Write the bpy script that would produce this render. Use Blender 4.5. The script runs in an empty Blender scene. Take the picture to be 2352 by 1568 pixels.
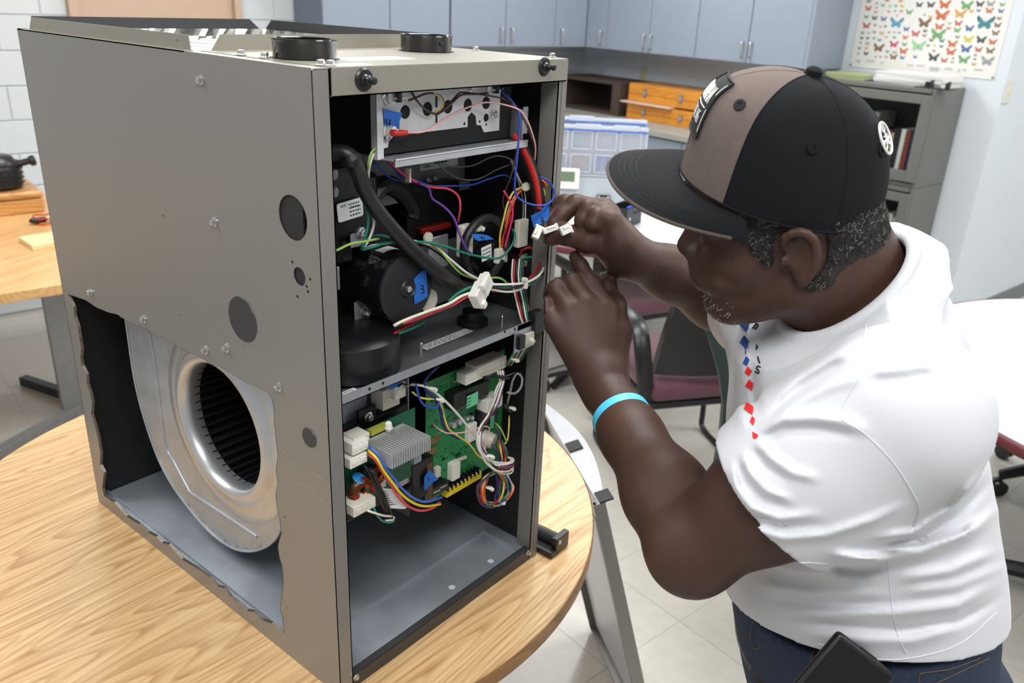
import bpy, bmesh, math, random
import numpy as np
from mathutils import Vector, Matrix
random.seed(7); np.random.seed(7)
SC = bpy.context.scene
COL = SC.collection
PI = math.pi
# ---------------------------------------------------------------- camera
FPX, YAW, PIT, ROL, TZ = 1900.757, 0.8945, -0.3918, 0.0466, 0.75
CAM = np.array([-0.5491, -0.7178, 1.6633])
FWD = np.array([math.sin(YAW)*math.cos(PIT), math.cos(YAW)*math.cos(PIT), math.sin(PIT)])
_r = np.array([math.cos(YAW), -math.sin(YAW), 0.0]); _u = np.cross(_r, FWD)
RGT = _r*math.cos(ROL)+_u*math.sin(ROL); UPV = -_r*math.sin(ROL)+_u*math.cos(ROL)
cd = bpy.data.cameras.new('camera'); cam = bpy.data.objects.new('camera', cd); COL.objects.link(cam)
cd.sensor_width = 36.0; cd.lens = FPX/2352*36.0; cd.clip_start = 0.05; cd.clip_end = 60
cam.matrix_world = Matrix(((RGT[0], UPV[0], -FWD[0], CAM[0]), (RGT[1], UPV[1], -FWD[1], CAM[1]), (RGT[2], UPV[2], -FWD[2], CAM[2]), (0, 0, 0, 1)))
cd.dof.use_dof = True; cd.dof.focus_distance = 1.08; cd.dof.aperture_fstop = 7.1
SC.camera = cam
SC.view_settings.view_transform = 'Standard'; SC.view_settings.look = 'None'
SC.view_settings.exposure = 0.0; SC.view_settings.gamma = 1.0; SC.view_settings.use_curve_mapping = False
# ---------------------------------------------------------------- world and lamps
W = bpy.data.worlds.new('world'); SC.world = W; W.use_nodes = True
W.node_tree.nodes['Background'].inputs[0].default_value = (0.97, 0.985, 1.0, 1)
W.node_tree.nodes['Background'].inputs[1].default_value = 0.45
def area(name, loc, size, power, rot=(0, 0, 0), color=(1, 1, 1)):
    l = bpy.data.lights.new(name, 'AREA'); l.shape = 'RECTANGLE'; l.size, l.size_y = size; l.energy = power; l.color = color
    o = bpy.data.objects.new(name, l); COL.objects.link(o); o.location = loc; o.rotation_euler = rot; return o
# room frame: origin under the corner of the wall cabinets, a along the back wall, b into the back wall
TH = -0.1844
DA = np.array([math.cos(TH), math.sin(TH), 0]); NA = np.array([-math.sin(TH), math.cos(TH), 0]); CC = np.array([4.6062, 2.8757, 0])
def RM(a, b, z=0.0): return CC+DA*a+NA*b+np.array([0, 0, z])
CEIL = 2.75
LAMPS = [(-1.0, -1.2), (-1.0, -3.4), (-3.2, -1.2), (-3.2, -3.4), (-5.2, -2.3), (-4.6, -4.7), (-2.6, -5.6), (0.6, -4.6), (2.6, -4.6)]  # last two are unseen extras, added to brighten the right-hand wall
for a_, b_ in LAMPS:
    area('ceiling_lamp_light', RM(a_, b_, CEIL-0.03), (1.2, 0.6), 22.5, (0, 0, TH), (1.0, 1.0, 0.985))
# ---------------------------------------------------------------- pixel rays (2352 x 1568 frame) used to lay things out on known planes
def ray(x, y): return FWD+RGT*(x-1176)/FPX+UPV*(784-y)/FPX
def on(x, y, n, o):
    d = ray(x, y); n = np.array(n, float); return CAM+d*(((np.array(o)-CAM)@n)/(d@n))
def DP(x, y, d): return CAM+ray(x, y)*d
def PZ(x, y, z): return on(x, y, (0, 0, 1), (0, 0, z))
T0 = np.array([0, 0, TZ])
def FY(x, y, v): return on(x, y, (0, 1, 0), (0, v, 0))-T0       # furnace frame, plane y = v
def FX(x, y, v): return on(x, y, (1, 0, 0), (v, 0, 0))-T0
def FZ(x, y, v): return on(x, y, (0, 0, 1), (0, 0, v+TZ))-T0
def AB(p): q = np.array(p)-CC; return np.array([q@DA, q@NA, p[2]])
def RA(x, y, b): return AB(on(x, y, NA, CC+NA*b))
def RB(x, y, a): return AB(on(x, y, DA, CC+DA*a))
def RZ(x, y, z): return AB(PZ(x, y, z))
# ---------------------------------------------------------------- materials
def lin(c):
    o = []
    for v in c[:3]:
        v /= 255.0; o.append(v/12.92 if v <= 0.04045 else ((v+0.055)/1.055)**2.4)
    return (*o, 1.0)
MATS = {}
def mat(name, col, rough=0.5, metal=0.0, noise=0.0, nscale=40, bump=0.0, bscale=200, spec=0.5, coat=0.0, trans=0.0, alpha=1.0, emit=0.0, sheen=0.0, stretch=None, ior=None):
    if name in MATS: return MATS[name]
    m = bpy.data.materials.new(name); m.use_nodes = True; MATS[name] = m
    nt = m.node_tree; b = nt.nodes['Principled BSDF']; L = nt.links
    b.inputs['Roughness'].default_value = rough; b.inputs['Metallic'].default_value = metal
    b.inputs['Specular IOR Level'].default_value = spec; b.inputs['Coat Weight'].default_value = coat
    b.inputs['Transmission Weight'].default_value = trans; b.inputs['Alpha'].default_value = alpha
    if ior: b.inputs['IOR'].default_value = ior
    if sheen: b.inputs['Sheen Weight'].default_value = sheen
    c = lin(col); b.inputs['Base Color'].default_value = c
    if emit: b.inputs['Emission Color'].default_value = c; b.inputs['Emission Strength'].default_value = emit
    tc = nt.nodes.new('ShaderNodeTexCoord'); src = tc.outputs['Object']
    if stretch:
        mp = nt.nodes.new('ShaderNodeMapping'); mp.inputs['Scale'].default_value = stretch; L.new(src, mp.inputs[0]); src = mp.outputs[0]
    n = nt.nodes.new('ShaderNodeTexNoise'); n.inputs['Scale'].default_value = nscale; n.inputs['Detail'].default_value = 4; L.new(src, n.inputs['Vector'])
    r = nt.nodes.new('ShaderNodeValToRGB'); e = r.color_ramp.elements
    e[0].position = 0.3; e[1].position = 0.7
    e[0].color = (*[v*(1-noise) for v in c[:3]], 1); e[1].color = (*[min(1, v*(1+noise)) for v in c[:3]], 1)
    L.new(n.outputs['Fac'], r.inputs[0]); L.new(r.outputs[0], b.inputs['Base Color'])
    if bump:
        n2 = nt.nodes.new('ShaderNodeTexNoise'); n2.inputs['Scale'].default_value = bscale; L.new(src, n2.inputs['Vector'])
        bp = nt.nodes.new('ShaderNodeBump'); bp.inputs['Strength'].default_value = bump; bp.inputs['Distance'].default_value = 0.002
        L.new(n2.outputs['Fac'], bp.inputs['Height']); L.new(bp.outputs[0], b.inputs['Normal'])
    return m
def wood(name, c1, c2, ang=0.0, rough=0.42, sx=3.0, sy=70.0, coat=0.15, ring=1.0):
    if name in MATS: return MATS[name]
    m = bpy.data.materials.new(name); m.use_nodes = True; MATS[name] = m
    nt = m.node_tree; L = nt.links; b = nt.nodes['Principled BSDF']; N = nt.nodes.new
    b.inputs['Roughness'].default_value = rough; b.inputs['Coat Weight'].default_value = coat; b.inputs['Coat Roughness'].default_value = 0.3
    tc = N('ShaderNodeTexCoord'); rt = N('ShaderNodeMapping'); rt.inputs['Rotation'].default_value = (0, 0, -ang); L.new(tc.outputs['Object'], rt.inputs[0])
    mp = N('ShaderNodeMapping'); mp.inputs['Scale'].default_value = (sx*1.0, sy, sx*4); L.new(rt.outputs[0], mp.inputs[0])
    n1 = N('ShaderNodeTexNoise'); n1.inputs['Scale'].default_value = 1.0; n1.inputs['Detail'].default_value = 7; n1.inputs['Roughness'].default_value = 0.65; L.new(mp.outputs[0], n1.inputs['Vector'])
    m2 = N('ShaderNodeMapping'); m2.inputs['Scale'].default_value = (0.9*ring, 7.5*ring, 4); L.new(rt.outputs[0], m2.inputs[0])
    wv = N('ShaderNodeTexNoise'); wv.inputs['Scale'].default_value = 1.0; wv.inputs['Detail'].default_value = 1.0; L.new(m2.outputs[0], wv.inputs['Vector'])
    mu = N('ShaderNodeMath'); mu.operation = 'MULTIPLY'; mu.inputs[1].default_value = 26; L.new(wv.outputs['Fac'], mu.inputs[0])
    fr = N('ShaderNodeMath'); fr.operation = 'FRACT'; L.new(mu.outputs[0], fr.inputs[0])
    rr = N('ShaderNodeValToRGB'); e = rr.color_ramp.elements; e[0].position = 0.0; e[0].color = (0, 0, 0, 1); e[1].position = 1; e[1].color = (0, 0, 0, 1)
    k = rr.color_ramp.elements.new(0.14); k.color = (1, 1, 1, 1); k = rr.color_ramp.elements.new(0.55); k.color = (.18, .18, .18, 1); L.new(fr.outputs[0], rr.inputs[0])
    r1 = N('ShaderNodeValToRGB'); r1.color_ramp.elements[0].position = 0.38; r1.color_ramp.elements[1].position = 0.68; L.new(n1.outputs['Fac'], r1.inputs[0])
    ad = N('ShaderNodeMath'); ad.operation = 'MULTIPLY_ADD'; ad.inputs[1].default_value = 0.455; L.new(rr.outputs[0], ad.inputs[0])
    m3 = N('ShaderNodeMath'); m3.operation = 'MULTIPLY'; m3.inputs[1].default_value = 0.6; L.new(r1.outputs[0], m3.inputs[0]); L.new(m3.outputs[0], ad.inputs[2])
    mx = N('ShaderNodeMix'); mx.data_type = 'RGBA'; mx.inputs['A'].default_value = lin(c1); mx.inputs['B'].default_value = lin(c2)
    L.new(ad.outputs[0], mx.inputs['Factor']); L.new(mx.outputs['Result'], b.inputs['Base Color'])
    return m
# ---------------------------------------------------------------- mesh builder
class MB:
    def __init__(s): s.v = []; s.f = []; s.mi = []; s.cur = 0
    def add(s, vs, fs):
        o = len(s.v); s.v += [tuple(map(float, p)) for p in vs]
        s.f += [tuple(i+o for i in f) for f in fs]; s.mi += [s.cur]*len(fs); return s
    def box(s, lo, hi, R=None, c=None):
        lo = np.array(lo, float); hi = np.array(hi, float)
        vs = np.array([[lo[0], lo[1], lo[2]], [hi[0], lo[1], lo[2]], [hi[0], hi[1], lo[2]], [lo[0], hi[1], lo[2]], [lo[0], lo[1], hi[2]], [hi[0], lo[1], hi[2]], [hi[0], hi[1], hi[2]], [lo[0], hi[1], hi[2]]])
        if R is not None: vs = vs@np.array(R).T
        if c is not None: vs = vs+np.array(c)
        return s.add(vs, [(0, 3, 2, 1), (4, 5, 6, 7), (0, 1, 5, 4), (1, 2, 6, 5), (2, 3, 7, 6), (3, 0, 4, 7)])
    def rbox(s, lo, hi, r=0.004, seg=2, R=None, c=None):      # box with rounded edges
        lo = np.array(lo, float); hi = np.array(hi, float)
        bm = bmesh.new(); bmesh.ops.create_cube(bm, size=1.0)
        for v in bm.verts: v.co = Vector((lo+hi)/2+np.array(v.co)*(hi-lo))
        r = min(r, 0.49*min(hi-lo))
        bmesh.ops.bevel(bm, geom=list(bm.edges), offset=r, segments=seg, profile=0.5, affect='EDGES')
        return s.bm(bm, R, c)
    def bm(s, bm, R=None, c=None):
        bm.verts.index_update(); vs = np.array([v.co[:] for v in bm.verts])
        if R is not None: vs = vs@np.array(R).T
        if c is not None: vs = vs+np.array(c)
        s.add(vs, [tuple(v.index for v in f.verts) for f in bm.faces]); bm.free(); return s
    def lathe(s, prof, p0, ax, seg=24, caps=True):      # profile of (radius, along-axis) revolved about ax through p0
        p0 = np.array(p0, float); ax = np.array(ax, float); ax /= np.linalg.norm(ax)
        t = np.array([1, 0, 0]) if abs(ax[0]) < 0.8 else np.array([0, 1.0, 0]); e1 = np.cross(ax, t); e1 /= np.linalg.norm(e1); e2 = np.cross(ax, e1)
        vs = []; fs = []; n = len(prof)
        for r, h in prof:
            for k in range(seg):
                a = 2*PI*k/seg; vs.append(p0+ax*h+(e1*math.cos(a)+e2*math.sin(a))*r)
        for i in range(n-1):
            for k in range(seg):
                k2 = (k+1) % seg; fs.append((i*seg+k, i*seg+k2, (i+1)*seg+k2, (i+1)*seg+k))
        if caps:
            if prof[0][0] > 1e-6: fs.append(tuple(range(seg))[::-1])
            if prof[-1][0] > 1e-6: fs.append(tuple((n-1)*seg+k for k in range(seg)))
        return s.add(vs, fs)
    def cyl(s, p0, p1, r, seg=16, r2=None):
        p0 = np.array(p0, float); p1 = np.array(p1, float); h = np.linalg.norm(p1-p0)
        return s.lathe([(r, 0), (r if r2 is None else r2, h)], p0, p1-p0, seg)
    def tube(s, pts, r, seg=8, smooth=True, step=None, flat=1.0, up=None):
        P = catmull(pts, step) if smooth else np.array(pts, float)
        n = len(P); T = np.gradient(P, axis=0); T /= np.linalg.norm(T, axis=1)[:, None]+1e-12
        rr = np.interp(np.linspace(0, 1, n), np.linspace(0, 1, len(r)), r) if hasattr(r, '__len__') else np.full(n, r)
        e1 = np.array(up if up is not None else [0.13, 0.31, 0.94]); vs = []; fs = []
        for i in range(n):
            e1 = e1-T[i]*(e1@T[i])
            if np.linalg.norm(e1) < 1e-6: e1 = np.cross(T[i], [1, 0, 0.1])
            e1 = e1/np.linalg.norm(e1); e2 = np.cross(T[i], e1)
            for k in range(seg):
                a = 2*PI*k/seg; vs.append(P[i]+(e1*math.cos(a)*flat+e2*math.sin(a))*rr[i])
        for i in range(n-1):
            for k in range(seg):
                k2 = (k+1) % seg; fs.append((i*seg+k, i*seg+k2, (i+1)*seg+k2, (i+1)*seg+k))
        fs.append(tuple(range(seg))[::-1]); fs.append(tuple((n-1)*seg+k for k in range(seg)))
        return s.add(vs, fs)
    def prism(s, poly, o, e1, e2, th):      # polygon in plane (o, e1, e2) thickened along e1 x e2
        o, e1, e2 = (np.array(q, float) for q in (o, e1, e2)); n = np.cross(e1, e2); n /= np.linalg.norm(n); m = len(poly)
        a = [o+e1*p[0]+e2*p[1] for p in poly]; b = [p+n*th for p in a]
        return s.add(a+b, [tuple(range(m))[::-1], tuple(range(m, 2*m))]+[(i, (i+1) % m, m+(i+1) % m, m+i) for i in range(m)])
    def quad(s, a, b, c, d): return s.add([a, b, c, d], [(0, 1, 2, 3)])
    def mesh(s, name, mats, smooth=False, sharp=35):
        me = bpy.data.meshes.new(name); me.from_pydata(s.v, [], s.f); ms = mats if isinstance(mats, (list, tuple)) else [mats]
        for m in ms: me.materials.append(m)
        if len(ms) > 1: me.polygons.foreach_set('material_index', s.mi)
        if smooth:
            me.polygons.foreach_set('use_smooth', [True]*len(me.polygons)); me.update()
            if sharp: me.set_sharp_from_angle(angle=math.radians(sharp))
        me.update(); return me
def catmull(pts, step=None, closed=False):
    P = np.array(pts, float)
    if len(P) < 3: return P
    Q = np.vstack([2*P[0]-P[1], P, 2*P[-1]-P[-2]]); out = []
    for i in range(1, len(Q)-2):
        n = max(2, int(np.linalg.norm(Q[i+1]-Q[i])/(step or 0.006))); n = min(n, 40)
        for k in range(n):
            t = k/n; out.append(0.5*((2*Q[i])+(-Q[i-1]+Q[i+1])*t+(2*Q[i-1]-5*Q[i]+4*Q[i+1]-Q[i+2])*t*t+(-Q[i-1]+3*Q[i]-3*Q[i+1]+Q[i+2])*t**3))
    out.append(Q[-2]); return np.array(out)
def tag(o, label=None, cat=None, group=None, kind=None):
    for k, v in (('label', label), ('category', cat), ('group', group), ('kind', kind)):
        if v: o[k] = v
    return o
def obj(name, mb, m, parent=None, label=None, smooth=False, sharp=35, loc=None, **kw):
    me = mb.mesh(name, m, smooth, sharp) if isinstance(mb, MB) else mb
    o = bpy.data.objects.new(name, me); COL.objects.link(o)
    if parent is not None: o.parent = parent
    if loc is not None: o.location = loc
    return tag(o, label, **kw)
def thing(name, label, cat, loc=(0, 0, 0), rz=0.0, group=None):
    o = bpy.data.objects.new(name, None); COL.objects.link(o); o.location = loc; o.rotation_euler = (0, 0, rz); o.empty_display_size = 0.05
    return tag(o, label, cat, group)
def dup(o, parent=None, top=True, **kw):
    c = o.copy(); COL.objects.link(c)
    if not top: c.parent = parent
    for ch in list(o.children): dup(ch, c, False)
    return tag(c, **kw) if kw else c
def struct(name, mb, m, parent=None, smooth=False):
    o = obj(name, mb, m, parent, smooth=smooth)
    if parent is None: o['kind'] = 'structure'
    return o
def plate(name, loops, o, e1, e2, th, m, parent, smooth=False, **kw):      # outline with holes in a plane, thickened
    cu = bpy.data.curves.new(name, 'CURVE'); cu.dimensions = '2D'; cu.fill_mode = 'BOTH'; cu.extrude = th/2
    for lp in loops:
        sp = cu.splines.new('POLY'); sp.points.add(len(lp)-1); sp.use_cyclic_u = True
        for p, q in zip(sp.points, lp): p.co = (q[0], q[1], 0, 1)
    t = bpy.data.objects.new('t', cu); COL.objects.link(t); dg = bpy.context.evaluated_depsgraph_get()
    me = bpy.data.meshes.new_from_object(t.evaluated_get(dg)); bpy.data.objects.remove(t); bpy.data.curves.remove(cu)
    o, e1, e2 = (np.array(q, float) for q in (o, e1, e2)); n = np.cross(e1, e2); n /= np.linalg.norm(n)
    me.transform(Matrix(((e1[0], e2[0], n[0], o[0]), (e1[1], e2[1], n[1], o[1]), (e1[2], e2[2], n[2], o[2]), (0, 0, 0, 1))))
    me.materials.clear(); me.materials.append(m); me.name = name
    ob = bpy.data.objects.new(name, me); COL.objects.link(ob); ob.parent = parent
    return tag(ob, **kw)
def circ(cx, cy, r, n=24): return [(cx+r*math.cos(2*PI*k/n), cy+r*math.sin(2*PI*k/n)) for k in range(n)]
def text(name, s, size, o, e1, e2, m, parent, th=0.0003, align='LEFT', **kw):
    cu = bpy.data.curves.new(name, 'FONT'); cu.body = s; cu.size = size; cu.extrude = th/2; cu.align_x = align; cu.resolution_u = 3
    for k, v in kw.items(): setattr(cu, k, v)
    t = bpy.data.objects.new('t', cu); COL.objects.link(t); dg = bpy.context.evaluated_depsgraph_get()
    me = bpy.data.meshes.new_from_object(t.evaluated_get(dg)); bpy.data.objects.remove(t); bpy.data.curves.remove(cu)
    o, e1, e2 = (np.array(q, float) for q in (o, e1, e2)); e1 = e1/np.linalg.norm(e1); n = np.cross(e1, e2); n /= np.linalg.norm(n); e2 = np.cross(n, e1)
    me.transform(Matrix(((e1[0], e2[0], n[0], o[0]), (e1[1], e2[1], n[1], o[1]), (e1[2], e2[2], n[2], o[2]), (0, 0, 0, 1))))
    me.materials.clear(); me.materials.append(m); me.name = name
    ob = bpy.data.objects.new(name, me); COL.objects.link(ob)
    if parent is not None: ob.parent = parent
    return ob
def rotz(a): c, s = math.cos(a), math.sin(a); return np.array([[c, -s, 0], [s, c, 0], [0, 0, 1.0]])
def rotx(a): c, s = math.cos(a), math.sin(a); return np.array([[1.0, 0, 0], [0, c, -s], [0, s, c]])
def roty(a): c, s = math.cos(a), math.sin(a); return np.array([[c, 0, s], [0, 1.0, 0], [-s, 0, c]])
# ================================================================ ROOM (a to the right along the back wall, b into it, z up)
M_WALL = mat('wall_paint', (212, 219, 224), 0.6, 0.0, 0.015, 6, 0.05, 120)
M_BLOCK = mat('block_paint', (210, 216, 219), 0.55, 0.0, 0.02, 10, 0.18, 160)
M_MORT = mat('mortar_paint', (200, 207, 211), 0.65)
M_CEIL = mat('ceiling_white', (226, 228, 228), 0.8)
M_FLOOR = mat('floor_tile', (186, 182, 173), 0.34, 0.0, 0.05, 30, coat=0.1)
M_TILE = mat('floor_tile_b', (189, 185, 176), 0.32, 0.0, 0.05, 26, coat=0.1)
M_GROUT = mat('tile_joint', (176, 172, 163), 0.7)
M_CAB = mat('cabinet_laminate', (142, 152, 166), 0.45, 0.0, 0.015, 20)
M_CABD = mat('cabinet_edge', (100, 113, 130), 0.5)
M_TAN = mat('tan_door', (196, 168, 146), 0.5, 0.0, 0.03, 12)
M_NICK = mat('brushed_nickel', (206, 206, 204), 0.3, 0.85)
def rthing(name, label, cat, a, b, z=0.0, rz=0.0, group=None): return thing(name, label, cat, tuple(RM(a, b, z)), TH+rz, group)
def rstruct(name, mb, m, a=0, b=0, z=0):
    o = struct(name, mb, m); o.location = RM(a, b, z); o.rotation_euler = (0, 0, TH); return o
A0, A1, B0 = -7.2, 5.5, -7.0
fl = rstruct('floor', MB().box((A0, B0, -0.1), (A1, 0.55, -0.0012)), M_GROUT)
# floor tiles near what the photograph shows
tm = [MB().box((0.0007, 0.0007, -0.0018), (0.3041, 0.3041, 0.0)).mesh('tile', m) for m in (M_FLOOR, M_TILE)]
TS = 0.3048
seen = []
for i in range(-24, 16):
    for j in range(-20, 2):
        a, b = i*TS, j*TS; c = RM(a+TS/2, b+TS/2, 0); d = c-CAM; zc = d@FWD
        if zc < 0.3 or a > A1-TS or b > 0.54-TS: continue
        u, v = 1176+FPX*(d@RGT)/zc, 784-FPX*(d@UPV)/zc
        if -260 < u < 2600 and -100 < v < 1900: seen.append((zc, a, b))
seen.sort()
for zc, a, b in seen[:300]:
    o = obj('tile', tm[random.random() < 0.5], None, fl); o.location = (a, b, 0)
if len(seen) > 300:
    mb = MB()
    for zc, a, b in seen[300:]: mb.box((a+.0007, b+.0007, -0.0018), (a+.3041, b+.3041, 0.0))
    o = obj('tile', mb, M_TILE, fl); o['kind'] = 'stuff'
rstruct('ceiling', MB().box((A0, B0, CEIL), (A1, 0.55, CEIL+0.1)), M_CEIL)
mlamp = mat('lamp_diffuser', (250, 252, 255), 0.5, emit=6.0)
for a, b in LAMPS:
    t = rthing('ceiling_lamp', 'unseen recessed white fluorescent ceiling panel lamp', 'lamp', a, b, CEIL-0.02, 0, 'fluorescent ceiling panels')
    obj('frame', MB().box((-.63, -.33, -.002), (.63, -.3, .02)).box((-.63, .3, -.002), (.63, .33, .02)).box((-.63, -.3, -.002), (-.6, .3, .02)).box((.6, -.3, -.002), (.63, .3, .02)), M_CEIL, t); obj('diffuser', MB().box((-.6, -.3, 0.004), (.6, .3, .012)), mlamp, t)
# back wall: painted concrete block to the left of the cabinets (recessed joints)
WB = 0.36
wl = rstruct('wall_back', MB().box((A0, WB+0.004, 0), (A1, WB+0.19, CEIL)), M_MORT)
bw, bh, j = 0.407, 0.165, 0.0045
DA0, DA1 = RA(150, 0, WB)[0], RA(545, 0, WB)[0]
mbk = {}
for r in range(0, 16):
    z = 0.005+r*bh
    if z+bh > CEIL: break
    off = 0 if r % 2 else bw/2
    k = 0; a = -4.62+off-bw
    while a < 0.34:
        a2 = a+bw; lo, hi = a+j/2, a2-j/2
        segs = [(lo, hi)]
        if z < 2.15: segs = [(lo, min(hi, DA0))] if lo < DA0 else ([(max(lo, DA1), hi)] if hi > DA1 else [])
        for lo2, hi2 in segs:
            if hi2-lo2 < 0.03: continue
            m_ = MB().rbox((lo2, WB-0.004, z+j/2), (hi2, WB+0.02, z+bh-j/2), 0.004, 1)
            obj('block', m_, M_BLOCK, wl)
        a = a2
# tan door in the back wall
dr = rstruct('door_1', MB().box((DA0+0.045, WB-0.02, 0.0), (DA1-0.04, WB+0.03, 2.06)), M_TAN)
obj('door_frame', MB().box((DA0, WB-0.055, 0), (DA0+0.043, WB+0.03, 2.1)).box((DA1-0.038, WB-0.055, 0), (DA1, WB+0.03, 2.1)).box((DA0, WB-0.055, 2.06), (DA1, WB+0.03, 2.11)), M_TAN, dr)
obj('door_handle', MB().cyl((DA1-0.12, WB-0.02, 1.0), (DA1-0.12, WB-0.07, 1.0), 0.012).cyl((DA1-0.12, WB-0.06, 1.0), (DA1-0.22, WB-0.06, 1.0), 0.009), M_NICK, dr)
# right end wall (poster, bookcase) and the column side beyond it
WA = 0.36; CB = -2.70
rstruct('wall_right', MB().box((WA, CB, 0), (A1, WB, CEIL)), M_WALL)
rstruct('wall_far', MB().box((A1, B0, 0), (A1+0.1, CB, CEIL)), M_WALL)
rstruct('baseboard_right', MB().box((WA-0.008, CB-0.008, 0), (WA, WB, 0.1)).box((WA-0.008, CB-0.010, 0), (A1, CB, 0.1)), mat('baseboard', (120, 122, 124), 0.5))
sw = RA(2315, 210, CB)
rstruct('trim_1', MB().rbox((sw[0]-0.045, CB-0.006, sw[2]-0.06), (sw[0]+0.045, CB, sw[2]+0.06), 0.003).box((sw[0]-0.006, CB-0.012, sw[2]-0.012), (sw[0]+0.006, CB-0.004, sw[2]+0.012)), mat('switch_plate', (214, 214, 200), 0.5))
# ---------------------------------------------------------------- wall cabinets
ZC0, ZC1 = 1.37, 2.15
def cabinet_door(root, x0, x1, handle, m=M_CAB):      # local x along the face, -y towards the room
    d = obj('door', MB().rbox((x0+0.003, -0.02, 0.002), (x1-0.003, 0.0, ZC1-ZC0-0.002), 0.0015, 1), m, root)
    if handle is not None:
        h = MB(); h.tube([(handle, -0.02, 0.035), (handle, -0.043, 0.04), (handle, -0.045, 0.055), (handle, -0.045, 0.10), (handle, -0.043, 0.115), (handle, -0.02, 0.12)], 0.006, 8, flat=1.0); obj('handle', h, M_NICK, d, smooth=True)
wA, wB, oA, oB = 0.4382, 0.3873, 0.3189, 0.22
def wall_cab(label, a, b, rz, doors, width, x0=0.0, group='blue grey wall cabinets'):
    t = rthing('wall_cabinet', label, 'cabinet', a, b, ZC0, rz, group)
    obj('body', MB().box((x0, 0.001, 0), (x0+width, 0.335, ZC1-ZC0)), M_CABD, t)
    for d0, d1, h in doors: cabinet_door(t, d0, d1, h)
    return t
# run on the back wall, from its left end to the corner
e0 = RA(745, 0, 0)[0]
xs = [-oA-k*wA for k in range(0, 5)]
wall_cab('blue-grey wall cabinet beside the tan door, above the furnace', xs[3]-wA*.99, 0, 0, [(0, wA*.99, None), (wA*.99, 2*wA*.99-0.005, None)], 2*wA*.99)
wall_cab('blue-grey two-door wall cabinet with paired handles on back wall', xs[2], 0, 0, [(0, wA, wA-0.045), (wA, 2*wA, wA+0.045)], 2*wA)
wall_cab('narrow blue-grey wall cabinet filling the inside corner, back wall side', xs[0], 0, 0, [(0, oA-0.02, 0.05)], oA+0.33)
# run on the right wall (faces towards -a)
def rcab(label, y0, y1, doors):      # spans from b=y0 down to b=y1; local x runs towards -b
    t = rthing('wall_cabinet', label, 'cabinet', 0, y0, ZC0, -PI/2, 'blue grey wall cabinets')
    obj('body', MB().box((0, 0.001, 0), (y0-y1, 0.355, ZC1-ZC0)), M_CABD, t)
    for d0, d1, h in doors: cabinet_door(t, d0, d1, h)
    return t
rcab('narrow blue-grey wall cabinet by the inside corner, right wall side', -0.02, -oB, [(0, oB-0.02, oB-0.06)])
rcab('blue-grey two-door wall cabinet above the dark box on counter', -oB, -oB-2*wB, [(0, wB, wB-0.03), (wB, 2*wB, wB+0.03)])
tq = rcab('blue-grey two-door wall cabinet above the orange boxes, beside the poster', -oB-2*wB, -oB-4*wB, [(0, wB, wB-0.03), (wB, 2*wB, wB+0.03)])
obj('end_panel', MB().box((2*wB-0.001, -0.018, 0), (2*wB+0.018, 0.356, ZC1-ZC0)), M_CAB, tq)
# ---------------------------------------------------------------- base cabinets and counter along the right wall
M_CTR = mat('counter_laminate', (158, 156, 146), 0.45, 0.0, 0.06, 60)
ct = rthing('counter', 'grey laminate worktop along the wall under the cabinets', 'counter', 0, 0, 0)
obj('worktop', MB().rbox((-0.30, -1.66, 0.90), (0.352, 0.345, 0.938), 0.004), M_CTR, ct)
rstruct('trim_3', MB().box((0.340, -1.66, 0.9385), (0.358, 0.345, 1.03)), M_CTR)
bc_ = rthing('base_cabinet', 'blue-grey base cabinets under the grey worktop', 'cabinet', 0, 0, 0)
obj('body', MB().box((-0.26, -1.65, 0.09), (0.35, 0.34, 0.899)), M_CABD, bc_)
for k in range(4):
    d = obj('door', MB().rbox((-0.28, -1.645+k*0.46, 0.1), (-0.26, -1.645+k*0.46+0.455, 0.89), 0.002, 1), M_CAB, bc_)
    obj('handle', MB().tube([(-0.28, -1.57+k*.46, .8), (-0.305, -1.57+k*.46, .79), (-0.305, -1.57+k*.46, .72), (-0.28, -1.57+k*.46, .71)], 0.005, 8), M_NICK, d, smooth=True)
ol = RB(1478, 173, WA); rstruct('trim_2', MB().rbox((WA-0.006, ol[1]-0.035, ol[2]-0.06), (WA, ol[1]+0.035, ol[2]+0.06), 0.003).box((WA-0.008, ol[1]-0.015, ol[2]+0.01), (WA-0.004, ol[1]+0.015, ol[2]+0.04)).box((WA-0.008, ol[1]-0.015, ol[2]-0.04), (WA-0.004, ol[1]+0.015, ol[2]-0.01)), mat('outlet_plate', (206, 204, 170), 0.5))
# ================================================================ GAS FURNACE (frame: x along the front, y to the back, z up, origin on the table top)
FW, FD, FH = 0.4408, 0.7073, 0.84
M_PAINT = mat('cabinet_paint', (146, 143, 138), 0.38, 0.45, 0.02, 300, 0.04, 900)
M_PAINT2 = mat('cabinet_paint_top', (154, 150, 139), 0.36, 0.4, 0.02, 300, 0.04, 900)
M_DKPNT = mat('dark_paint', (78, 78, 80), 0.42, 0.5, 0.03, 60)
M_GALV = mat('galvanized', (182, 187, 193), 0.44, 0.72, 0.10, 22, 0.05, 90)
M_GALVD = mat('galvanized_dusty', (118, 121, 125), 0.5, 0.55, 0.22, 14, 0.06, 60)
M_GALVB = mat('galvanized_bright', (206, 208, 211), 0.36, 0.82, 0.05, 30, 0.03, 90)
M_PAN = mat('galvanized_pan', (168, 176, 184), 0.5, 0.45, 0.22, 9, 0.06, 60)
M_INSUL = mat('black_liner', (30, 30, 32), 0.55, 0.0, 0.25, 30, 0.25, 70)
M_BLK = mat('black_plastic', (24, 24, 26), 0.34, 0.0, 0.1, 50, 0.06, 300)
M_BLKS = mat('black_gloss', (16, 16, 17), 0.2, 0.0, 0.1, 30, coat=0.3)
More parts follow.
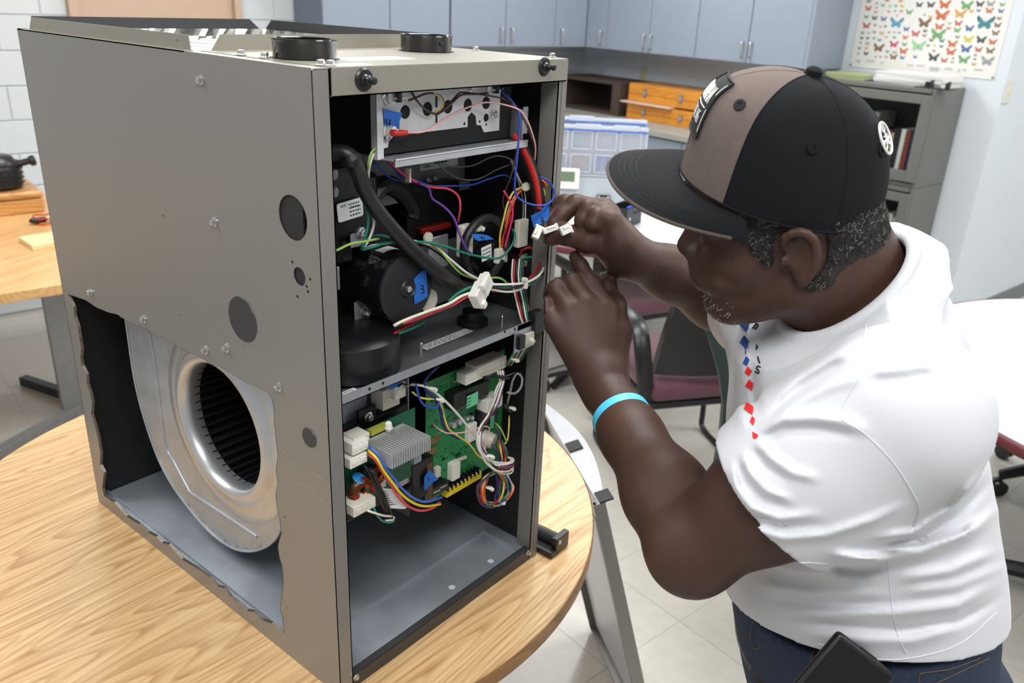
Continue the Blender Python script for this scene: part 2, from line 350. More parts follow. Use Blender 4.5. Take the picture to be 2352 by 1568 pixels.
M_RUB = mat('black_rubber', (27, 27, 28), 0.42, 0.0, 0.15, 60, 0.08, 300)
M_CHR = mat('zinc_screw', (205, 205, 205), 0.25, 0.9, 0.1, 200)
M_COP = mat('copper_winding', (168, 84, 46), 0.32, 0.8, 0.1, 200)
M_PCB = mat('circuit_green', (40, 138, 80), 0.4, 0.0, 0.14, 160, 0.15, 600)
M_PCBD = mat('circuit_green_dark', (22, 98, 70), 0.4, 0.0, 0.14, 160)
M_WHT = mat('white_nylon', (232, 230, 220), 0.4, 0.0, 0.03, 100)
M_IVO = mat('ivory_nylon', (214, 210, 196), 0.42, 0.0, 0.03, 100)
M_LBL = mat('label_paper', (226, 228, 230), 0.5)
M_INK = mat('ink', (28, 28, 32), 0.6)
M_TAPE = mat('blue_tape', (38, 110, 205), 0.6, 0.0, 0.06, 200, 0.12, 500)
M_REDP = mat('red_insulator', (196, 40, 34), 0.35)
M_YEL = mat('yellow_strip', (228, 206, 36), 0.45)
M_MINT = mat('mint_label', (110, 214, 160), 0.5)
M_FOIL = mat('foil', (206, 206, 200), 0.4, 0.85, 0.1, 40, 0.5, 45)
WC = {'white': (226, 224, 216), 'black': (22, 22, 24), 'red': (178, 30, 38), 'coral': (222, 70, 88), 'pink': (228, 52, 110), 'palepink': (226, 170, 166), 'blue': (36, 66, 170), 'navy': (30, 40, 112), 'yellow': (224, 206, 96), 'green': (24, 122, 98), 'lime': (150, 186, 90), 'purple': (108, 60, 150), 'brown': (84, 62, 54), 'orange': (232, 96, 34), 'gray': (150, 148, 146), 'violet': (96, 40, 100), 'cream': (226, 222, 200), 'brightblue': (52, 98, 200), 'brightyellow': (240, 212, 40)}
def wm(c): return mat('wire_'+c, WC[c], 0.36, 0.0, 0.03, 100)
furnace = thing('gas_furnace', 'grey sheet metal gas furnace cut open at side and front, standing on round wooden table', 'furnace', (0, 0, TZ))
FU = furnace
# ---- cut-away side panel
cut = [(156, 675), (197, 689), (222, 706), (249, 717), (270, 722), (292, 737), (315, 746), (338, 756), (356, 771), (379, 778), (403, 792), (427, 806), (459, 819), (488, 838), (505, 842), (523, 853), (548, 868), (570, 881), (590, 887), (617, 902), (626, 918), (630, 944), (630, 970), (633, 998), (638, 1046), (634, 1080), (638, 1108), (633, 1138), (637, 1165), (643, 1192), (646, 1225), (638, 1254), (642, 1280), (648, 1300), (651, 1335), (648, 1365), (643, 1399), (650, 1420), (653, 1455), (624, 1431), (604, 1424), (584, 1405), (567, 1402), (548, 1384), (530, 1371), (515, 1350), (500, 1346), (482, 1325), (446, 1301), (418, 1284), (388, 1250), (372, 1246), (359, 1232), (340, 1222), (319, 1203), (290, 1185), (262, 1153), (240, 1140), (235, 1120), (239, 1085), (229, 1050), (240, 1100), (230, 1068), (231, 1040), (226, 1008), (219, 980), (210, 950), (212, 925), (208, 905), (200, 880), (199, 860), (189, 840), (185, 822), (187, 800), (183, 778), (179, 750), (171, 727), (169, 705)]
cut = [q for q in cut if q not in ((240, 1100), (229, 1050))]
yz = lambda x, y: tuple(FX(x, y, 0)[1:])
cl = [yz(*q) for q in cut]
holes = [cl, circ(0.0465, 0.676, 0.026, 28), circ(0.0402, 0.6085, 0.0112, 18)]
for q in ((671, 602), (712, 641), (704, 658), (683, 681), (707, 670)): holes.append(circ(*yz(*q), 0.0022, 8))
side = plate('side_panel', [[(0, 0), (FD, 0), (FD, FH), (0, FH)]]+holes, (0.0006, 0, 0), (0, 1, 0), (0, 0, 1), 0.0012, M_PAINT, FU)
mb = MB()
rim = cl+cl[:1]
for i in range(0, len(cl)):      # torn bent rim of the cut
    a, b = np.array(rim[i]), np.array(rim[i+1]); n = np.array([b[1]-a[1], a[0]-b[0]]); n /= np.linalg.norm(n)+1e-9
    w = 0.0025+0.002*random.random()
    mb.quad((-0.0004, a[0], a[1]), (-0.0004, b[0], b[1]), (0.004, b[0]-n[0]*w*.3, b[1]-n[1]*w*.3), (0.004, a[0]-n[0]*w*.3, a[1]-n[1]*w*.3))
obj('torn_edge', mb, mat('torn_steel', (120, 112, 104), 0.4, 0.8, 0.25, 120), side)
mb = MB()
for p, q in (((645, 1030), (700, 1068)), ((664, 1044), (676, 1052)), ((684, 1106), (706, 1120)), ((716, 1084), (742, 1098)), ((716, 1130), (745, 1149)), ((270, 700), (277, 730))):
    a, b = FX(*p, -0.0003), FX(*q, -0.0003); d = np.array([0, -(b-a)[2], (b-a)[1]]); d = d/np.linalg.norm(d)*0.0005
    mb.quad(a-d, b-d, b+d, a+d)
obj('scratch', mb, mat('scratch', (196, 190, 178), 0.4, 0.6), side)
# ---- rest of the shell
mb = MB(); mb.box((0, 0, 0), (0.0225, 0.0015, 0.838)); mb.box((0.021, 0, 0), (0.0225, 0.03, 0.838)); mb.cyl((0.0012, 0.0012, 0), (0.0012, 0.0012, 0.838), 0.0013, 8)
obj('corner_post', mb, M_PAINT, FU)
mb = MB(); mb.box((0.4225, 0, 0), (FW, 0.0015, 0.838)); mb.box((0.4225, 0, 0), (0.424, 0.03, 0.838)); mb.box((0.4305, -0.0012, 0), (FW, 0.0, 0.838))
obj('corner_post', mb, M_PAINT, FU)
mb = MB(); mb.box((FW-0.0012, 0, 0), (FW, FD, FH)); obj('side_panel', mb, M_PAINT, FU)
mb = MB(); mb.box((0, FD-0.0012, 0), (FW, FD, FH)); obj('back_panel', mb, M_PAINT, FU)
mb = MB(); mb.box((FW-0.006, 0.03, 0.02), (FW-0.0015, FD-0.002, 0.835)); obj('insulation_liner', mb, M_INSUL, FU)
mb = MB(); mb.box((0.004, FD-0.007, 0.02), (FW-0.007, FD-0.002, 0.835)); obj('insulation_liner', mb, M_INSUL, FU)
mb = MB(); mb.box((0.002, 0.03, 0.46), (0.005, FD-0.008, 0.835)); obj('insulation_liner', mb, M_INSUL, FU)
# ---- top with front lip
mb = MB(); mb.box((0.0235, -0.002, 0.8385), (FW-0.003, 0.243, 0.84)); mb.box((0.0235, -0.0025, 0.81), (FW-0.004, -0.001, 0.84)); mb.box((0.0235, -0.0025, 0.81), (FW-0.004, 0.012, 0.8115))
mb.cyl((0.0235, -0.0013, 0.8388), (FW-0.0035, -0.0013, 0.8388), 0.0013, 8); top = obj('top_panel', mb, M_PAINT2, FU)
mb = MB(); mb.box((0.0014, 0.0, 0.8385), (0.0215, 0.243, 0.8395)); mb.box((0, 0.24, 0.8385), (0.012, FD, 0.8405)); mb.box((FW-0.012, 0.24, 0.8385), (FW, FD, 0.8405)); mb.box((0, FD-0.012, 0.8385), (FW, FD, 0.8405))
obj('top_rim', mb, M_PAINT2, FU)
def fl(name, a, b, cut0, cut1, h, m, tilt=(0, 0, 0)):
    a, b = np.array(a, float), np.array(b, float); d = (b-a)/np.linalg.norm(b-a); t = np.array(tilt, float); n = np.cross(d, [0, 0, 1]); n = n/np.linalg.norm(n)*0.0012
    u = np.array([0, 0, h])+t; P = [a, b, b+u-d*cut1, a+u+d*cut0]
    mb = MB(); mb.add(P+[p+n for p in P], [(0, 1, 2, 3), (7, 6, 5, 4), (0, 4, 5, 1), (1, 5, 6, 2), (2, 6, 7, 3), (3, 7, 4, 0)])
    return obj(name, mb, m, FU)
fl('plenum_flange', (0.034, 0.238, 0.84), (0.432, 0.238, 0.84), 0.014, 0.014, 0.0185, M_PAINT2)
fl('plenum_flange', (0.012, 0.246, 0.84), (0.012, 0.694, 0.84), 0.002, 0.014, 0.0175, M_PAINT2)
fl('plenum_flange', (0.018, 0.700, 0.84), (0.422, 0.700, 0.84), 0.002, 0.022, 0.0185, M_DKPNT)
fl('plenum_flange', (0.428, 0.692, 0.84), (0.428, 0.246, 0.84), 0.022, 0.014, 0.0185, M_DKPNT)
# foil lining of the plenum (crinkled) and heat exchanger tubes
def crinkle(nu, nv, o, e1, e2, amp, n):
    mb = MB(); o, e1, e2, n = (np.array(q, float) for q in (o, e1, e2, n)); g = [[o+e1*(i/nu)+e2*(j/nv)+n*amp*(random.random()-.5) for i in range(nu+1)] for j in range(nv+1)]
    vs = [p for r in g for p in r]; mb.add(vs, [(j*(nu+1)+i, j*(nu+1)+i+1, (j+1)*(nu+1)+i+1, (j+1)*(nu+1)+i) for j in range(nv) for i in range(nu)]); return mb
obj('foil_liner', crinkle(46, 10, (0.02, 0.69, 0.72), (0.40, 0, 0), (0, 0, 0.122), 0.011, (0, 1, 0)), M_FOIL, FU)
obj('foil_liner', crinkle(50, 10, (0.418, 0.69, 0.72), (0, -0.44, 0), (0, 0, 0.122), 0.011, (1, 0, 0)), M_FOIL, FU)
obj('foil_liner', crinkle(40, 8, (0.02, 0.25, 0.72), (0, 0.44, 0), (0, 0, 0.115), 0.006, (1, 0, 0)), M_FOIL, FU)
M_TUBE = mat('aluminized_tube', (222, 222, 226), 0.3, 0.7, 0.05, 40)
for i in range(6):
    x = 0.055+i*0.062; mb = MB(); mb.tube([(x, 0.262, 0.828), (x, 0.45, 0.826), (x, 0.60, 0.822)], 0.010, 12, smooth=False); obj('heat_exchanger_tube', mb, M_TUBE, FU, smooth=True)
mb = MB(); mb.box((0.006, 0.235, 0.60), (FW-0.008, 0.2375, 0.8385)); obj('plenum_wall', mb, M_GALVD, FU)
# ---- flue collars
for i, (x, y) in enumerate(((0.0735, 0.107), (0.328, 0.166))):
    mb = MB(); r = 0.0368
    mb.lathe([(r-0.004, -0.005), (r-0.004, 0.0205), (r-0.003, 0.0215), (r, 0.0215), (r+0.0004, 0.020), (r-0.0008, 0.017), (r-0.0008, 0.0), (r+0.003, 0.0), (r+0.003, -0.001)], (x, y, 0.8405), (0, 0, 1), 40, caps=False)
    mb.lathe([(0.0001, 0.0), (r-0.004, 0.0)], (x, y, 0.8412), (0, 0, 1), 40, caps=False)
    fc = obj('flue_collar', mb, M_BLKS, FU, smooth=True)
    if i: mb = MB(); d = np.array([-0.2, -1, 0]); d /= np.linalg.norm(d); p = np.array([x, y, 0.8515])+d*r; mb.lathe([(0.0001, 0.002), (0.0025, 0.0015), (0.003, -0.001)], p, d, 12); obj('screw', mb, M_BLK, fc)
# ---- hex screws
mb = MB(); mb.lathe([(0.0048, 0), (0.0048, 0.0008), (0.0033, 0.0012)], (0, 0, 0), (0, 0, 1), 16); mb.lathe([(0.0033, 0.001), (0.0033, 0.004), (0.0026, 0.0046), (0.0001, 0.0042)], (0, 0, 0), (0, 0, 1), 6)
SCREW = mb.mesh('hex_screw', M_CHR)
def screw(p, n, parent=None, s=1.0):
    o = obj('hex_screw', SCREW, None, parent or FU); s *= 1.3; n = Vector(n).normalized(); o.location = p
    o.rotation_mode = 'QUATERNION'; o.rotation_quaternion = n.to_track_quat('Z', 'Y'); o.scale = (s, s, s); return o
for q in ((462, 184), (493, 510), (209, 671), (331, 733), (473, 804), (521, 799), (641, 888)): screw(FX(*q, -0.0002), (-1, 0, 0), side)
for q in ((548, 126), (608, 132), (722, 150)): p = FZ(*q, 0.8405); screw((max(p[0], 0.028), p[1], 0.8402), (0, 0, 1), top)
for p in ((0.428, 0.018, 0.8402), (0.42, 0.155, 0.8402), (0.034, 0.012, 0.8402)): screw(p, (0, 0, 1), top)
for q in ((411, 721), (559, 792), (654, 1187), (659, 1395), (374, 494), (408, 92)):
    mb = MB(); mb.lathe([(0.0022, 0), (0.0016, 0.0007), (0.0001, 0.0002)], FX(*q, -0.0002), (-1, 0, 0), 10); obj('rivet', mb, M_GALVD, side)
for c, r in (((0.1645, 0.5215), 0.0305), ((0.0385, 0.399), 0.0135)):
    mb = MB(); mb.lathe([(r, 0), (r-0.0006, 0.001), (0.0001, 0.0008)], (-0.0002, *c), (-1, 0, 0), 36); obj('knockout_plug', mb, mat('knockout', (70, 70, 72), 0.42, 0.45), side)
for x, z in ((0.0665, 0.8265), (0.384, 0.831)):
    mb = MB(); mb.lathe([(0.0125, 0), (0.0125, 0.001), (0.0105, 0.003), (0.006, 0.0035), (0.0045, 0.006), (0.0052, 0.0085), (0.0032, 0.0105), (0.003, 0.014), (0.0042, 0.0155), (0.0038, 0.018), (0.0001, 0.019)], (x, -0.0026, z), (0, -1, 0), 20); obj('door_pin', mb, M_BLK, top, smooth=True)
for lo, hi in (((0.102, 0.06), (0.205, 0.10)), ((0.04, 0.012), (0.092, 0.03))):
    mb = MB(); mb.box((lo[0], lo[1], 0.84), (hi[0], hi[1], 0.8403)); obj('label', mb, M_LBL, top)
# ---- base pan
mb = MB(); mb.box((0.0015, 0.004, 0.016), (FW-0.0015, FD-0.008, 0.018)); mb.box((0.024, 0.094, 0.018), (FW-0.03, 0.098, 0.0225)); mb.box((0.012, 0.004, 0.018), (0.014, FD-0.01, 0.0245))
mb.box((FW-0.036, 0.01, 0.018), (FW-0.033, 0.096, 0.0235)); pan = obj('base_pan', mb, M_PAN, FU)
mb = MB(); mb.box((0.0225, 0.0, 0.0005), (0.4225, 0.0018, 0.0235)); mb.box((0.0225, 0.0, 0.0225), (0.4225, 0.012, 0.0237)); obj('front_rail', mb, M_DKPNT, pan)
for q in ((1127, 1288), (1038, 1348)):
    p = FZ(*q, 0.0183); mb = MB(); mb.lathe([(0.0055, 0), (0.0001, 0.0003)], p, (0, 0, 1), 14); obj('dust_spot', mb, M_LBL, pan)
screw((0.416, -0.0008, 0.018), (0, -1, 0), FU, 0.8); screw((0.0265, -0.0008, 0.018), (0, -1, 0), FU, 0.8)
# ---- blower
bc = np.array([0.318, 0.29])
prof = [(0.594, 0.440), (0.5965, 0.36), (0.595, 0.272), (0.578, 0.201), (0.548, 0.138), (0.510, 0.101), (0.465, 0.078), (0.425, 0.063), (0.391, 0.056), (0.355, 0.0555), (0.318, 0.062), (0.275, 0.081), (0.236, 0.108), (0.205, 0.140), (0.182, 0.18), (0.168, 0.225), (0.163, 0.27), (0.163, 0.35), (0.163, 0.440)]
pr2 = catmull([(p[0], p[1], 0) for p in prof], 0.012)[:, :2]
bl = plate('blower_housing', [[tuple(p) for p in pr2], circ(*bc, 0.122, 48)], (0.05, 0, 0), (0, 1, 0), (0, 0, 1), 0.0015, M_GALV, FU)
mb = MB(); n = len(pr2)
for i in range(n-1): a, b = pr2[i], pr2[i+1]; mb.quad((0.049, *a), (0.049, *b), (0.34, *b), (0.34, *a))
obj('scroll_sheet', mb, M_GALVD, bl, smooth=True)
mb = MB(); mb.tube([(0.0488, *p) for p in pr2], 0.0022, 6, smooth=False); obj('scroll_seam', mb, M_GALV, bl, smooth=True)
mb = MB(); mb.lathe([(0.160, 0), (0.158, -0.0025), (0.142, -0.0035), (0.134, -0.003), (0.127, -0.006), (0.120, -0.0115), (0.112, -0.0135), (0.106, -0.011), (0.1025, -0.004), (0.1015, 0.006), (0.103, 0.02)], (0.05, *bc), (1, 0, 0), 64, caps=False)
obj('inlet_ring', mb, M_GALVB, bl, smooth=True, sharp=60)
for pts in ([(343, 763), (354, 823), (367, 919), (380, 1021), (400, 1062), (436, 1130)], [(436, 1130), (500, 1172), (590, 1232)]):
    mb = MB(); mb.tube([FX(*q, 0.0488) for q in pts], 0.0026, 8); obj('stiffening_rib', mb, M_GALV, bl, smooth=True)
for k in range(26):
    p = pr2[int(len(pr2)*(0.42+0.25*k/26))]; d = bc-p; d = d/np.linalg.norm(d)*0.006; mb = MB(); mb.lathe([(0.0022, 0), (0.0014, 0.0008), (0.0001, 0.0009)], (0.0492, *(p+d)), (-1, 0, 0), 8); obj('crimp', mb, M_GALV, bl)
wheel = obj('blower_wheel', MB().lathe([(0.1145, 0), (0.1145, 0.004), (0.103, 0.004), (0.103, 0)], (0.060, *bc), (1, 0, 0), 48, caps=False), M_BLKS, bl)
obj('wheel_back_plate', MB().lathe([(0.0001, 0.199), (0.115, 0.199), (0.115, 0.201)], (0.06, *bc), (1, 0, 0), 48, caps=False).lathe([(0.03, 0.15), (0.03, 0.195)], (0.06, *bc), (1, 0, 0), 24), M_BLKS, wheel)
bm_ = MB().box((0, -0.0012, 0.102), (0.2, 0.0012, 0.114), R=None).mesh('blade', mat('blade_black', (40, 43, 45), 0.35, 0.3))
for k in range(44):
    o = obj('blade', bm_, None, wheel); o.location = (0.06, *bc); o.rotation_euler = (2*PI*k/44, 0, 0)
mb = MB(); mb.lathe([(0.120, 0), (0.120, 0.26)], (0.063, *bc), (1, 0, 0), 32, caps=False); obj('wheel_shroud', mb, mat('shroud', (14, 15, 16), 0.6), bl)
# ---- blower deck (shelf between the compartments)
mb = MB(); mb.box((0.005, 0.008, 0.4465), (FW-0.007, FD-0.009, 0.448)); deck = obj('blower_deck', mb, M_GALVD, FU)
z0 = 0.448
mb = MB(); mb.box((0.0225, 0.002, z0), (0.4, 0.0035, 0.4605)); mb.box((0.0225, 0.002, z0), (0.4, 0.012, z0+0.0012)); mb.box((0.36, 0.002, 0.425), (0.398, 0.0035, 0.46)); deckl = obj('deck_rail', mb, M_GALV, deck)
for q in ((849, 893), (880, 880), (1160, 762), (1183, 756)): p = FY(*q, 0.0016); mb = MB(); mb.lathe([(0.0022, 0), (0.0001, 0.0002)], p, (0, -1, 0), 10); obj('hole', mb, M_INK, deckl)
for q in ((805, 855), (967, 812), (1153, 748)):
    p = FZ(q[0], q[1], z0+0.001); mb = MB(); mb.lathe([(0.0022, 0), (0.0022, 0.016), (0.0008, 0.018)], (p[0], max(p[1], 0.015), z0), (0, 0, 1), 10); obj('stud', mb, M_CHR, deck)
def lab(o, e1, e2, w, h, parent, bars=4, m=None, block=None, name='label', corner=None):
    """flat sticker with its rows of print; o lower left corner"""
    o, e1, e2 = (np.array(q, float) for q in (o, e1, e2)); e1 = e1/np.linalg.norm(e1); n = np.cross(e1, e2); n /= np.linalg.norm(n); e2 = np.cross(n, e1)
    mb = MB(); r = corner or 0.001; P = []
    for cx, cy, a0 in ((w-r, r, -90), (w-r, h-r, 0), (r, h-r, 90), (r, r, 180)): P += [(cx+r*math.cos(math.radians(a0+t)), cy+r*math.sin(math.radians(a0+t))) for t in (0, 45, 90)]
    mb.prism(P, o, e1, e2, 0.0004); L = obj(name, mb, m or M_LBL, parent)
    mb = MB(); on_ = o+n*0.0005; rs = random.Random(int(w*1e5)); x0, x1 = (0.08*w, 0.92*w) if block is None else block
    for k in range(bars):
        y = h*(0.9-0.8*(k+0.7)/bars); x = x0
        while x < x1: l = rs.uniform(.03, .1)*w; mb.quad(*[on_+e1*a+e2*b for a, b in ((x, y), (min(x+l, x1), y), (min(x+l, x1), y+h*.3/bars), (x, y+h*.3/bars))]); x += l+0.025*w
    obj('print', mb, M_INK, L); return L, on_, e1, e2, n
a, b = FZ(984, 806, z0+0.001), FZ(1088, 768, z0+0.001)
lab(a+np.array([0, 0.003, 0.0005]), (1, 0.02, 0), (0, 1, 0), 0.10, 0.016, deck, 3, block=(0.005, 0.07))
lab((0.0235, 0.012, z0+0.0015), (1, 0, 0), (0, 1, 0), 0.04, 0.016, deck, 3)
# switch bracket at the rail end
mb = MB(); mb.box((0.352, 0.0, 0.418), (0.40, 0.0016, 0.452)); br = obj('switch_bracket', mb, M_GALV, FU)
mb = MB(); mb.rbox((0.355, -0.008, 0.424), (0.368, 0.0, 0.446), 0.001); obj('door_switch', mb, M_BLK, br)
mb = MB(); mb.rbox((0.374, -0.005, 0.426), (0.394, 0.0, 0.444), 0.001); mb.cyl((0.384, -0.004, 0.433), (0.384, -0.012, 0.43), 0.004, 14); obj('plunger', mb, M_IVO, br)
mb = MB(); mb.rbox((0.392, -0.006, 0.438), (0.418, 0.012, 0.472), 0.002); obj('cable_clamp', mb, M_BLK, FU)
# ---- vestibule panel
VY = 0.18
mb = MB(); mb.box((0.006, VY, 0.642), (FW-0.012, VY+0.0015, 0.838)); mb.box((0.006, VY-0.012, 0.630), (FW-0.012, VY+0.001, 0.644)); vest = obj('vestibule_panel', mb, mat('vestibule_steel', (140, 142, 146), 0.5, 0.2, 0.1, 20), FU)
mb = MB(); mb.box((0.006, VY+0.045, 0.449), (FW-0.008, VY+0.05, 0.642)); obj('insulation_liner', mb, M_INSUL, FU)
p = FY(966, 393, VY-0.001); L = lab((p[0], VY-0.0004, p[2]), (1, 0, 0), (0, 0, 1), 0.082, 0.052, vest, 6, block=(0.03, 0.06))
text('print', 'Panel - Vest', 0.0078, (p[0]+0.004, VY-0.0012, p[2]+0.012), (1, 0, 0), (0, 0, 1), M_INK, L[0]); text('print', 'Class', 0.0078, (p[0]+0.004, VY-0.0012, p[2]+0.004), (1, 0, 0), (0, 0, 1), M_INK, L[0])
for q in ((917, 427), (1001, 410), (1003, 440), (985, 414)): p = FY(*q, VY-0.013); screw(p, (0, -1, 0), vest, 0.8)
# ---- burner box
BY = 0.052
q2 = lambda x, y, v=BY: tuple(FY(x, y, v)[[0, 2]])
bx0, bx1 = q2(874, 290)[0], q2(1147, 250)[0]
bz0, bz1 = q2(980, 302)[1], 0.815
hol = [circ(*q2(*c), r, 20) for c, r in (((930, 257), 0.0085), ((981, 250), 0.0088), ((1028, 245), 0.0088), ((1074, 241), 0.0085), ((1116, 236), 0.0085), ((1116, 270), 0.0055), ((1116, 286), 0.002), ((1101, 279), 0.002), ((1066, 284), 0.0022))]
zl = q2(1000, 300)[1]
xl = q2(890, 300)[0]
ap = [(bx0, q2(875, 342)[1]), (q2(890, 338)[0], q2(890, 338)[1]), (q2(892, 325)[0], q2(892, 325)[1]), (q2(905, 310)[0], q2(905, 310)[1]), (q2(940, 303)[0], zl), (q2(1073, 291)[0], zl), (q2(1073, 275)[0], zl+0.013), (q2(1082, 269)[0], zl+0.019), (q2(1092, 271)[0], zl+0.013), (q2(1094, 287)[0], zl+0.001), (q2(1104, 288)[0], zl), (q2(1111, 300)[0], zl-0.010), (bx1, zl-0.010), (bx1, bz1), (bx0, bz1)]
face = plate('burner_box', [ap]+hol, (0, BY, 0), (1, 0, 0), (0, 0, 1), 0.0015, mat('burner_steel', (222, 222, 224), 0.42, 0.25, 0.05, 40), FU)
mb = MB()
for y0_, y1_ in ((221, 247), (262, 282)):
    p, r_ = FY(1003, y0_, BY-0.0013), FY(1003, y1_, BY-0.0013); mb.box((p[0]-0.0016, BY-0.0013, r_[2]), (p[0]+0.0016, BY-0.0009, p[2]))
obj('slot', mb, M_INK, face)
zs = FY(868, 350, BY)[2]-0.004
zs = bz0-0.026
mb = MB(); mb.box((bx0-0.004, BY-0.028, zs), (bx1+0.03, BY+0.10, zs+0.0015)); obj('burner_tray', mb, M_GALV, face)
mb = MB(); mb.box((bx0-0.004, BY-0.0295, zs-0.006), (bx1+0.03, BY-0.028, zs+0.003)); mb.cyl((bx0-0.004, BY-0.0288, zs+0.0025), (bx1+0.03, BY-0.0288, zs+0.0025), 0.0016, 8); obj('tray_lip', mb, M_GALVB, face)
mb = MB(); mb.box((bx0-0.010, BY-0.004, zs), (bx0-0.0085, BY+0.006, 0.83)); mb.box((bx0-0.010, BY-0.005, zs), (bx0+0.0, BY-0.0035, 0.83)); obj('tray_side', mb, MATS['burner_steel'], face)
mb = MB(); mb.box((bx1+0.028, BY-0.02, zs), (bx1+0.030, BY+0.1, zs+0.045)); obj('tray_side', mb, M_GALV, face)
mb = MB(); mb.box((bx1+0.012, BY+0.05, 0.796), (bx1+0.05, BY+0.052, 0.838)); mb.box((bx1+0.05, BY+0.04, 0.80), (bx1+0.054, BY+0.052, 0.838)); obj('mounting_bracket', mb, M_GALV, face)
p = FY(1207, 278, BY-0.015); mb = MB(); mb.rbox((p[0]-0.006, BY-0.016, p[2]-0.018), (p[0]+0.005, BY-0.013, p[2]+0.02), 0.002); obj('bracket_tab', mb, M_GALV, face)
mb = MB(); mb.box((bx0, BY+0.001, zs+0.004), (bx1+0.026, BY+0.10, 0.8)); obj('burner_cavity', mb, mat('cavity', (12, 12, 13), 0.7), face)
for c in ((876, 222), (1135, 262), (885, 315), (1081, 201), (1138, 205)): screw(FY(*c, BY-0.001), (0, -1, 0), face, 1.0)
for c in ((893, 222), (1120, 203)):      # flame rollout switches
    p = FY(*c, BY-0.001); mb = MB(); mb.lathe([(0.011, 0), (0.011, 0.002), (0.008, 0.003), (0.008, 0.007), (0.0001, 0.0075)], p, (0, -1, 0), 20); mb.box(p+[0.002, -0.011, -0.003], p+[0.02, -0.004, 0.0]); obj('rollout_switch', mb, M_GALVB, face, smooth=True)
    mb = MB(); mb.rbox(p+[0.004, -0.013, -0.006], p+[0.010, -0.006, 0.006], 0.001); obj('terminal', mb, M_BLK, face)
p = FY(884, 298, BY-0.001); mb = MB(); mb.lathe([(0.0085, 0), (0.0085, 0.003), (0.006, 0.004), (0.006, 0.013), (0.004, 0.014), (0.003, 0.018), (0.0001, 0.018)], p, (0.35, -1, -0.05), 20); obj('flame_sensor', mb, M_WHT, face, smooth=True)
mb = MB(); a, b = FY(900, 305, BY-0.016), FY(934, 305, BY-0.016); mb.tube([a, (a+b)/2, b], [0.0042, 0.004, 0.0032], 10, smooth=False); obj('spade_terminal', mb, M_REDP, face, smooth=True)
# ---- blue tape tags with handwriting
def tape(pix, v, strokes, parent=None):
    P = [FY(x, y, v if not hasattr(v, '__len__') else v[i]) for i, (x, y) in enumerate(pix)]; mb = MB(); n = len(P); off = np.array([0.0, -0.0005, 0])
    mb.add(P+[p+off for p in P], [tuple(range(n)), tuple(range(n, 2*n))[::-1]]+[(i, (i+1) % n, n+(i+1) % n, n+i) for i in range(n)])
    t = obj('blue_tape', mb, M_TAPE, parent or FU)
    for s in strokes: mb = MB(); v0 = v if not hasattr(v, '__len__') else v[0]; mb.tube([FY(x, y, v0-0.0011) for x, y in s], 0.0006, 6, step=0.001); obj('handwriting', mb, M_INK, t)
    return t
tape([(879, 249), (900, 255), (924, 259), (917, 279), (917, 300), (905, 301), (886, 297)], BY-0.006, [[(889, 272), (888, 280), (890, 284), (896, 283)], [(897, 274), (896, 284), (895, 294)]])
# ---- draft inducer motor
mc = FY(935, 662, 0.035); mr = 0.0455
mb = MB(); mb.lathe([(mr*0.97, 0), (mr, 0.003), (mr, 0.085), (mr*0.9, 0.098), (0.02, 0.10)], mc, (0, 1, 0), 48)
motor = obj('inducer_motor', mb, M_BLKS, FU, smooth=True, sharp=40)
mb = MB(); mb.lathe([(0.0001, -0.003), (0.010, -0.003), (0.0115, -0.0045), (0.013, -0.002), (mr*0.93, -0.0015), (mr*1.01, 0.0), (mr*1.01, 0.004)], mc, (0, 1, 0), 48, caps=False); cap_ = obj('motor_end_cap', mb, mat('end_cap', (34, 35, 38), 0.42), motor, smooth=True, sharp=40)
for k in range(4): a = PI*k/2+0.5; p = mc+np.array([math.cos(a)*mr, 0.004, math.sin(a)*mr]); mb = MB(); mb.box((-0.004, -0.004, -0.0012), (0.004, 0.004, 0.0012), R=roty(-a+PI/2), c=p); obj('cap_tab', mb, M_BLK, motor)
mb = MB(); mb.lathe([(0.0045, 0), (0.0045, 0.003), (0.002, 0.005), (0.0001, 0.004)], mc+[0, -0.003, 0], (0, -1, 0), 14); obj('shaft_end', mb, M_CHR, motor, smooth=True)
tape([(951, 640), (962, 628), (978, 618), (980, 650), (982, 681), (968, 690), (952, 699), (950, 670)], 0.0325, [[(966, 655), (972, 656), (972, 661), (967, 663), (973, 665), (974, 671), (968, 673)]], motor)
for a0 in ((882, 610, 0.085), (866, 662, 0.085)):
    p = FY(a0[0], a0[1], 0.10); d = p-mc; d[1] = 0; d = d/np.linalg.norm(d)*mr; p = np.array([mc[0]+d[0], 0.085, mc[2]+d[2]]); mb = MB()
    for k in range(3): mb.box((-0.006, -0.0015, -0.001), (0.006, 0.0015, 0.001), R=roty(0.4*k), c=p+[0, 0.003*k-0.003, 0])
    obj('copper_coil', mb, M_COP, motor)
for x, y in ((824, 535), (833, 715)):      # motor mounting ears
    p = FY(x, y, 0.092); mb = MB(); mb.rbox(p+[-0.014, -0.001, -0.018], p+[0.012, 0.002, 0.016], 0.002); e = obj('mounting_ear', mb, M_GALV, motor); screw(p+[0.002, -0.002, 0], (0, -1, 0), e, 1.3)
p = FY(878, 572, 0.06); mb = MB(); d = np.array([0.02, 0, mr*0.9])
for k in range(6):
    a0, a1 = 1.15+0.12*k, 1.15+0.12*(k+1); f = lambda t, y, r=mr+0.0006: (mc[0]+math.cos(t)*r, y, mc[2]+math.sin(t)*r); mb.quad(f(a0, 0.065), f(a1, 0.065), f(a1, 0.10), f(a0, 0.10))
obj('motor_label', mb, M_LBL, motor)
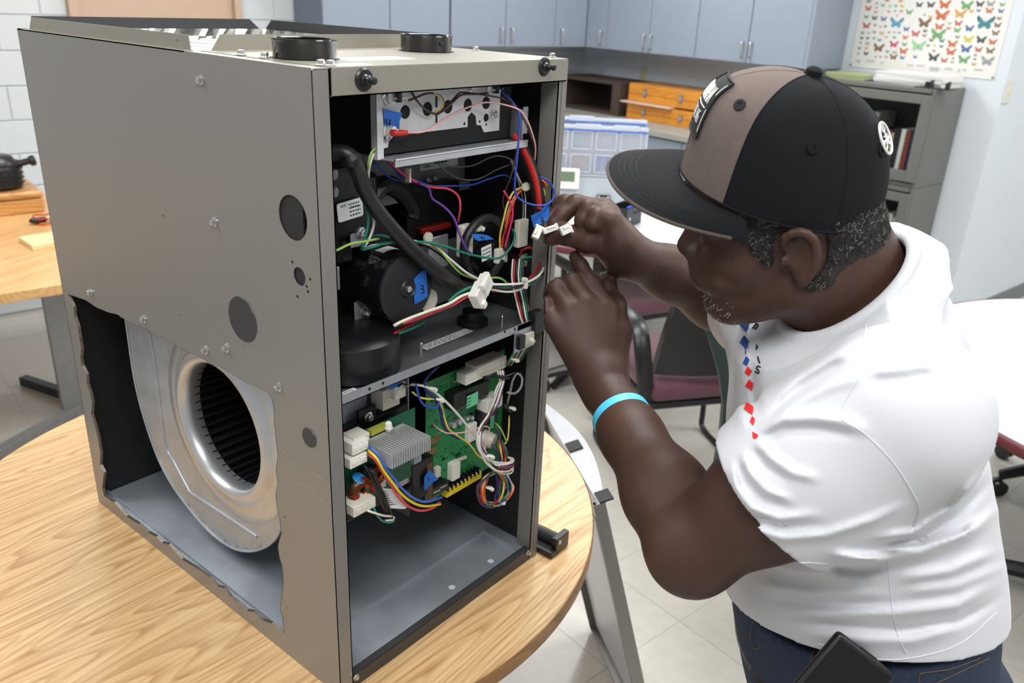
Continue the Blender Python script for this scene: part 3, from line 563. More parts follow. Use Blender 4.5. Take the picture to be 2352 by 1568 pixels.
mb = MB(); p = FY(766, 640, 0.09); mb.rbox(p+[-0.006, -0.004, -0.016], p+[0.008, 0.006, 0.016], 0.002); obj('motor_bracket', mb, M_GALV, motor)
p = FY(990, 690, 0.05); mb = MB(); mb.lathe([(0.016, 0), (0.016, 0.001), (0.0001, 0.001)], FY(985, 690, 0.045), (0, -1, 0), 24); obj('motor_washer', mb, M_IVO, motor)
# ---- inducer housing: black volute behind and below the motor
c = FY(840, 640, 0.15); mb = MB(); mb.lathe([(0.075, 0.0), (0.080, 0.003), (0.080, 0.045), (0.07, 0.05)], (mc[0]-0.005, 0.128, mc[2]-0.002), (0, 1, 0), 48); vol = obj('inducer_housing', mb, M_BLK, FU, smooth=True, sharp=40)
p = FY(822, 775, 0.07); mb = MB(); mb.lathe([(0.066, -0.028), (0.070, -0.026), (0.070, 0.02), (0.062, 0.026), (0.03, 0.03)], (p[0]-0.006, 0.085, z0+0.030), (0, 0, 1), 48); obj('housing_drum', mb, M_BLK, vol, smooth=True, sharp=40)
p = FY(800, 465, 0.09); mb = MB(); mb.rbox(p+[-0.035, 0.0, -0.045], p+[0.035, 0.05, 0.045], 0.006, R=None); obj('housing_block', mb, M_BLK, vol)
p = FY(845, 470, 0.10); mb = MB(); mb.rbox(p+[-0.03, 0.0, -0.05], p+[0.02, 0.03, 0.04], 0.006); obj('housing_block', mb, M_BLK, vol)
mb = MB(); mb.tube([FY(x, y, 0.115) for x, y in ((838, 470), (880, 425), (920, 440), (945, 480), (942, 500))], 0.0135, 10); obj('housing_rib', mb, M_BLK, vol, smooth=True)
mb = MB(); mb.rbox(FY(790, 455, 0.12)+[-0.02, 0, -0.01], FY(790, 455, 0.12)+[0.05, 0.02, 0.03], 0.005); obj('housing_ear', mb, M_BLK, vol)
mb = MB(); p = FY(770, 560, 0.10); mb.rbox(p+[-0.004, 0, -0.03], p+[0.03, 0.03, 0.035], 0.004)
for dz in (-0.02, 0.0, 0.02): mb.lathe([(0.005, 0), (0.004, 0.002), (0.0001, 0.001)], p+[0.012, 0, dz], (0, -1, 0), 10)
obj('housing_block', mb, M_BLK, vol)
p0_, p1_ = FY(763, 487, 0.085), FY(811, 458, 0.085); p2_ = FY(777, 512, 0.085); L = lab(p2_, FY(825, 497, 0.085)-p2_, p0_-p2_, 0.041, 0.024, vol, 4, block=(0.019, 0.037), corner=0.003)
text('print', 'Housing', 0.0048, L[1]+L[2]*0.037+L[3]*0.016, -L[2], -L[3], M_INK, L[0]); text('print', '0570', 0.0042, L[1]+L[2]*0.014+L[3]*0.021, -L[2], -L[3], M_INK, L[0])
for q in ((757, 400), (758, 440)): p = FY(*q, 0.06); mb = MB(); mb.lathe([(0.006, 0), (0.007, 0.003), (0.006, 0.008), (0.0001, 0.008)], p, (0.4, -1, 0), 12); obj('hose_clamp', mb, M_CHR, vol)
# ---- drain hose, flat wrapped exhaust hose
def wire(pts, c, r=0.0014, parent=None, seg=7, label=None):
    mb = MB(); mb.tube([FY(*q) for q in pts], r*.88, seg, step=0.005); return obj('wire', mb, wm(c), parent or FU, smooth=True, sharp=0, label=label or '%s insulated wire' % c)
mb = MB(); mb.tube([FY(*q) for q in ((752, 352, 0.06), (780, 350, 0.05), (803, 358, 0.04), (822, 392, 0.035), (840, 440, 0.035), (872, 490, 0.03), (915, 540, 0.025), (960, 585, 0.022), (1010, 628, 0.022), (1050, 655, 0.03), (1085, 662, 0.05), (1110, 652, 0.09))], 0.0098, 14); obj('drain_hose', mb, M_RUB, FU, smooth=True)
mb = MB(); mb.lathe([(0.0105, 0), (0.0125, 0.006), (0.0105, 0.012)], FY(800, 356, 0.038), (0.5, -0.3, -1), 16, caps=False); obj('hose_cuff', mb, M_RUB, FU, smooth=True)
hp = [(1178, 310, 0.05), (1195, 335, 0.04), (1215, 375, 0.03), (1230, 420, 0.02), (1236, 455, 0.015), (1238, 480, 0.015)]
mb = MB(); mb.tube([FY(*q) for q in hp], 0.0098, 12); hose = obj('pressure_hose', mb, M_RUB, FU, smooth=True)
mb = MB(); mb.tube([FY(x+1, y-1, v-0.0088) for x, y, v in hp], 0.0045, 10, flat=0.6, up=(1, 0, 0)); obj('hose_stripe', mb, M_REDP, hose, smooth=True)
# ---- pressure switch and coil of hose
pc = FY(1112, 578, 0.085)
mb = MB(); mb.lathe([(0.036, 0.0), (0.04, 0.004), (0.04, 0.02), (0.034, 0.024)], pc+[0.004, 0.0, 0.002], (0, 1, 0), 40); mb.lathe([(0.0001, -0.026), (0.019, -0.026), (0.022, -0.024), (0.024, -0.002), (0.033, 0.0)], pc, (0, 1, 0), 40, caps=False); ps = obj('pressure_switch', mb, M_BLK, FU, smooth=True, sharp=40)
c2 = FY(1118, 573, 0.05); P = [c2+np.array([math.cos(t)*(0.0425+0.002*math.sin(3*t)), 0.006*math.sin(t*0.5), math.sin(t)*0.0465]) for t in np.linspace(-0.2, 2*PI-0.5, 40)]
mb = MB(); mb.tube(P, 0.0065, 10, step=0.01); obj('vacuum_hose', mb, M_RUB, FU, smooth=True)
p = FY(1076, 545, 0.065); mb = MB(); mb.rbox(p+[-0.012, 0, -0.03], p+[0.012, 0.014, 0.018], 0.003); mb.lathe([(0.008, 0), (0.008, 0.01), (0.005, 0.012), (0.0001, 0.012)], p+[0.01, 0, 0.014], (0, -1, 0.3), 14); mb.cyl(p+[0.008, -0.006, 0.016], p+[0.022, -0.008, 0.01], 0.0045, 12); obj('switch_collar', mb, M_IVO, ps)
tape([(1082, 538), (1100, 537), (1120, 540), (1134, 549), (1115, 551), (1098, 553), (1089, 548)], 0.045, [[(1104, 544), (1108, 548), (1107, 543)], [(1113, 549), (1112, 544)]], ps)
p = FY(1105, 583, 0.052); L = lab(p+[0, -0.002, -0.012], (1, 0, 0.12), (0, 0, 1), 0.022, 0.022, ps, 3)
p = FY(1140, 600, 0.05); mb = MB(); mb.rbox(p+[0, -0.002, -0.004], p+[0.02, 0.006, 0.018], 0.001); obj('plug_connector', mb, M_WHT, ps)
mb = MB(); p = FY(1150, 595, 0.055); mb.rbox(p+[-0.002, -0.004, -0.006], p+[0.004, 0, 0.012], 0.001); mb.rbox(p+[0.006, -0.004, -0.006], p+[0.012, 0, 0.012], 0.001); obj('terminal', mb, M_IVO, ps)
# second switch low at the right
p = FY(1207, 610, 0.06); mb = MB(); mb.lathe([(0.024, 0), (0.026, 0.004), (0.026, 0.02)], p, (0, 1, 0), 32); mb.lathe([(0.0001, -0.002), (0.023, -0.002), (0.024, 0.001)], p, (0, 1, 0), 32, caps=False); ps2 = obj('pressure_switch', mb, M_BLK, FU, smooth=True, sharp=40)
for q in ((1200, 590), (1200, 607)): r_ = FY(*q, 0.052); mb = MB(); mb.rbox(r_+[-0.006, -0.003, -0.004], r_+[0.010, 0.002, 0.005], 0.001); obj('terminal', mb, M_IVO, ps2)
# gas valve behind: red bar and grey bracket
mb = MB(); p = FY(1005, 527, 0.14); mb.rbox(p+[-0.03, 0.004, -0.004], p+[0.035, 0.02, 0.005], 0.002); obj('gas_valve_label', mb, mat('valve_red', (150, 28, 24), .4), FU)
mb = MB(); p = FY(1000, 500, 0.15); mb.rbox(p+[-0.055, 0.004, -0.03], p+[0.06, 0.04, 0.05], 0.006); obj('gas_valve', mb, M_BLK, FU)
mb = MB(); p = FY(1000, 545, 0.10); mb.rbox(p+[-0.01, 0.002, -0.05], p+[0.03, 0.006, 0.0], 0.002); gb = obj('valve_bracket', mb, M_GALV, FU); mb = MB(); mb.lathe([(0.008, 0), (0.008, 0.004), (0.0001, 0.0045)], FY(981, 545, 0.10), (0, -1, 0), 18); obj('bracket_cap', mb, M_IVO, gb, smooth=True)
mb = MB(); mb.rbox(FY(1020, 640, 0.12)+[-0.03, 0.02, -0.05], FY(1020, 640, 0.12)+[0.06, 0.03, 0.05], 0.003); obj('valve_backing_plate', mb, M_GALVD, FU)
# drain boot on the deck
p = FZ(1085, 742, z0+0.001); mb = MB(); mb.lathe([(0.024, 0), (0.024, 0.008), (0.016, 0.010), (0.016, 0.022), (0.012, 0.022), (0.012, 0.002), (0.0001, 0.002)], (p[0], p[1], z0+0.0005), (0, 0, 1), 24); obj('drain_boot', mb, M_RUB, FU, smooth=True, sharp=40)
# ---- wiring harness, upper compartment
wire([(946, 212, BY), (955, 228, 0.04), (975, 250, 0.04), (1000, 262, 0.04), (1012, 258, 0.038), (1020, 238, 0.036), (1010, 220, 0.038), (985, 214, 0.038), (960, 222, 0.04), (938, 231, BY-0.004)], 'brown', 0.0016)
wire([(998, 258, 0.036), (1012, 250, 0.034), (1018, 236, 0.034), (1010, 221, 0.036), (995, 213, 0.037)], 'yellow', 0.0012)
wire([(1015, 257, 0.036), (1040, 235, 0.036), (1060, 218, 0.037), (1095, 216, 0.04), (1130, 214, BY-0.004)], 'brown', 0.0016)
wire([(1004, 260, 0.036), (1030, 240, 0.04), (1052, 216, 0.04), (1065, 212, 0.04), (1110, 218, 0.04), (1160, 228, 0.03), (1185, 250, 0.02), (1195, 270, 0.015), (1190, 330, 0.01), (1175, 400, 0.02), (1160, 440, 0.04), (1155, 470, 0.05), (1170, 500, 0.05), (1195, 517, 0.04), (1210, 520, 0.04)], 'brown', 0.0013)
wire([(934, 305, BY-0.016), (970, 303, 0.03), (1000, 290, 0.03), (1040, 262, 0.03), (1085, 243, 0.03), (1120, 235, 0.03), (1165, 242, 0.02), (1195, 254, 0.012), (1210, 275, 0.01), (1222, 305, 0.01), (1230, 340, 0.015), (1226, 385, 0.03)], 'palepink', 0.0014)
wire([(1140, 190, 0.05), (1160, 215, 0.03), (1180, 238, 0.02), (1193, 262, 0.012), (1192, 310, 0.008), (1188, 360, 0.004), (1184, 400, 0.002), (1183, 440, 0.0), (1200, 462, -0.004), (1235, 472, -0.008), (1262, 466, -0.008), (1273, 445, -0.006), (1262, 418, -0.002), (1240, 406, 0.004)], 'blue', 0.0017)
wire([(1150, 205, 0.05), (1178, 240, 0.02), (1200, 268, 0.014), (1215, 300, 0.014), (1228, 340, 0.02), (1222, 380, 0.03)], 'brown', 0.0014)
wire([(858, 372, 0.08), (880, 395, 0.08), (905, 412, 0.08), (930, 410, 0.08)], 'blue', 0.0016)
wire([(890, 368, 0.08), (915, 395, 0.075), (935, 405, 0.075), (985, 425, 0.07), (1020, 427, 0.07), (1080, 425, 0.07), (1120, 412, 0.07), (1158, 402, 0.06), (1185, 415, 0.06)], 'blue', 0.0016)
wire([(895, 370, 0.085), (925, 408, 0.08), (960, 420, 0.075), (985, 425, 0.07), (1010, 430, 0.07)], 'navy', 0.0022)
wire([(892, 368, 0.078), (920, 395, 0.07), (960, 420, 0.065), (995, 430, 0.06), (1030, 434, 0.06), (1052, 450, 0.06), (1057, 475, 0.06), (1052, 510, 0.07)], 'coral', 0.0019)
wire([(960, 420, 0.06), (985, 432, 0.056), (992, 455, 0.056), (1020, 475, 0.056), (1042, 500, 0.05), (1055, 535, 0.045), (1070, 570, 0.042), (1084, 583, 0.045)], 'purple', 0.0019)
wire([(990, 350, 0.15), (1010, 372, 0.13), (1040, 382, 0.12), (1085, 380, 0.1), (1130, 360, 0.09), (1160, 360, 0.08), (1180, 370, 0.07)], 'gray', 0.0012)
wire([(992, 352, 0.15), (1015, 385, 0.13), (1050, 408, 0.12), (1095, 412, 0.1), (1140, 390, 0.09), (1170, 378, 0.08)], 'gray', 0.0012)
wire([(1172, 368, 0.06), (1185, 400, 0.055), (1195, 430, 0.05), (1202, 470, 0.05), (1200, 515, 0.05)], 'gray', 0.0013)
wire([(1174, 366, 0.055), (1190, 405, 0.05), (1205, 440, 0.045), (1207, 480, 0.045), (1206, 515, 0.045)], 'white', 0.0012)
for pts, c in (([(1240, 410, 0.02), (1252, 420, 0.012), (1258, 440, 0.01), (1260, 470, 0.01), (1250, 495, 0.01)], 'orange'), ([(1238, 425, 0.02), (1248, 435, 0.014), (1254, 460, 0.012), (1248, 492, 0.012)], 'yellow'),
               ([(1205, 428, 0.04), (1180, 440, 0.04), (1165, 470, 0.04), (1155, 510, 0.045), (1148, 545, 0.05), (1150, 590, 0.052)], 'yellow'), ([(1207, 432, 0.042), (1190, 445, 0.04), (1175, 475, 0.04), (1163, 512, 0.045), (1155, 550, 0.05), (1153, 590, 0.052)], 'orange'),
               ([(1157, 438, 0.04), (1170, 460, 0.038), (1178, 490, 0.038), (1172, 520, 0.04), (1162, 560, 0.045), (1160, 590, 0.05)], 'pink'), ([(1172, 450, 0.046), (1180, 470, 0.044), (1172, 500, 0.044), (1160, 530, 0.046), (1150, 560, 0.05)], 'red'), ([(1200, 430, 0.045), (1185, 445, 0.045), (1170, 475, 0.045), (1160, 510, 0.05)], 'palepink')): wire(pts, c, 0.0017)
p = FY(1193, 535, 0.04); mb = MB(); mb.rbox(p+[-0.006, -0.004, -0.022], p+[0.017, 0.006, 0.02], 0.0015, R=None); obj('plug_connector', mb, M_IVO, FU)
mb = MB(); p = FY(1207, 428, 0.035); mb.lathe([(0.006, 0), (0.007, 0.002), (0.006, 0.004)], p, (1, 0.2, -.4), 12); obj('cable_tie', mb, M_IVO, FU)
mb = MB(); p = FY(938, 404, 0.068); mb.box(p+[-0.002, -0.004, -0.008], p+[0.0015, 0.004, 0.010]); obj('cable_tie', mb, M_IVO, FU)
# ground and motor leads
wire([(862, 340, 0.05), (852, 352, 0.05), (846, 372, 0.05), (845, 395, 0.06), (838, 415, 0.07)], 'lime', 0.0017)
wire([(858, 352, 0.052), (850, 375, 0.052), (846, 410, 0.06), (849, 450, 0.05), (858, 495, 0.045), (858, 520, 0.045), (845, 555, 0.05), (832, 572, 0.055)], 'white', 0.0019)
wire([(836, 430, 0.06), (842, 465, 0.05), (846, 495, 0.045), (843, 530, 0.045), (830, 568, 0.05)], 'green', 0.0019)
wire([(762, 577, 0.04), (775, 574, 0.04), (805, 560, 0.04), (840, 554, 0.04), (870, 548, 0.045)], 'lime', 0.0018)
wire([(832, 574, 0.05), (860, 566, 0.045), (890, 557, 0.04), (930, 555, 0.035), (985, 557, 0.03), (1030, 568, 0.03), (1075, 583, 0.03), (1120, 592, 0.032), (1148, 592, 0.034), (1165, 578, 0.03), (1180, 555, 0.03), (1182, 535, 0.035), (1175, 525, 0.045)], 'green', 0.002)
wire([(830, 573, 0.05), (845, 548, 0.055), (870, 540, 0.055), (910, 549, 0.05), (930, 553, 0.05)], 'green', 0.002)
wire([(985, 557, 0.036), (1010, 575, 0.032), (1035, 605, 0.03), (1062, 630, 0.03), (1100, 640, 0.03), (1145, 638, 0.03), (1165, 650, 0.03)], 'lime', 0.0019)
wire([(880, 560, 0.05), (935, 552, 0.045), (995, 565, 0.035), (1030, 592, 0.03), (1070, 625, 0.025), (1100, 642, 0.022)], 'white', 0.0021)
wire([(850, 575, 0.052), (900, 560, 0.05), (960, 558, 0.045), (1005, 580, 0.04), (1050, 617, 0.035), (1100, 648, 0.03)], 'black', 0.0019)
for pts, c in (([(904, 748, 0.02), (930, 735, 0.015), (980, 716, 0.01), (1030, 698, 0.006), (1060, 680, 0.005), (1090, 670, 0.004)], 'cream'), ([(925, 742, 0.025), (960, 732, 0.018), (1000, 715, 0.012), (1040, 700, 0.008), (1065, 685, 0.006), (1090, 674, 0.005)], 'coral'),
               ([(1030, 693, 0.012), (1050, 675, 0.01), (1075, 662, 0.008), (1100, 657, 0.006)], 'green'), ([(905, 752, 0.03), (940, 740, 0.025), (1000, 722, 0.02), (1050, 700, 0.015), (1080, 682, 0.01)], 'black'), ([(905, 766, 0.03), (930, 752, 0.03), (955, 745, 0.03)], 'red'), ([(915, 766, 0.028), (950, 752, 0.026), (975, 738, 0.026)], 'green'), ([(1035, 690, 0.014), (1055, 672, 0.012), (1080, 660, 0.01)], 'yellow')): wire(pts, c, 0.0024)
P0 = FY(1105, 665, 0.0); mb = MB()
Rm = roty(-0.55)@rotz(0.3)
for lo, hi in (((-0.024, -0.006, -0.013), (0.006, 0.008, 0.012)), ((-0.004, -0.009, -0.010), (0.022, 0.006, 0.011)), ((-0.008, -0.012, 0.006), (0.012, -0.004, 0.016)), ((-0.022, -0.010, -0.016), (-0.012, 0.006, -0.006)), ((0.014, -0.005, 0.0), (0.028, 0.004, 0.008))): mb.rbox(lo, hi, 0.0015, R=Rm, c=P0)
con = obj('motor_plug', mb, M_WHT, FU)
for pts, c in (([(1130, 653, 0.004), (1170, 653, 0.002), (1210, 648, 0.0), (1240, 630, 0.002), (1250, 605, 0.012), (1240, 580, 0.025), (1220, 568, 0.04), (1195, 575, 0.05)], 'white'), ([(1130, 660, 0.004), (1170, 662, 0.002), (1215, 650, 0.001), (1246, 630, 0.006), (1251, 600, 0.018), (1238, 572, 0.03), (1210, 562, 0.045)], 'black'), ([(1128, 664, 0.005), (1165, 670, 0.004), (1195, 664, 0.004), (1215, 652, 0.003)], 'white'), ([(1130, 656, 0.006), (1175, 660, 0.004), (1220, 652, 0.004), (1250, 626, 0.01)], 'green'), ([(1130, 668, 0.008), (1160, 669, 0.007)], 'red'), ([(1215, 640, 0.012), (1236, 615, 0.012), (1240, 590, 0.02), (1228, 572, 0.03), (1205, 570, 0.04), (1190, 590, 0.05)], 'red'), ([(1190, 610, 0.05), (1200, 595, 0.045), (1225, 590, 0.03), (1240, 600, 0.02)], 'green')): wire(pts, c, 0.0021)
mb = MB(); p = FY(1205, 650, 0.0); mb.rbox(p+[-0.0025, -0.005, -0.008], p+[0.0025, 0.005, 0.008], 0.001); mb.box(p+[-0.008, -0.006, 0.006], p+[-0.002, -0.002, 0.010]); obj('cable_tie', mb, M_WHT, FU)
for k, c in enumerate(('white', 'red', 'black', 'white', 'green', 'brown')):
    wire([(1178+k*5, 595, 0.04), (1176+k*5, 640, 0.03), (1186+k*5, 690, 0.02), (1196+k*4, 730, 0.008), (1206+k*3, 760, 0.006), (1200+k*3, 790, 0.01), (1184+k*4, 815, 0.02), (1172+k*4, 832, 0.03)], c, 0.0016)
# ---------------------------------------------------------------- lower compartment: circuit boards and their harness
Q5 = lambda x, y: (750+x/3.564, 780+y/3.564)          # from the enlarged crop the details were read in
def F5(x, y, v): return FY(*Q5(x, y), v)
def bx(name, x0, y0, x1, y1, v, d, m, parent, r=0.001, **k):      # box whose face lies in plane y = v, d deep to the back
    a, b = F5(x0, y0, v), F5(x1, y1, v); c = (a+b)/2
    h = 0.5*abs(F5((x0+x1)/2, y0, v)[2]-F5((x0+x1)/2, y1, v)[2]); w = 0.5*abs(F5(x0, (y0+y1)/2, v)[0]-F5(x1, (y0+y1)/2, v)[0])
    mb = MB(); mb.rbox((c[0]-w, v, c[2]-h), (c[0]+w, v+d, c[2]+h), r); return obj(name, mb, m, parent, **k)
BV = 0.062
mb = MB(); mb.box((0.010, 0.084, 0.25), (0.194, 0.087, 0.4455)); obj('board_backing_panel', mb, mat('backing_grey', (196, 201, 212), 0.5, 0.1, 0.05, 20), FU)
mb = MB(); mb.box((0.20, 0.105, 0.17), (0.40, 0.120, 0.43)); mb.box((0.196, 0.07, 0.17), (0.2, 0.12, 0.43)); obj('board_tray', mb, M_BLK, FU)
mb = MB(); mb.box((0.1945, 0.066, 0.20), (0.1957, 0.07, 0.445)); obj('tray_edge', mb, M_GALVB, FU)
pts = [(812, 372), (1000, 296), (1220, 180), (1480, 165), (1470, 520), (1250, 1080), (960, 1255), (880, 1170), (806, 960)]
P = [F5(x, y, BV) for x, y in pts]; xs = [p[0] for p in P]
bl_, br_ = F5(815, 372, BV), F5(1440, 190, BV); z1 = F5(815, 372, BV)[2]; z0b = F5(1100, 1175, BV)[2]
xR = min(F5(1478, 300, BV)[0], 0.405)
board = obj('control_board', MB().box((bl_[0], BV, z0b), (xR, BV+0.0016, z1+0.004)), M_PCB, FU)
# silkscreen
mb = MB(); M_SILK = mat('silkscreen', (186, 214, 120), 0.5)
for a, b in (((840, 420), (1000, 330)), ((1000, 330), (1000, 395)), ((1000, 395), (850, 470)), ((1020, 330), (1100, 270)), ((1130, 270), (1240, 200)), ((830, 690), (860, 660)), ((880, 790), (960, 740))):
    p, q = F5(*a, BV-0.0002), F5(*b, BV-0.0002); mb.tube([p, q], 0.00025, 4, smooth=False)
obj('silkscreen', mb, M_SILK, board)
mb = MB(); rs = random.Random(3)
for k in range(120):
    x, z = rs.uniform(bl_[0]+.004, xR-.01), rs.uniform(z0b+0.02, z1-.004); w, h = rs.choice(((.0014, .0007), (.0007, .0014), (.002, .001))); mb.box((x-w, BV-0.0008, z-h), (x+w, BV, z+h))
o = obj('chip', mb, mat('chip_mix', (60, 66, 60), 0.4, 0.0, 0.8, 120), board); o['kind'] = 'stuff'
mb = MB()
for k in range(70):
    x, z = rs.uniform(bl_[0]+.004, xR-.01), rs.uniform(z0b+0.02, z1-.004); mb.lathe([(0.0007, 0), (0.0005, 0.0008), (0.0001, 0.001)], (x, BV, z), (0, -1, 0), 6)
o = obj('solder_joint', mb, M_CHR, board); o['kind'] = 'stuff'
for k in range(4): bx('chip', *[(860, 480, 900, 505), (1170, 600, 1200, 630), (950, 970, 975, 990), (1060, 930, 1100, 950)][k], BV-0.002, 0.002, M_BLK, board)
for x in (1035, 1065, 1096): p = F5(x, 340-0.55*(x-1035), BV); mb = MB(); mb.lathe([(0.0025, 0), (0.002, 0.004), (0.0001, 0.005)], p, (0, -1, 0), 10); obj('solder_pin', mb, M_CHR, board)
rl = bx('relay', 1040, 430, 1140, 565, BV-0.020, 0.02, M_BLK, board); bx('relay', 1105, 395, 1235, 520, BV-0.018, 0.018, M_BLK, board); bx('relay', 1180, 360, 1330, 480, BV-0.016, 0.016, M_BLK, board); bx('relay', 1270, 570, 1400, 690, BV-0.016, 0.016, M_BLK, board)
a = F5(1146, 565, BV-0.0205); lab(a, (1, 0, 0), (0, 0, 1), 0.0255, 0.021, rl, 3, m=M_MINT, block=(0.001, 0.009))
a = F5(1338, 730, BV-0.018); lab(a, (1, 0, 0), (0, 0, 1), 0.009, 0.022, board, 4, m=M_MINT)
for x, y, r in ((1012, 688, 0.0052), (1060, 662, 0.0050), (1120, 636, 0.0036), (1160, 628, 0.0034)):
    mb = MB(); mb.lathe([(r, 0), (r, 0.009), (r*0.9, 0.010), (r*0.8, 0.0096), (0.0001, 0.0096)], F5(x, y, BV), (0, -1, 0.1), 20); obj('capacitor', mb, M_GALVB, board, smooth=True, sharp=40)
bx('film_capacitor', 1032, 1010, 1096, 1145, BV-0.012, 0.012, M_WHT, board); bx('film_capacitor', 1168, 690, 1232, 830, BV-0.010, 0.010, M_WHT, board); bx('film_capacitor', 893, 1050, 938, 1130, BV-0.008, 0.008, M_IVO, board)
mb = MB(); mb.cyl(F5(1040, 1000, BV-0.003), F5(1138, 960, BV-0.003), 0.003, 10); obj('ceramic_resistor', mb, M_IVO, board, smooth=True)
bx('pin_header', 855, 800, 930, 850, BV-0.004, 0.004, mat('header', (120, 100, 60), 0.4), board); bx('pin_header', 830, 895, 905, 945, BV-0.004, 0.004, MATS['header'], board)
# screw terminal strip with yellow base
p, q = F5(962, 1262, BV-0.004), F5(1246, 1096, BV-0.004); zt = (p[2]+q[2])/2
mb = MB(); mb.box((p[0], BV-0.010, zt-0.005), (q[0], BV+0.002, zt+0.008)); ts = obj('terminal_strip', mb, M_YEL, board)
mb = MB(); mb.box((p[0], BV-0.008, zt+0.008), (q[0], BV+0.002, zt+0.013)); obj('strip_body', mb, M_BLK, ts)
for k in range(9):
    x = p[0]+(q[0]-p[0])*(k+0.6)/9.2; mb = MB(); mb.box((x-0.0042, BV-0.013, zt+0.006), (x-0.0032, BV, zt+0.018)); obj('barrier', mb, M_BLK, ts)
    mb = MB(); mb.lathe([(0.0026, 0), (0.0026, 0.002), (0.001, 0.003), (0.0001, 0.002)], (x, BV-0.008, zt+0.0105), (0, -1, 0.3), 10); obj('terminal_screw', mb, M_CHR, ts)
bx('terminal_block', 868, 1190, 1000, 1255, BV-0.018, 0.018, M_BLK, board)
for k in range(8): x, y = 880+(k % 4)*15+(k//4)*60, 1252-(k % 4)*7-(k//4)*42; o_ = F5(x, y, BV-0.0185); mb = MB(); mb.box(o_-[.0012, 0, .0016], o_+[.0012, 0.001, .0016]); obj('pin', mb, M_CHR, board)
# connectors
def plugc(x0, y0, x1, y1, v, d, parent, m=M_IVO, n=3):
    o = bx('plug_connector', x0, y0, x1, y1, v, d, m, parent, 0.0008); a, b = F5(x0, y0, v), F5(x1, y1, v); c = (a+b)/2; w = abs(a[0]-b[0])
    for k in range(n): xx = min(a[0], b[0])+w*(k+.5)/n; mb = MB(); mb.box((xx-w*.3/n, v-0.0012, c[2]-0.002), (xx+w*.3/n, v+0.0004, c[2]+0.003)); obj('latch', mb, m, o)
    return o
plugc(1245, 178, 1470, 275, BV-0.028, 0.028, board, M_IVO, 6); plugc(1142, 262, 1278, 345, BV-0.026, 0.02, board, M_WHT, 4); plugc(1312, 480, 1440, 570, BV-0.022, 0.022, board, M_WHT, 3)
mb = MB(); mb.lathe([(0.012, 0), (0.013, 0.004), (0.013, 0.02), (0.010, 0.022)], F5(1370, 835, BV-0.03), (-0.3, 1, 0.2), 18); obj('round_plug', mb, M_IVO, board, smooth=True, sharp=40)
plugc(462, 395, 600, 555, 0.05, 0.03, FU, M_IVO, 2); plugc(560, 355, 650, 480, 0.04, 0.03, FU, M_WHT, 2)
bx('tape_scrap', 520, 350, 610, 395, 0.036, 0.002, M_TAPE, FU)
bx('mount_bracket', 365, 420, 455, 540, 0.074, 0.009, mat('bracket_brown', (84, 78, 72), 0.5), FU)
# ---- inverter board on its black carrier
LV = 0.042
mb = MB(); mb.rbox((0.045, 0.06, 0.225), (0.19, 0.078, 0.372), 0.003); carrier = obj('board_carrier', mb, M_BLK, FU)
p = F5(340, 630, 0.06); mb = MB(); mb.rbox(p+[-0.016, 0, -0.012], p+[0.016, 0.008, 0.014], 0.003); obj('carrier_ear', mb, M_BLK, carrier); screw(p+[0, -0.0005, 0], (0, -1, 0), carrier, 1.2)
a, b = F5(178, 800, LV), F5(178, 1378, LV)
mb = MB(); mb.box((0.056, LV, b[2]-0.002), (0.185, LV+0.0016, F5(480, 665, LV)[2])); inv = obj('inverter_board', mb, M_PCBD, FU)
p, q = F5(352, 760, LV-0.004), F5(490, 690, LV-0.004); mb = MB(); mb.box((p[0], LV-0.008, p[2]-0.004), (q[0], LV, p[2]+0.004)); obj('pin_header', mb, mat('header_yellow', (176, 176, 70), 0.4), inv)
mb = MB(); mb.cyl(F5(508, 690, LV-0.012), F5(508, 690, LV+0.004), 0.0045, 12); mb.lathe([(0.0045, 0), (0.006, 0.006), (0.003, 0.012)], F5(508, 690, LV-0.012), (0, 0, -1), 12); obj('standoff', mb, M_WHT, inv, smooth=True)
hb = F5(335, 795, 0.03); hx0 = hb[0]; f_ = lambda v: F5(540, 945, v)[0]-hx0
lo, hi = -0.1, 0.03
for _ in range(40):
    mid = (lo+hi)/2
    if f_(mid) > 0: hi = mid
    else: lo = mid
hy0 = (lo+hi)/2; hf = F5(540, 945, hy0); hx1 = F5(850, 785, hy0)[0]; hz1 = hf[2]; hz0 = F5(540, 1062, hy0)[2]
hs = obj('heat_sink', MB().box((hx0, 0.03, hz0), (hx1, 0.036, hz1)), mat('heatsink_alu', (196, 196, 198), 0.4, 0.35, 0.05, 60), FU)
fm = MB().box((-0.0006, hy0, hz0), (0.0006, 0.031, hz1)).mesh('fin', MATS['heatsink_alu'])
NF = 17
for k in range(NF): o = obj('fin', fm, None, hs); o.location = (hx0+(hx1-hx0)*k/(NF-1), 0, 0)
plugc(212, 830, 345, 920, 0.012, 0.03, inv, M_WHT, 3); bx('connector_shell', 225, 785, 355, 850, 0.018, 0.024, M_IVO, inv)
plugc(192, 950, 335, 1030, 0.012, 0.03, inv, M_WHT, 2)
c = F5(275, 1232, 0.022); mb = MB(); R_, r_ = 0.0125, 0.0058
P = [c+np.array([math.cos(t)*(R_+r_*math.cos(t*34)), r_*1.3*math.sin(t*34), math.sin(t)*(R_+r_*math.cos(t*34))]) for t in np.linspace(0.3, 2*PI-.3, 640)]
mb.tube(P, 0.0009, 5, smooth=False); tor = obj('copper_coil', mb, M_COP, inv, smooth=True)
P = [c+np.array([math.cos(t)*R_, 0, math.sin(t)*R_]) for t in np.linspace(0, 2*PI, 40)]; mb = MB(); mb.tube(P, r_*0.9, 10, smooth=False); obj('coil_core', mb, M_PCBD, tor, smooth=True)
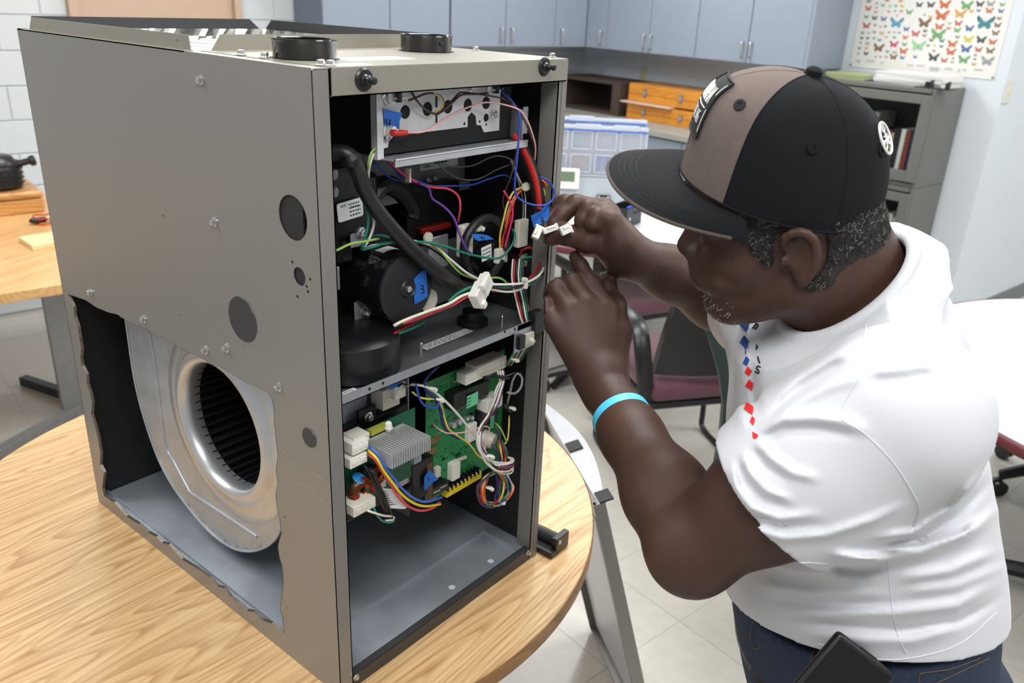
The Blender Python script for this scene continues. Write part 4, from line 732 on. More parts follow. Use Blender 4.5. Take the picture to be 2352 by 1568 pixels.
c = F5(415, 1100, 0.03); mb = MB(); P = [c+np.array([math.cos(t)*(0.010+.005*math.cos(t*30)), .006*math.sin(t*30), math.sin(t)*(0.010+.005*math.cos(t*30))]) for t in np.linspace(0, 2*PI, 520)]; mb.tube(P, 0.0009, 5, smooth=False); obj('copper_coil', mb, M_COP, inv, smooth=True)
mb = MB(); mb.lathe([(0.0001, -0.002), (0.0095, -0.0015), (0.0105, 0), (0.0095, 0.0015), (0.0001, 0.002)], F5(268, 1133, 0.024), (0.3, -0.5, 1), 20); obj('disc_capacitor', mb, mat('disc_blue', (48, 140, 214), 0.35), inv, smooth=True)
bx('inductor_base', 300, 1050, 400, 1180, 0.03, 0.012, M_BLK, inv); bx('inductor_base', 225, 1285, 340, 1335, 0.02, 0.02, M_BLK, inv)
plugc(222, 1330, 405, 1410, 0.002, 0.03, inv, M_IVO, 3); bx('corner_clip', 182, 1290, 215, 1345, 0.03, 0.012, M_WHT, inv); bx('fuse_clip', 345, 1210, 375, 1280, 0.03, 0.012, M_WHT, inv); bx('fuse_clip', 440, 1150, 490, 1210, 0.032, 0.01, M_WHT, inv)
bx('varistor', 350, 1190, 400, 1260, 0.028, 0.008, M_REDP, inv)
bx('rating_plate', 545, 1000, 685, 1200, 0.045, 0.0015, M_GALVB, FU); a = F5(600, 1095, 0.0445); lab(a, (1, 0, 0), (0, 0, 1), 0.016, 0.024, FU, 4, name='plate_label')
# black transformer block with brown print, blue tape
blk = bx('transformer_block', 700, 985, 880, 1290, 0.040, 0.04, M_BLK, FU, 0.003); bx('block_terminal', 715, 960, 780, 1010, 0.034, 0.012, mat('terminal_grey', (150, 160, 168), 0.4), blk)
bx('print_strip', 822, 1010, 868, 1310, 0.0392, 0.001, mat('print_brown', (92, 66, 40), 0.5), blk)
tape([Q5(*q) for q in ((845, 1062), (870, 1095), (915, 1140), (868, 1165), (835, 1205), (800, 1238), (798, 1130), (815, 1100))], 0.036, [[Q5(832, 1128), Q5(838, 1142), Q5(836, 1158)]], blk)
# flag label on the motor lead
a, b = F5(505, 1380, 0.012), F5(675, 1360, 0.004); c_ = F5(440, 1212, 0.014)
mb = MB(); P = [F5(440, 1212, .014), F5(560, 1222, .006), F5(672, 1362, .004), F5(640, 1385, .006), F5(512, 1378, .012)]
mb.add(P+[p+np.array([0, .0004, 0]) for p in P], [(0, 1, 2, 3, 4), (9, 8, 7, 6, 5)]); fl_ = obj('flag_label', mb, M_LBL, FU)
mb = MB()
for k in range(7):
    t = k/7; p, q = (1-t)*np.array(F5(462, 1240, .0125))+t*np.array(F5(520, 1365, .0105)), (1-t)*np.array(F5(540, 1245, .0105))+t*np.array(F5(596, 1358, .0085)); mb.tube([p+[0, -.0006, 0], (p+q)/2+[0, -.0006, 0], q+[0, -.0006, 0]], 0.0005, 4, smooth=False)
obj('print', mb, M_INK, fl_)
# ---- wires
def w5(pts, c, r=0.0016, j=0.0): return wire([(*Q5(x+random.gauss(0, j), y+random.gauss(0, j)), v+random.gauss(0, j)*.0006) for x, y, v in pts], c, r)
w5([(345, 875, .01), (420, 940, -.004), (470, 1030, -.008), (540, 1120, -.008), (620, 1220, -.006), (720, 1300, 0), (820, 1325, .01), (945, 1288, .03)], 'brightblue', .0022)
w5([(342, 905, .01), (410, 970, -.004), (470, 1075, -.006), (540, 1170, -.006), (620, 1270, -.004), (720, 1340, .002), (820, 1362, .012), (932, 1345, .03)], 'brightyellow', .0022)
w5([(342, 930, .01), (400, 985, 0), (460, 1085, -.002), (545, 1215, -.002), (610, 1310, 0), (690, 1375, .004), (780, 1398, .012), (870, 1375, .02), (925, 1328, .03)], 'coral', .0022)
for k in range(4): w5([(305+k*9, 1035+k*3, .01), (350+k*14, 1085, .002), (390+k*15, 1180, 0), (430+k*15, 1290, .002), (470+k*14, 1390, .006), (500+k*10, 1455, .012)], 'black', .0017, 5)
w5([(335, 1398, .002), (400, 1420, .0), (470, 1440, .004), (540, 1445, .012), (550, 1470, .015), (480, 1480, .01)], 'white', .0019)
w5([(385, 1370, .004), (410, 1430, .002), (455, 1480, .006), (520, 1495, .012), (552, 1480, .015)], 'green', .0019)
w5([(340, 1405, .002), (420, 1425, .002), (500, 1430, .008), (545, 1440, .014)], 'black', .0019)
w5([(915, 218, .03), (850, 275, .02), (805, 340, .02), (812, 400, .02), (870, 460, .02), (920, 520, .02), (945, 600, .02), (960, 700, .03), (1010, 770, .04), (1080, 810, .05)], 'navy', .0024)
w5([(905, 222, .03), (838, 290, .022), (798, 350, .022), (806, 405, .022), (862, 465, .022), (912, 525, .022), (935, 610, .022), (950, 700, .03)], 'navy', .002)
w5([(720, 345, .03), (740, 400, .022), (760, 480, .02), (800, 535, .018), (860, 555, .018), (910, 545, .018), (915, 480, .02)], 'blue', .002)
w5([(700, 425, .03), (760, 470, .025), (830, 485, .022), (900, 490, .02), (940, 540, .018), (960, 620, .02), (1000, 730, .02), (1080, 790, .02), (1170, 855, .02), (1240, 945, .02), (1300, 985, .015)], 'yellow', .0017)
w5([(690, 365, .03), (800, 380, .02), (900, 440, .018), (1000, 530, .016), (1100, 640, .014), (1180, 740, .012), (1250, 830, .01), (1300, 920, .008), (1330, 1010, .006), (1420, 1090, .006), (1510, 1090, .01), (1525, 1050, .014)], 'white', .0022)
w5([(655, 370, .03), (620, 360, .03), (585, 385, .032)], 'black', .0018); w5([(690, 370, .03), (660, 375, .03), (635, 390, .032)], 'gray', .0018)
w5([(865, 685, .05), (920, 730, .03), (980, 762, .02), (1070, 765, .012), (1180, 745, .008), (1270, 712, .006), (1325, 715, .008), (1330, 750, .01), (1300, 830, .008), (1300, 950, .004)], 'palepink', .0012)
for k, (dx, c) in enumerate(((0, 'white'), (14, 'brown'), (-12, 'white'), (24, 'white'), (34, 'violet'))):
    w5([(1410+dx, 250, .03), (1425+dx, 330, .02), (1400+dx, 420, .014), (1370+dx, 520, .01), (1320+dx*.6, 620, .006), (1260+dx*.5, 720, .004), (1240+dx*.5, 830, .002), (1260+dx*.6, 920, .0), (1320+dx*.6, 980, 0), (1400, 1015+dx*.6, .002), (1490, 1015+dx*.8, .006), (1528, 985+dx*.7, .012), (1480, 965, .02)], c, .0018, 5)
w5([(1240, 780, .002), (1255, 900, 0), (1310, 1010, -.002), (1400, 1075, 0), (1500, 1070, .006), (1528, 1030, .012)], 'white', .0019)
w5([(1390, 1030, .0), (1450, 1050, .004), (1520, 1040, .01), (1530, 1010, .014)], 'red', .0019)
cols = ['violet', 'navy', 'brown', 'green', 'lime', 'yellow', 'orange', 'red', 'purple', 'green']
for k, c in enumerate(cols):
    d = (k-4.5)*9
    w5([(1355+k*9, 865-k*5, .03), (1400+k*8, 920, .02), (1415+k*6, 990, .014), (1390+k*5, 1060, .012), (1310-d*.2, 1120, .01), (1262+d*.5, 1200, .008), (1275+d*.6, 1300, .006), (1330+d*.4, 1370-k*4, .006), (1400+d*.2, 1350-k*3, .008), (1440+d, 1240, .01), (1440+d*.8, 1150, .012), (1400+d*.5, 1075, .015)], c, .0016, 9)
for k, c in enumerate(('yellow', 'navy', 'orange', 'white')): w5([(1420+k*6, 1070, .012), (1480+k*7, 1120, .01), (1510+k*4, 1200, .008), (1490+k*4, 1280, .008), (1420+k*5, 1310+k*12, .008), (1330, 1330+k*10, .008), (1270+k*4, 1230, .008), (1310, 1120, .01)], c, .0016, 9)
w5([(1280, 310, .03), (1360, 290, .02), (1450, 300, .016), (1540, 270, .02), (1590, 270, .03), (1560, 250, .04)], 'black', .0022); w5([(1280, 320, .03), (1350, 300, .022), (1440, 315, .018), (1500, 310, .02), (1480, 270, .03)], 'black', .002)
w5([(1480, 430, .02), (1540, 440, .014), (1590, 390, .012), (1600, 310, .016), (1560, 275, .02), (1525, 330, .024), (1505, 420, .03), (1480, 520, .04)], 'gray', .0022)
w5([(1440, 540, .03), (1480, 560, .02), (1510, 590, .02)], 'black', .003); w5([(1440, 530, .03), (1490, 545, .022), (1505, 570, .02)], 'black', .003)
w5([(1495, 620, .03), (1492, 720, .02), (1480, 820, .02), (1450, 860, .02)], 'yellow', .0015); w5([(1380, 680, .03), (1420, 720, .02), (1450, 780, .018), (1470, 830, .02)], 'lime', .0017); w5([(1375, 690, .03), (1410, 760, .02), (1430, 830, .02)], 'violet', .0015)
for k, c in enumerate(('green', 'lime', 'red', 'black', 'white', 'green')): w5([(1560+k*10, 20, .012), (1540+k*9, 90, .012), (1500+k*9, 160, .016), (1470+k*8, 210, .03)], c, .0017)
for p in ((915, 492, .018), (1330, 955, .0), (1325, 1215, .005), (1420, 1328, .006), (1530, 165, .012), (858, 402, .02), (1505, 560, .02)):
    q = F5(*p); mb = MB(); mb.lathe([(0.0055, 0), (0.0065, 0.0015), (0.0055, 0.003)], q-np.array([0, 0.002, 0]), (0.3, 0.1, 1), 12); mb.box(q+[-0.002, -0.010, -0.001], q+[0.0025, -0.005, 0.003]); obj('cable_tie', mb, M_WHT, FU)
# ================================================================ TABLES AND BACKGROUND THINGS
M_OAK = wood('oak_laminate', (224, 190, 140), (166, 122, 76), 0.0, 0.36, 2.4, 105, ring=1.15)
M_OAKE = wood('oak_edge', (172, 128, 84), (120, 82, 50), 0.0, 0.45, 8, 60)
M_GREYM = mat('grey_metal', (150, 152, 152), 0.4, 0.7, 0.06, 30)
M_DKM = mat('dark_metal', (46, 46, 48), 0.4, 0.4, 0.05, 40)
tb = thing('round_table', 'round oak-grained table under the furnace with dark wood edge', 'table', (0.249, 0.478, 0))
mb = MB(); mb.lathe([(0.0001, 0.7165), (0.600, 0.7165), (0.6055, 0.720), (0.6055, 0.7475), (0.6035, 0.7496), (0.0001, 0.7496)], (0, 0, 0), (0, 0, 1), 128, caps=False)
mb.v = [(v[0], v[1], v[2]) for v in mb.v]; tt = obj('tabletop', mb, M_OAK, tb, smooth=True, sharp=30)
mb = MB(); mb.lathe([(0.6058, 0.7185), (0.6069, 0.7195), (0.6069, 0.7470), (0.6062, 0.7485)], (0, 0, 0), (0, 0, 1), 128, caps=False); obj('edge_band', mb, M_OAKE, tt, smooth=True)
obj('column', MB().cyl((0, 0, 0.03), (0, 0, 0.717), 0.05, 24), M_DKM, tb, smooth=True)
for k in range(4): a = PI/4+k*PI/2; d = np.array([math.cos(a), math.sin(a), 0]); obj('foot', MB().tube([d*0.04+[0, 0, .06], d*0.25+[0, 0, .045], d*0.46+[0, 0, .018]], [0.03, 0.025, 0.018], 10), M_DKM, tb, smooth=True)
# small black latch part lying on the table beside the furnace
p0, p1 = PZ(1236, 1222, 0.765), PZ(1286, 1246, 0.765)
lt = thing('latch_fitting', 'small black plastic latch lying on the round table beside the furnace', 'fitting', tuple(p1*[1, 1, 0]+[0, 0, 0.75])); d = (p0-p1); d[2] = 0; L_ = np.linalg.norm(d); d /= L_; s = np.array([-d[1], d[0], 0])
obj('barrel', MB().cyl(np.array([0, 0, 0.016])+d*0.004, np.array([0, 0, 0.016])+d*(L_+0.02), 0.0135, 18), M_BLK, lt, smooth=True)
mb = MB(); R_ = np.array([d, s, [0, 0, 1]]).T; mb.rbox((-0.006, -0.02, 0.001), (0.006, 0.02, 0.034), 0.002, R=R_); mb.rbox((-0.006, 0.012, 0.001), (0.05, 0.034, 0.012), 0.002, R=R_); obj('plate', mb, M_BLK, lt)
mb = MB(); mb.lathe([(0.004, 0), (0.004, 0.002), (0.0001, 0.003)], R_@np.array([-0.006, 0.012, 0.026]), -d, 10); obj('screw', mb, M_CHR, lt)
# ---- bow-fronted furnace door leaning on the table edge
M_DOORI = mat('door_inside', (206, 208, 212), 0.32, 0.6, 0.04, 30)
TR = PZ(1376, 1158, 0.742); TLd = PZ(1262, 965, 0.742); e1 = TLd-TR; e1 /= np.linalg.norm(e1); wdoor = 0.445
nn = np.array([e1[1], -e1[0], 0.0]); nn = nn if nn@(TR-np.array([.249, .478, .742])) > 0 else -nn; nn /= np.linalg.norm(nn)
base = PZ(1476, 1568, 0.30); lean = max(0.12, min(0.5, ((base-TR)@nn)/0.44))
dn = nn*lean+np.array([0, 0, -1.0]); dn /= np.linalg.norm(dn); on_ = np.cross(e1, dn); on_ = on_ if on_@nn > 0 else -on_
ld = (0.742-0.006)/-dn[2]
dt = thing('furnace_door', 'grey bow-fronted furnace door with black foam pads, leaning on the round table', 'door panel', tuple(TR+dn*ld))
off = -dn*ld
def dpt(u, w, h): return off+e1*u+dn*w+on_*h     # u along the top, w down the door, h outwards
NB = 24; us = [wdoor*k/NB for k in range(NB+1)]; bow = [0.012+0.036*math.sin(PI*k/NB) for k in range(NB+1)]
mb = MB()
for k in range(NB):
    for w0, w1 in ((0, ld*.5), (ld*.5, ld-0.008)):
        mb.quad(dpt(us[k], w0, bow[k]), dpt(us[k+1], w0, bow[k+1]), dpt(us[k+1], w1, bow[k+1]), dpt(us[k], w1, bow[k])); mb.quad(dpt(us[k], w0, bow[k]-.0015), dpt(us[k], w1, bow[k]-.0015), dpt(us[k+1], w1, bow[k+1]-.0015), dpt(us[k+1], w0, bow[k+1]-.0015))
obj('front_skin', mb, M_PAINT, dt, smooth=True)
mb = MB()
for k in range(NB): mb.add([dpt(us[k], 0, 0), dpt(us[k+1], 0, 0), dpt(us[k+1], 0, bow[k+1]), dpt(us[k], 0, bow[k]), dpt(us[k], .002, 0), dpt(us[k+1], .002, 0), dpt(us[k+1], .002, bow[k+1]), dpt(us[k], .002, bow[k])], [(0, 1, 2, 3), (7, 6, 5, 4)])
mb.add([dpt(0, 0, 0), dpt(wdoor, 0, 0), dpt(wdoor, .02, 0), dpt(0, .02, 0)], [(0, 1, 2, 3)]); obj('top_cap', mb, M_DOORI, dt)
def dbox(u0, u1, w0, w1, h0, h1): return MB().add([dpt(u, w, h) for h in (h0, h1) for w in (w0, w1) for u in (u0, u1)], [(0, 2, 3, 1), (4, 5, 7, 6), (0, 1, 5, 4), (2, 6, 7, 3), (0, 4, 6, 2), (1, 3, 7, 5)])
obj('side_flange', dbox(0, 0.0015, 0, ld-.006, -0.012, 0.013), M_PAINT, dt); obj('side_flange', dbox(0.0, 0.016, 0.03, ld-.006, -0.0135, -0.012), M_PAINT, dt); obj('side_flange', dbox(wdoor-.0015, wdoor, 0, ld-.006, -0.012, 0.013), M_PAINT, dt)
obj('inner_liner', dbox(0.02, wdoor-.02, 0.03, ld-.03, 0.004, 0.006), M_DOORI, dt)
obj('side_channel', dbox(0.018, 0.05, 0.03, ld-.02, -0.002, 0.004), mat('channel_dark', (60, 60, 62), 0.5, 0.3), dt)
for u in (0.012, 0.215): obj('foam_pad', dbox(u-0.012, u+0.024, -0.004, 0.0, 0.002, 0.032 if u < .1 else 0.034), M_RUB, dt)
obj('bottom_flange', dbox(0, wdoor, ld-.008, ld-.006, -0.012, 0.014), M_PAINT, dt)
# ---- table at the back left with wooden box, black pump, probe and board
M_OAK2 = wood('oak_table_far', (222, 178, 122), (186, 138, 84), 0.5, 0.4, 3, 22)
lt2 = rthing('work_table', 'oak-topped work table on grey metal pedestal behind the furnace, by the block wall', 'table', -4.34, -1.0, 0)
obj('tabletop', MB().rbox((-1.6, -0.615, 0.715), (0.95, 0.75, 0.75), 0.003), M_OAK2, lt2)
obj('pedestal', MB().box((0.56, 0.02, 0.02), (0.585, 0.30, 0.714)).box((0.50, -0.03, 0.02), (0.66, 0.02, 0.714)), M_GREYM, lt2)
for p0, p1 in (((-3.964, -0.602), (-3.79, -0.985)), ((-3.80, -0.99), (-4.25, -1.28)), ((-3.80, -0.99), (-3.5, -0.7))):
    a, b = np.array([p0[0]+4.4, p0[1]+1.0, 0.022]), np.array([p1[0]+4.4, p1[1]+1.0, 0.022]); d = (b-a); L_ = np.linalg.norm(d); d /= L_; R_ = np.array([d, [-d[1], d[0], 0], [0, 0, 1]]).T
    obj('foot', MB().rbox((0, -0.02, -0.02), (L_, 0.02, 0.02), 0.004, R=R_, c=a), M_DKM if p0[0] < -3.9 else M_GREYM, lt2)
for q in ((-3.95, -0.62),): obj('glide', MB().cyl((q[0]+4.4, q[1]+1.0, 0.0), (q[0]+4.4, q[1]+1.0, 0.03), 0.022, 12), M_BLK, lt2)
M_PINE = wood('pine_box', (214, 160, 92), (150, 98, 46), 0.0, 0.4, 3, 26)
wbx = rthing('wooden_box', 'honey-coloured wooden box with rounded lid on the back work table', 'box', -3.965, -0.42, 0.7505)
obj('body', MB().rbox((-0.34, -0.18, 0.0), (0.262, 0.18, 0.058), 0.006), M_PINE, wbx); obj('lid', MB().rbox((-0.345, -0.185, 0.060), (0.267, 0.185, 0.090), 0.012, 3), M_PINE, wbx)
obj('clasp', MB().rbox((-0.12, -0.19, 0.03), (-0.08, -0.18, 0.08), 0.002), M_NICK, wbx)
pq = RZ(12, 428, 0.8415); pp = rthing('vacuum_pump', 'black pump body with side knob on top of the wooden box', 'pump', pq[0]-.02, pq[1]+.0, 0.8415)
mb = MB(); mb.lathe([(0.075, 0), (0.085, 0.01), (0.088, 0.06), (0.08, 0.10), (0.06, 0.13), (0.05, 0.135)], (0, -0.02, 0), (0, 0, 1), 20); obj('body', mb, M_BLK, pp, smooth=True)
for k in range(5): obj('fin', MB().lathe([(0.089, 0), (0.095, 0.002), (0.089, 0.006)], (0, -0.02, 0.02+k*.02), (0, 0, 1), 20, caps=False), M_BLK, pp)
obj('knob', MB().cyl((0.06, -0.02, 0.09), (0.13, -0.03, 0.105), 0.014).lathe([(0.014, 0), (0.022, 0.004), (0.022, 0.022), (0.01, 0.026)], (0.12, -0.03, 0.102), (1, -0.1, 0.2), 14), M_BLK, pp, smooth=True)
obj('metal_neck', MB().lathe([(0.03, 0.13), (0.03, 0.20), (0.036, 0.20), (0.036, 0.24), (0.02, 0.245)], (-0.01, -0.03, 0), (0, 0, 1), 16), M_GREYM, pp, smooth=True)
pb = RZ(97, 510, 0.76); pr_ = rthing('test_probe', 'white probe with black tip and coiled red lead on the back work table', 'probe', pb[0], pb[1], 0.75)
obj('handle', MB().lathe([(0.008, 0), (0.016, 0.03), (0.018, 0.10), (0.014, 0.13)], (0.02, 0, 0.02), (1, -0.1, 0.02), 14), M_WHT, pr_, smooth=True); obj('tip', MB().lathe([(0.004, 0), (0.012, 0.01), (0.012, 0.06)], (-0.045, 0.006, 0.018), (1, -0.08, 0.02), 12), M_BLK, pr_, smooth=True)
for r_, c in ((0.055, 'red'), (0.045, 'black'), (0.05, 'orange')): obj('lead', MB().tube([(0.03+r_*math.cos(t), 0.02+r_*.9*math.sin(t), 0.006+0.004*math.sin(3*t)+(0.02 if r_ == .055 else 0)) for t in np.linspace(0, 5.6, 16)], 0.003, 6), wm(c), pr_, smooth=True)
pb = RZ(120, 556, 0.76); bd = rthing('pine_board', 'pale pine offcut lying on the back work table', 'board', pb[0]+.05, pb[1]+.02, 0.7503, 0.1); obj('board', MB().rbox((-0.13, -0.05, 0), (0.25, 0.10, 0.018), 0.001), wood('pale_pine', (240, 218, 168), (222, 190, 132), 0, 0.5, 3, 30), bd)
# ---- counter: dark box, orange boxes
M_BRN = mat('dark_brown_box', (74, 60, 52), 0.5, 0, 0.06, 30)
sb = rthing('open_box', 'dark brown open-fronted box in the counter corner', 'box', 0.13, 0.0, 0.938)
# front faces -a; from b=.20 to -.40
x0, x1, y0, y1, h = -0.16, 0.19, -0.40, 0.24, 0.225
obj('top_board', MB().rbox((x0, y0, h-0.02), (x1, y1, h), 0.002), M_BRN, sb); obj('bottom_board', MB().rbox((x0, y0, 0), (x1, y1, 0.018), 0.002), M_BRN, sb)
for a, b in ((y0, y0+0.075), (y1-0.05, y1)): obj('side_board', MB().rbox((x0, a, 0.0185), (x1, b, h-0.0205), 0.002), M_BRN, sb)
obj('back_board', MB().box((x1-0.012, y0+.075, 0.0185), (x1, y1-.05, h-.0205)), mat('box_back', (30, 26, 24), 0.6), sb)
M_ORG = wood('orange_box', (222, 150, 48), (190, 112, 28), PI/2, 0.35, 4, 40, coat=0.3)
bA = RB(1451, 262, -0.02); bB = RB(1600, 278, -0.02); wob = abs(bA[1]-bB[1])+0.25
def clasp_box(label, a, b, z, w, hgt, rz):
    t = rthing('storage_box', label, 'box', a, b, z, rz, 'orange wooden boxes on the counter')
    obj('body', MB().rbox((0, -w, 0), (0.30, 0, hgt*.42), 0.004), M_ORG, t); obj('lid', MB().rbox((0, -w, hgt*.43), (0.30, 0, hgt), 0.004), M_ORG, t)
    for k in (0.155, 0.47): c = obj('clasp', MB().rbox((-0.006, -k-0.014, hgt*.28), (0, -k+0.014, hgt*.75), 0.002), M_GREYM, t); obj('hook', MB().rbox((-0.011, -k-0.007, hgt*.4), (-0.006, -k+0.007, hgt*.62), 0.002), M_NICK, c)
    return t
hz = 0.105
clasp_box('lower orange wooden box with two metal clasps, under its twin', -0.02, -0.47, 0.938, 0.62, hz, 0.02)
clasp_box('upper orange wooden box with two metal clasps, on top of its twin', 0.0, -0.455, 0.938+hz+0.012, 0.64, hz+0.01, -0.02)
pp_ = rthing('paper_sheet', 'pale sheet of paper sandwiched between the two orange boxes', 'paper', -0.05, -0.45, 0.938+hz+0.002); obj('sheet', MB().box((0, -0.42, 0), (0.3, 0.02, 0.008)), mat('pinkish_paper', (226, 196, 176), 0.6), pp_)
# ---- bookcase of two stacked glazed units
M_BKC = mat('bookcase_grey', (112, 112, 108), 0.42, 0.3, 0.03, 40)
M_GLS = mat('case_glass', (235, 240, 240), 0.03, trans=1.0, ior=1.08)
M_IN = mat('case_inside', (52, 52, 50), 0.6)
BKW, BKD = 0.84, 0.335
def book_unit(label, z, h):
    t = rthing('bookcase', label, 'bookcase', 0.0, -2.525, z, 0, 'grey glazed bookcase units')      # local x = a (depth), y = b from the near side
    y1 = BKW
    obj('side_panel', MB().rbox((0.0, 0, 0), (BKD, 0.02, h), 0.002), M_BKC, t); obj('side_panel', MB().rbox((0, y1-0.02, 0), (BKD, y1, h), 0.002), M_BKC, t)
    obj('top_panel', MB().rbox((-0.008, 0.0205, h-0.022), (BKD, y1-.0205, h), 0.002), M_BKC, t); obj('bottom_panel', MB().rbox((0, 0.0205, 0), (BKD, y1-.0205, 0.02), 0.002), M_BKC, t); obj('back_panel', MB().box((BKD-0.01, 0.021, 0.021), (BKD-.002, y1-.021, h-.023)), M_IN, t)
    d = obj('glazed_door', MB().rbox((-0.02, 0.002, 0.03), (0.0, 0.055, h-0.03), 0.002).rbox((-0.02, y1-.055, 0.03), (0, y1-.002, h-.03), .002).rbox((-0.02, 0.055, 0.03), (0, y1-.055, 0.085), 0.002).rbox((-0.02, 0.055, h-.075), (0, y1-.055, h-.03), 0.002), M_BKC, t)
    obj('pane', MB().box((-0.012, 0.054, 0.08), (-0.009, y1-.054, h-.07)), M_GLS, d)
    return t
BZ1, BH = 0.835, 0.50
book_unit('upper glazed grey bookcase unit holding dark and red books', BZ1, BH); bu2 = book_unit('lower glazed grey bookcase unit holding white and green books', BZ1-BH-0.002, BH)
bs = rthing('plinth_cabinet', 'plain grey base cabinet under the two bookcase units', 'cabinet', 0.0, -2.525, 0); obj('body', MB().rbox((0.0, 0, 0), (BKD, BKW, BZ1-BH-.004), 0.003), M_BKC, bs); obj('plinth', MB().box((-0.012, 0.02, 0.02), (0, BKW-.02, 0.06)), M_DKM, bs)
mb = MB(); q = [RB(x, y, -0.0) for x, y in ()]; 
for (xa, ya), (xb, yb) in (((2213, 347), (2200, 400)), ((2209, 365), (2198, 412))):
    p, q = RA(xa, ya, -2.5255), RA(xb, yb, -2.5255); t = np.array(p); u_ = np.array(q); mb.quad((p[0], 0, p[2]), (p[0]+.006, 0, p[2]), (q[0]+.004, 0, q[2]), (q[0], 0, q[2]))
for v_ in range(len(mb.v)): mb.v[v_] = (mb.v[v_][0], -0.0006, mb.v[v_][2]-BZ1)
bk0 = bpy.data.objects['bookcase']; obj('scrape_mark', mb, mat('scrape_orange', (196, 150, 88), 0.6), bk0)
BOOKS = [('dark olive', (70, 66, 48), .24, .03), ('worn black', (40, 38, 36), .255, .026), ('dusty pink', (156, 88, 92), .245, .03), ('cream', (206, 196, 170), .235, .014), ('black', (30, 28, 30), .26, .034), ('ivory white', (222, 220, 210), .262, .024), ('brick red', (138, 54, 46), .255, .026), ('navy', (36, 44, 74), .265, .03)]
def book(label, col, h, w, a, b, z, dep=0.19, rz=0, group=None, tilt=0):
    t = rthing('book', label, 'book', a, b, z, rz, group); t.rotation_euler[0] = 0
    m = mat('cover_%d_%d_%d' % col, col, 0.5, 0, 0.08, 60)
    obj('cover', MB().box((0, -w/2, 0), (dep, -w/2+.003, h)).box((0, w/2-.003, 0), (dep, w/2, h)).box((0, -w/2, 0), (.004, w/2, h)), m, t); obj('pages', MB().box((.005, -w/2+.0035, .004), (dep-.005, w/2-.0035, h-.005)), mat('pages', (226, 220, 204), 0.7), t)
    return t
b_ = -2.525+0.075
order = list(reversed(BOOKS))
for nm, col, h, w in order:
    book('%s book in the upper bookcase unit' % nm, col, h, w, 0.06, b_+w/2, BZ1+0.0205, group='books in the upper bookcase unit'); b_ += w+0.002
for nm, col, h, w in (('pale grey wide', (140, 140, 132), .33, .06), ('yellow-green', (170, 186, 90), .30, .03), ('pale green', (206, 214, 186), .31, .03), ('tan', (170, 150, 110), .27, .03), ('dark green', (40, 70, 52), .28, .03)):
    book('%s book in the upper bookcase unit' % nm, col, h, w, 0.07, b_+w/2, BZ1+0.0205, group='books in the upper bookcase unit'); b_ += w+0.004
b_ = -2.525+0.062
for nm, col, h, w in (('bright green', (40, 140, 90), .31, .022), ('pale mint', (200, 216, 200), .30, .018), ('thick white', (226, 224, 214), .315, .05), ('thin ivory', (214, 208, 190), .30, .02), ('dull green', (96, 112, 90), .31, .02), ('grey white', (196, 198, 194), .30, .04), ('beige', (190, 176, 150), .28, .03)):
    book('%s book in the lower bookcase unit' % nm, col, h, w, 0.06, b_+w/2, BZ1-BH-.002+0.0205, group='books in the lower bookcase unit'); b_ += w+0.002
zt_ = BZ1+BH+0.0005
bmz = RB(2083, 199, 0.05)[1]
def mags(label, b, n, w, col, th=0.009, a=0.085, group=None):
    for k in range(n):
        t = rthing('magazine', label % ('topmost' if k == n-1 else ['lowest', 'second lowest', 'third', 'fourth', 'fifth', 'sixth'][k]), 'magazine', a+random.uniform(-.006, .006), b+random.uniform(-.008, .008), zt_+k*(th+.0004), random.uniform(-.02, .02), group)
        obj('pages', MB().box((0, -w/2, 0.0008), (0.23, w/2, th-.0008)), M_WHT, t); obj('cover', MB().box((-.002, -w/2-.001, 0), (0.231, w/2+.001, 0.0008)).box((-.002, -w/2-.001, th-.0008), (0.231, w/2+.001, th)).box((-.002, -w/2-.001, 0), (-.0005, w/2+.001, th)), mat('mag_%d' % col[0], col, 0.35), t)
mags('white magazine, %s of the thick stack on the grey bookcase', bmz+.02, 6, 0.36, (232, 232, 230), 0.0095, group='white magazines on the bookcase')
mags('green-covered magazine, %s of the thin stack on the grey bookcase', bmz+0.37, 4, 0.24, (166, 176, 128), 0.007, group='green magazines on the bookcase')
q = RB(2152, 203, 0.06); trr = rthing('plastic_tray', 'flat black plastic tray with two upright clips on top of the bookcase', 'tray', 0.03, q[1]+.0, zt_)
obj('base', MB().rbox((-0.03, -0.085, 0), (0.045, 0.09, 0.006), 0.002), M_BLK, trr)
for y in (0.03, -0.055): obj('clip', MB().rbox((0.0, y-.012, .0062), (.03, y+.022 if y > 0 else y+.004, .032), .002).rbox((0, y-.012, .03), (.03, y-.004, .04), .002), M_BLK, trr)
# ---- butterfly poster
P0_ = RB(1951, 153, WA-.004); P1_ = RB(2283, 180, WA-.004); pw = P0_[1]-P1_[1]; pzb = (P0_[2]+P1_[2])/2; PH = 0.60
po = rthing('poster', 'butterfly identification poster pinned above the grey bookcase', 'poster', WA-0.004, P0_[1], pzb, -PI/2)     # local x to the viewer's right, z up
obj('sheet', MB().box((0, 0.0, 0), (pw, 0.002, PH)), mat('poster_paper', (228, 226, 220), 0.3, coat=0.2), po)
obj('bottom_rail', MB().box((0.0, -0.001, -0.002), (pw, 0.002, 0.003)), mat('rail_white', (240, 240, 238), 0.3), po)
PALS = {'o': (204, 92, 48), 'r': (196, 84, 76), 'b': (56, 92, 150), 'k': (50, 46, 44), 't': (40, 120, 130), 'c': (58, 150, 190), 'g': (96, 160, 88), 'y': (206, 200, 72), 'n': (116, 82, 58), 'l': (150, 205, 150), 'p': (196, 60, 100), 'w': (150, 152, 150), 'a': (214, 160, 70)}
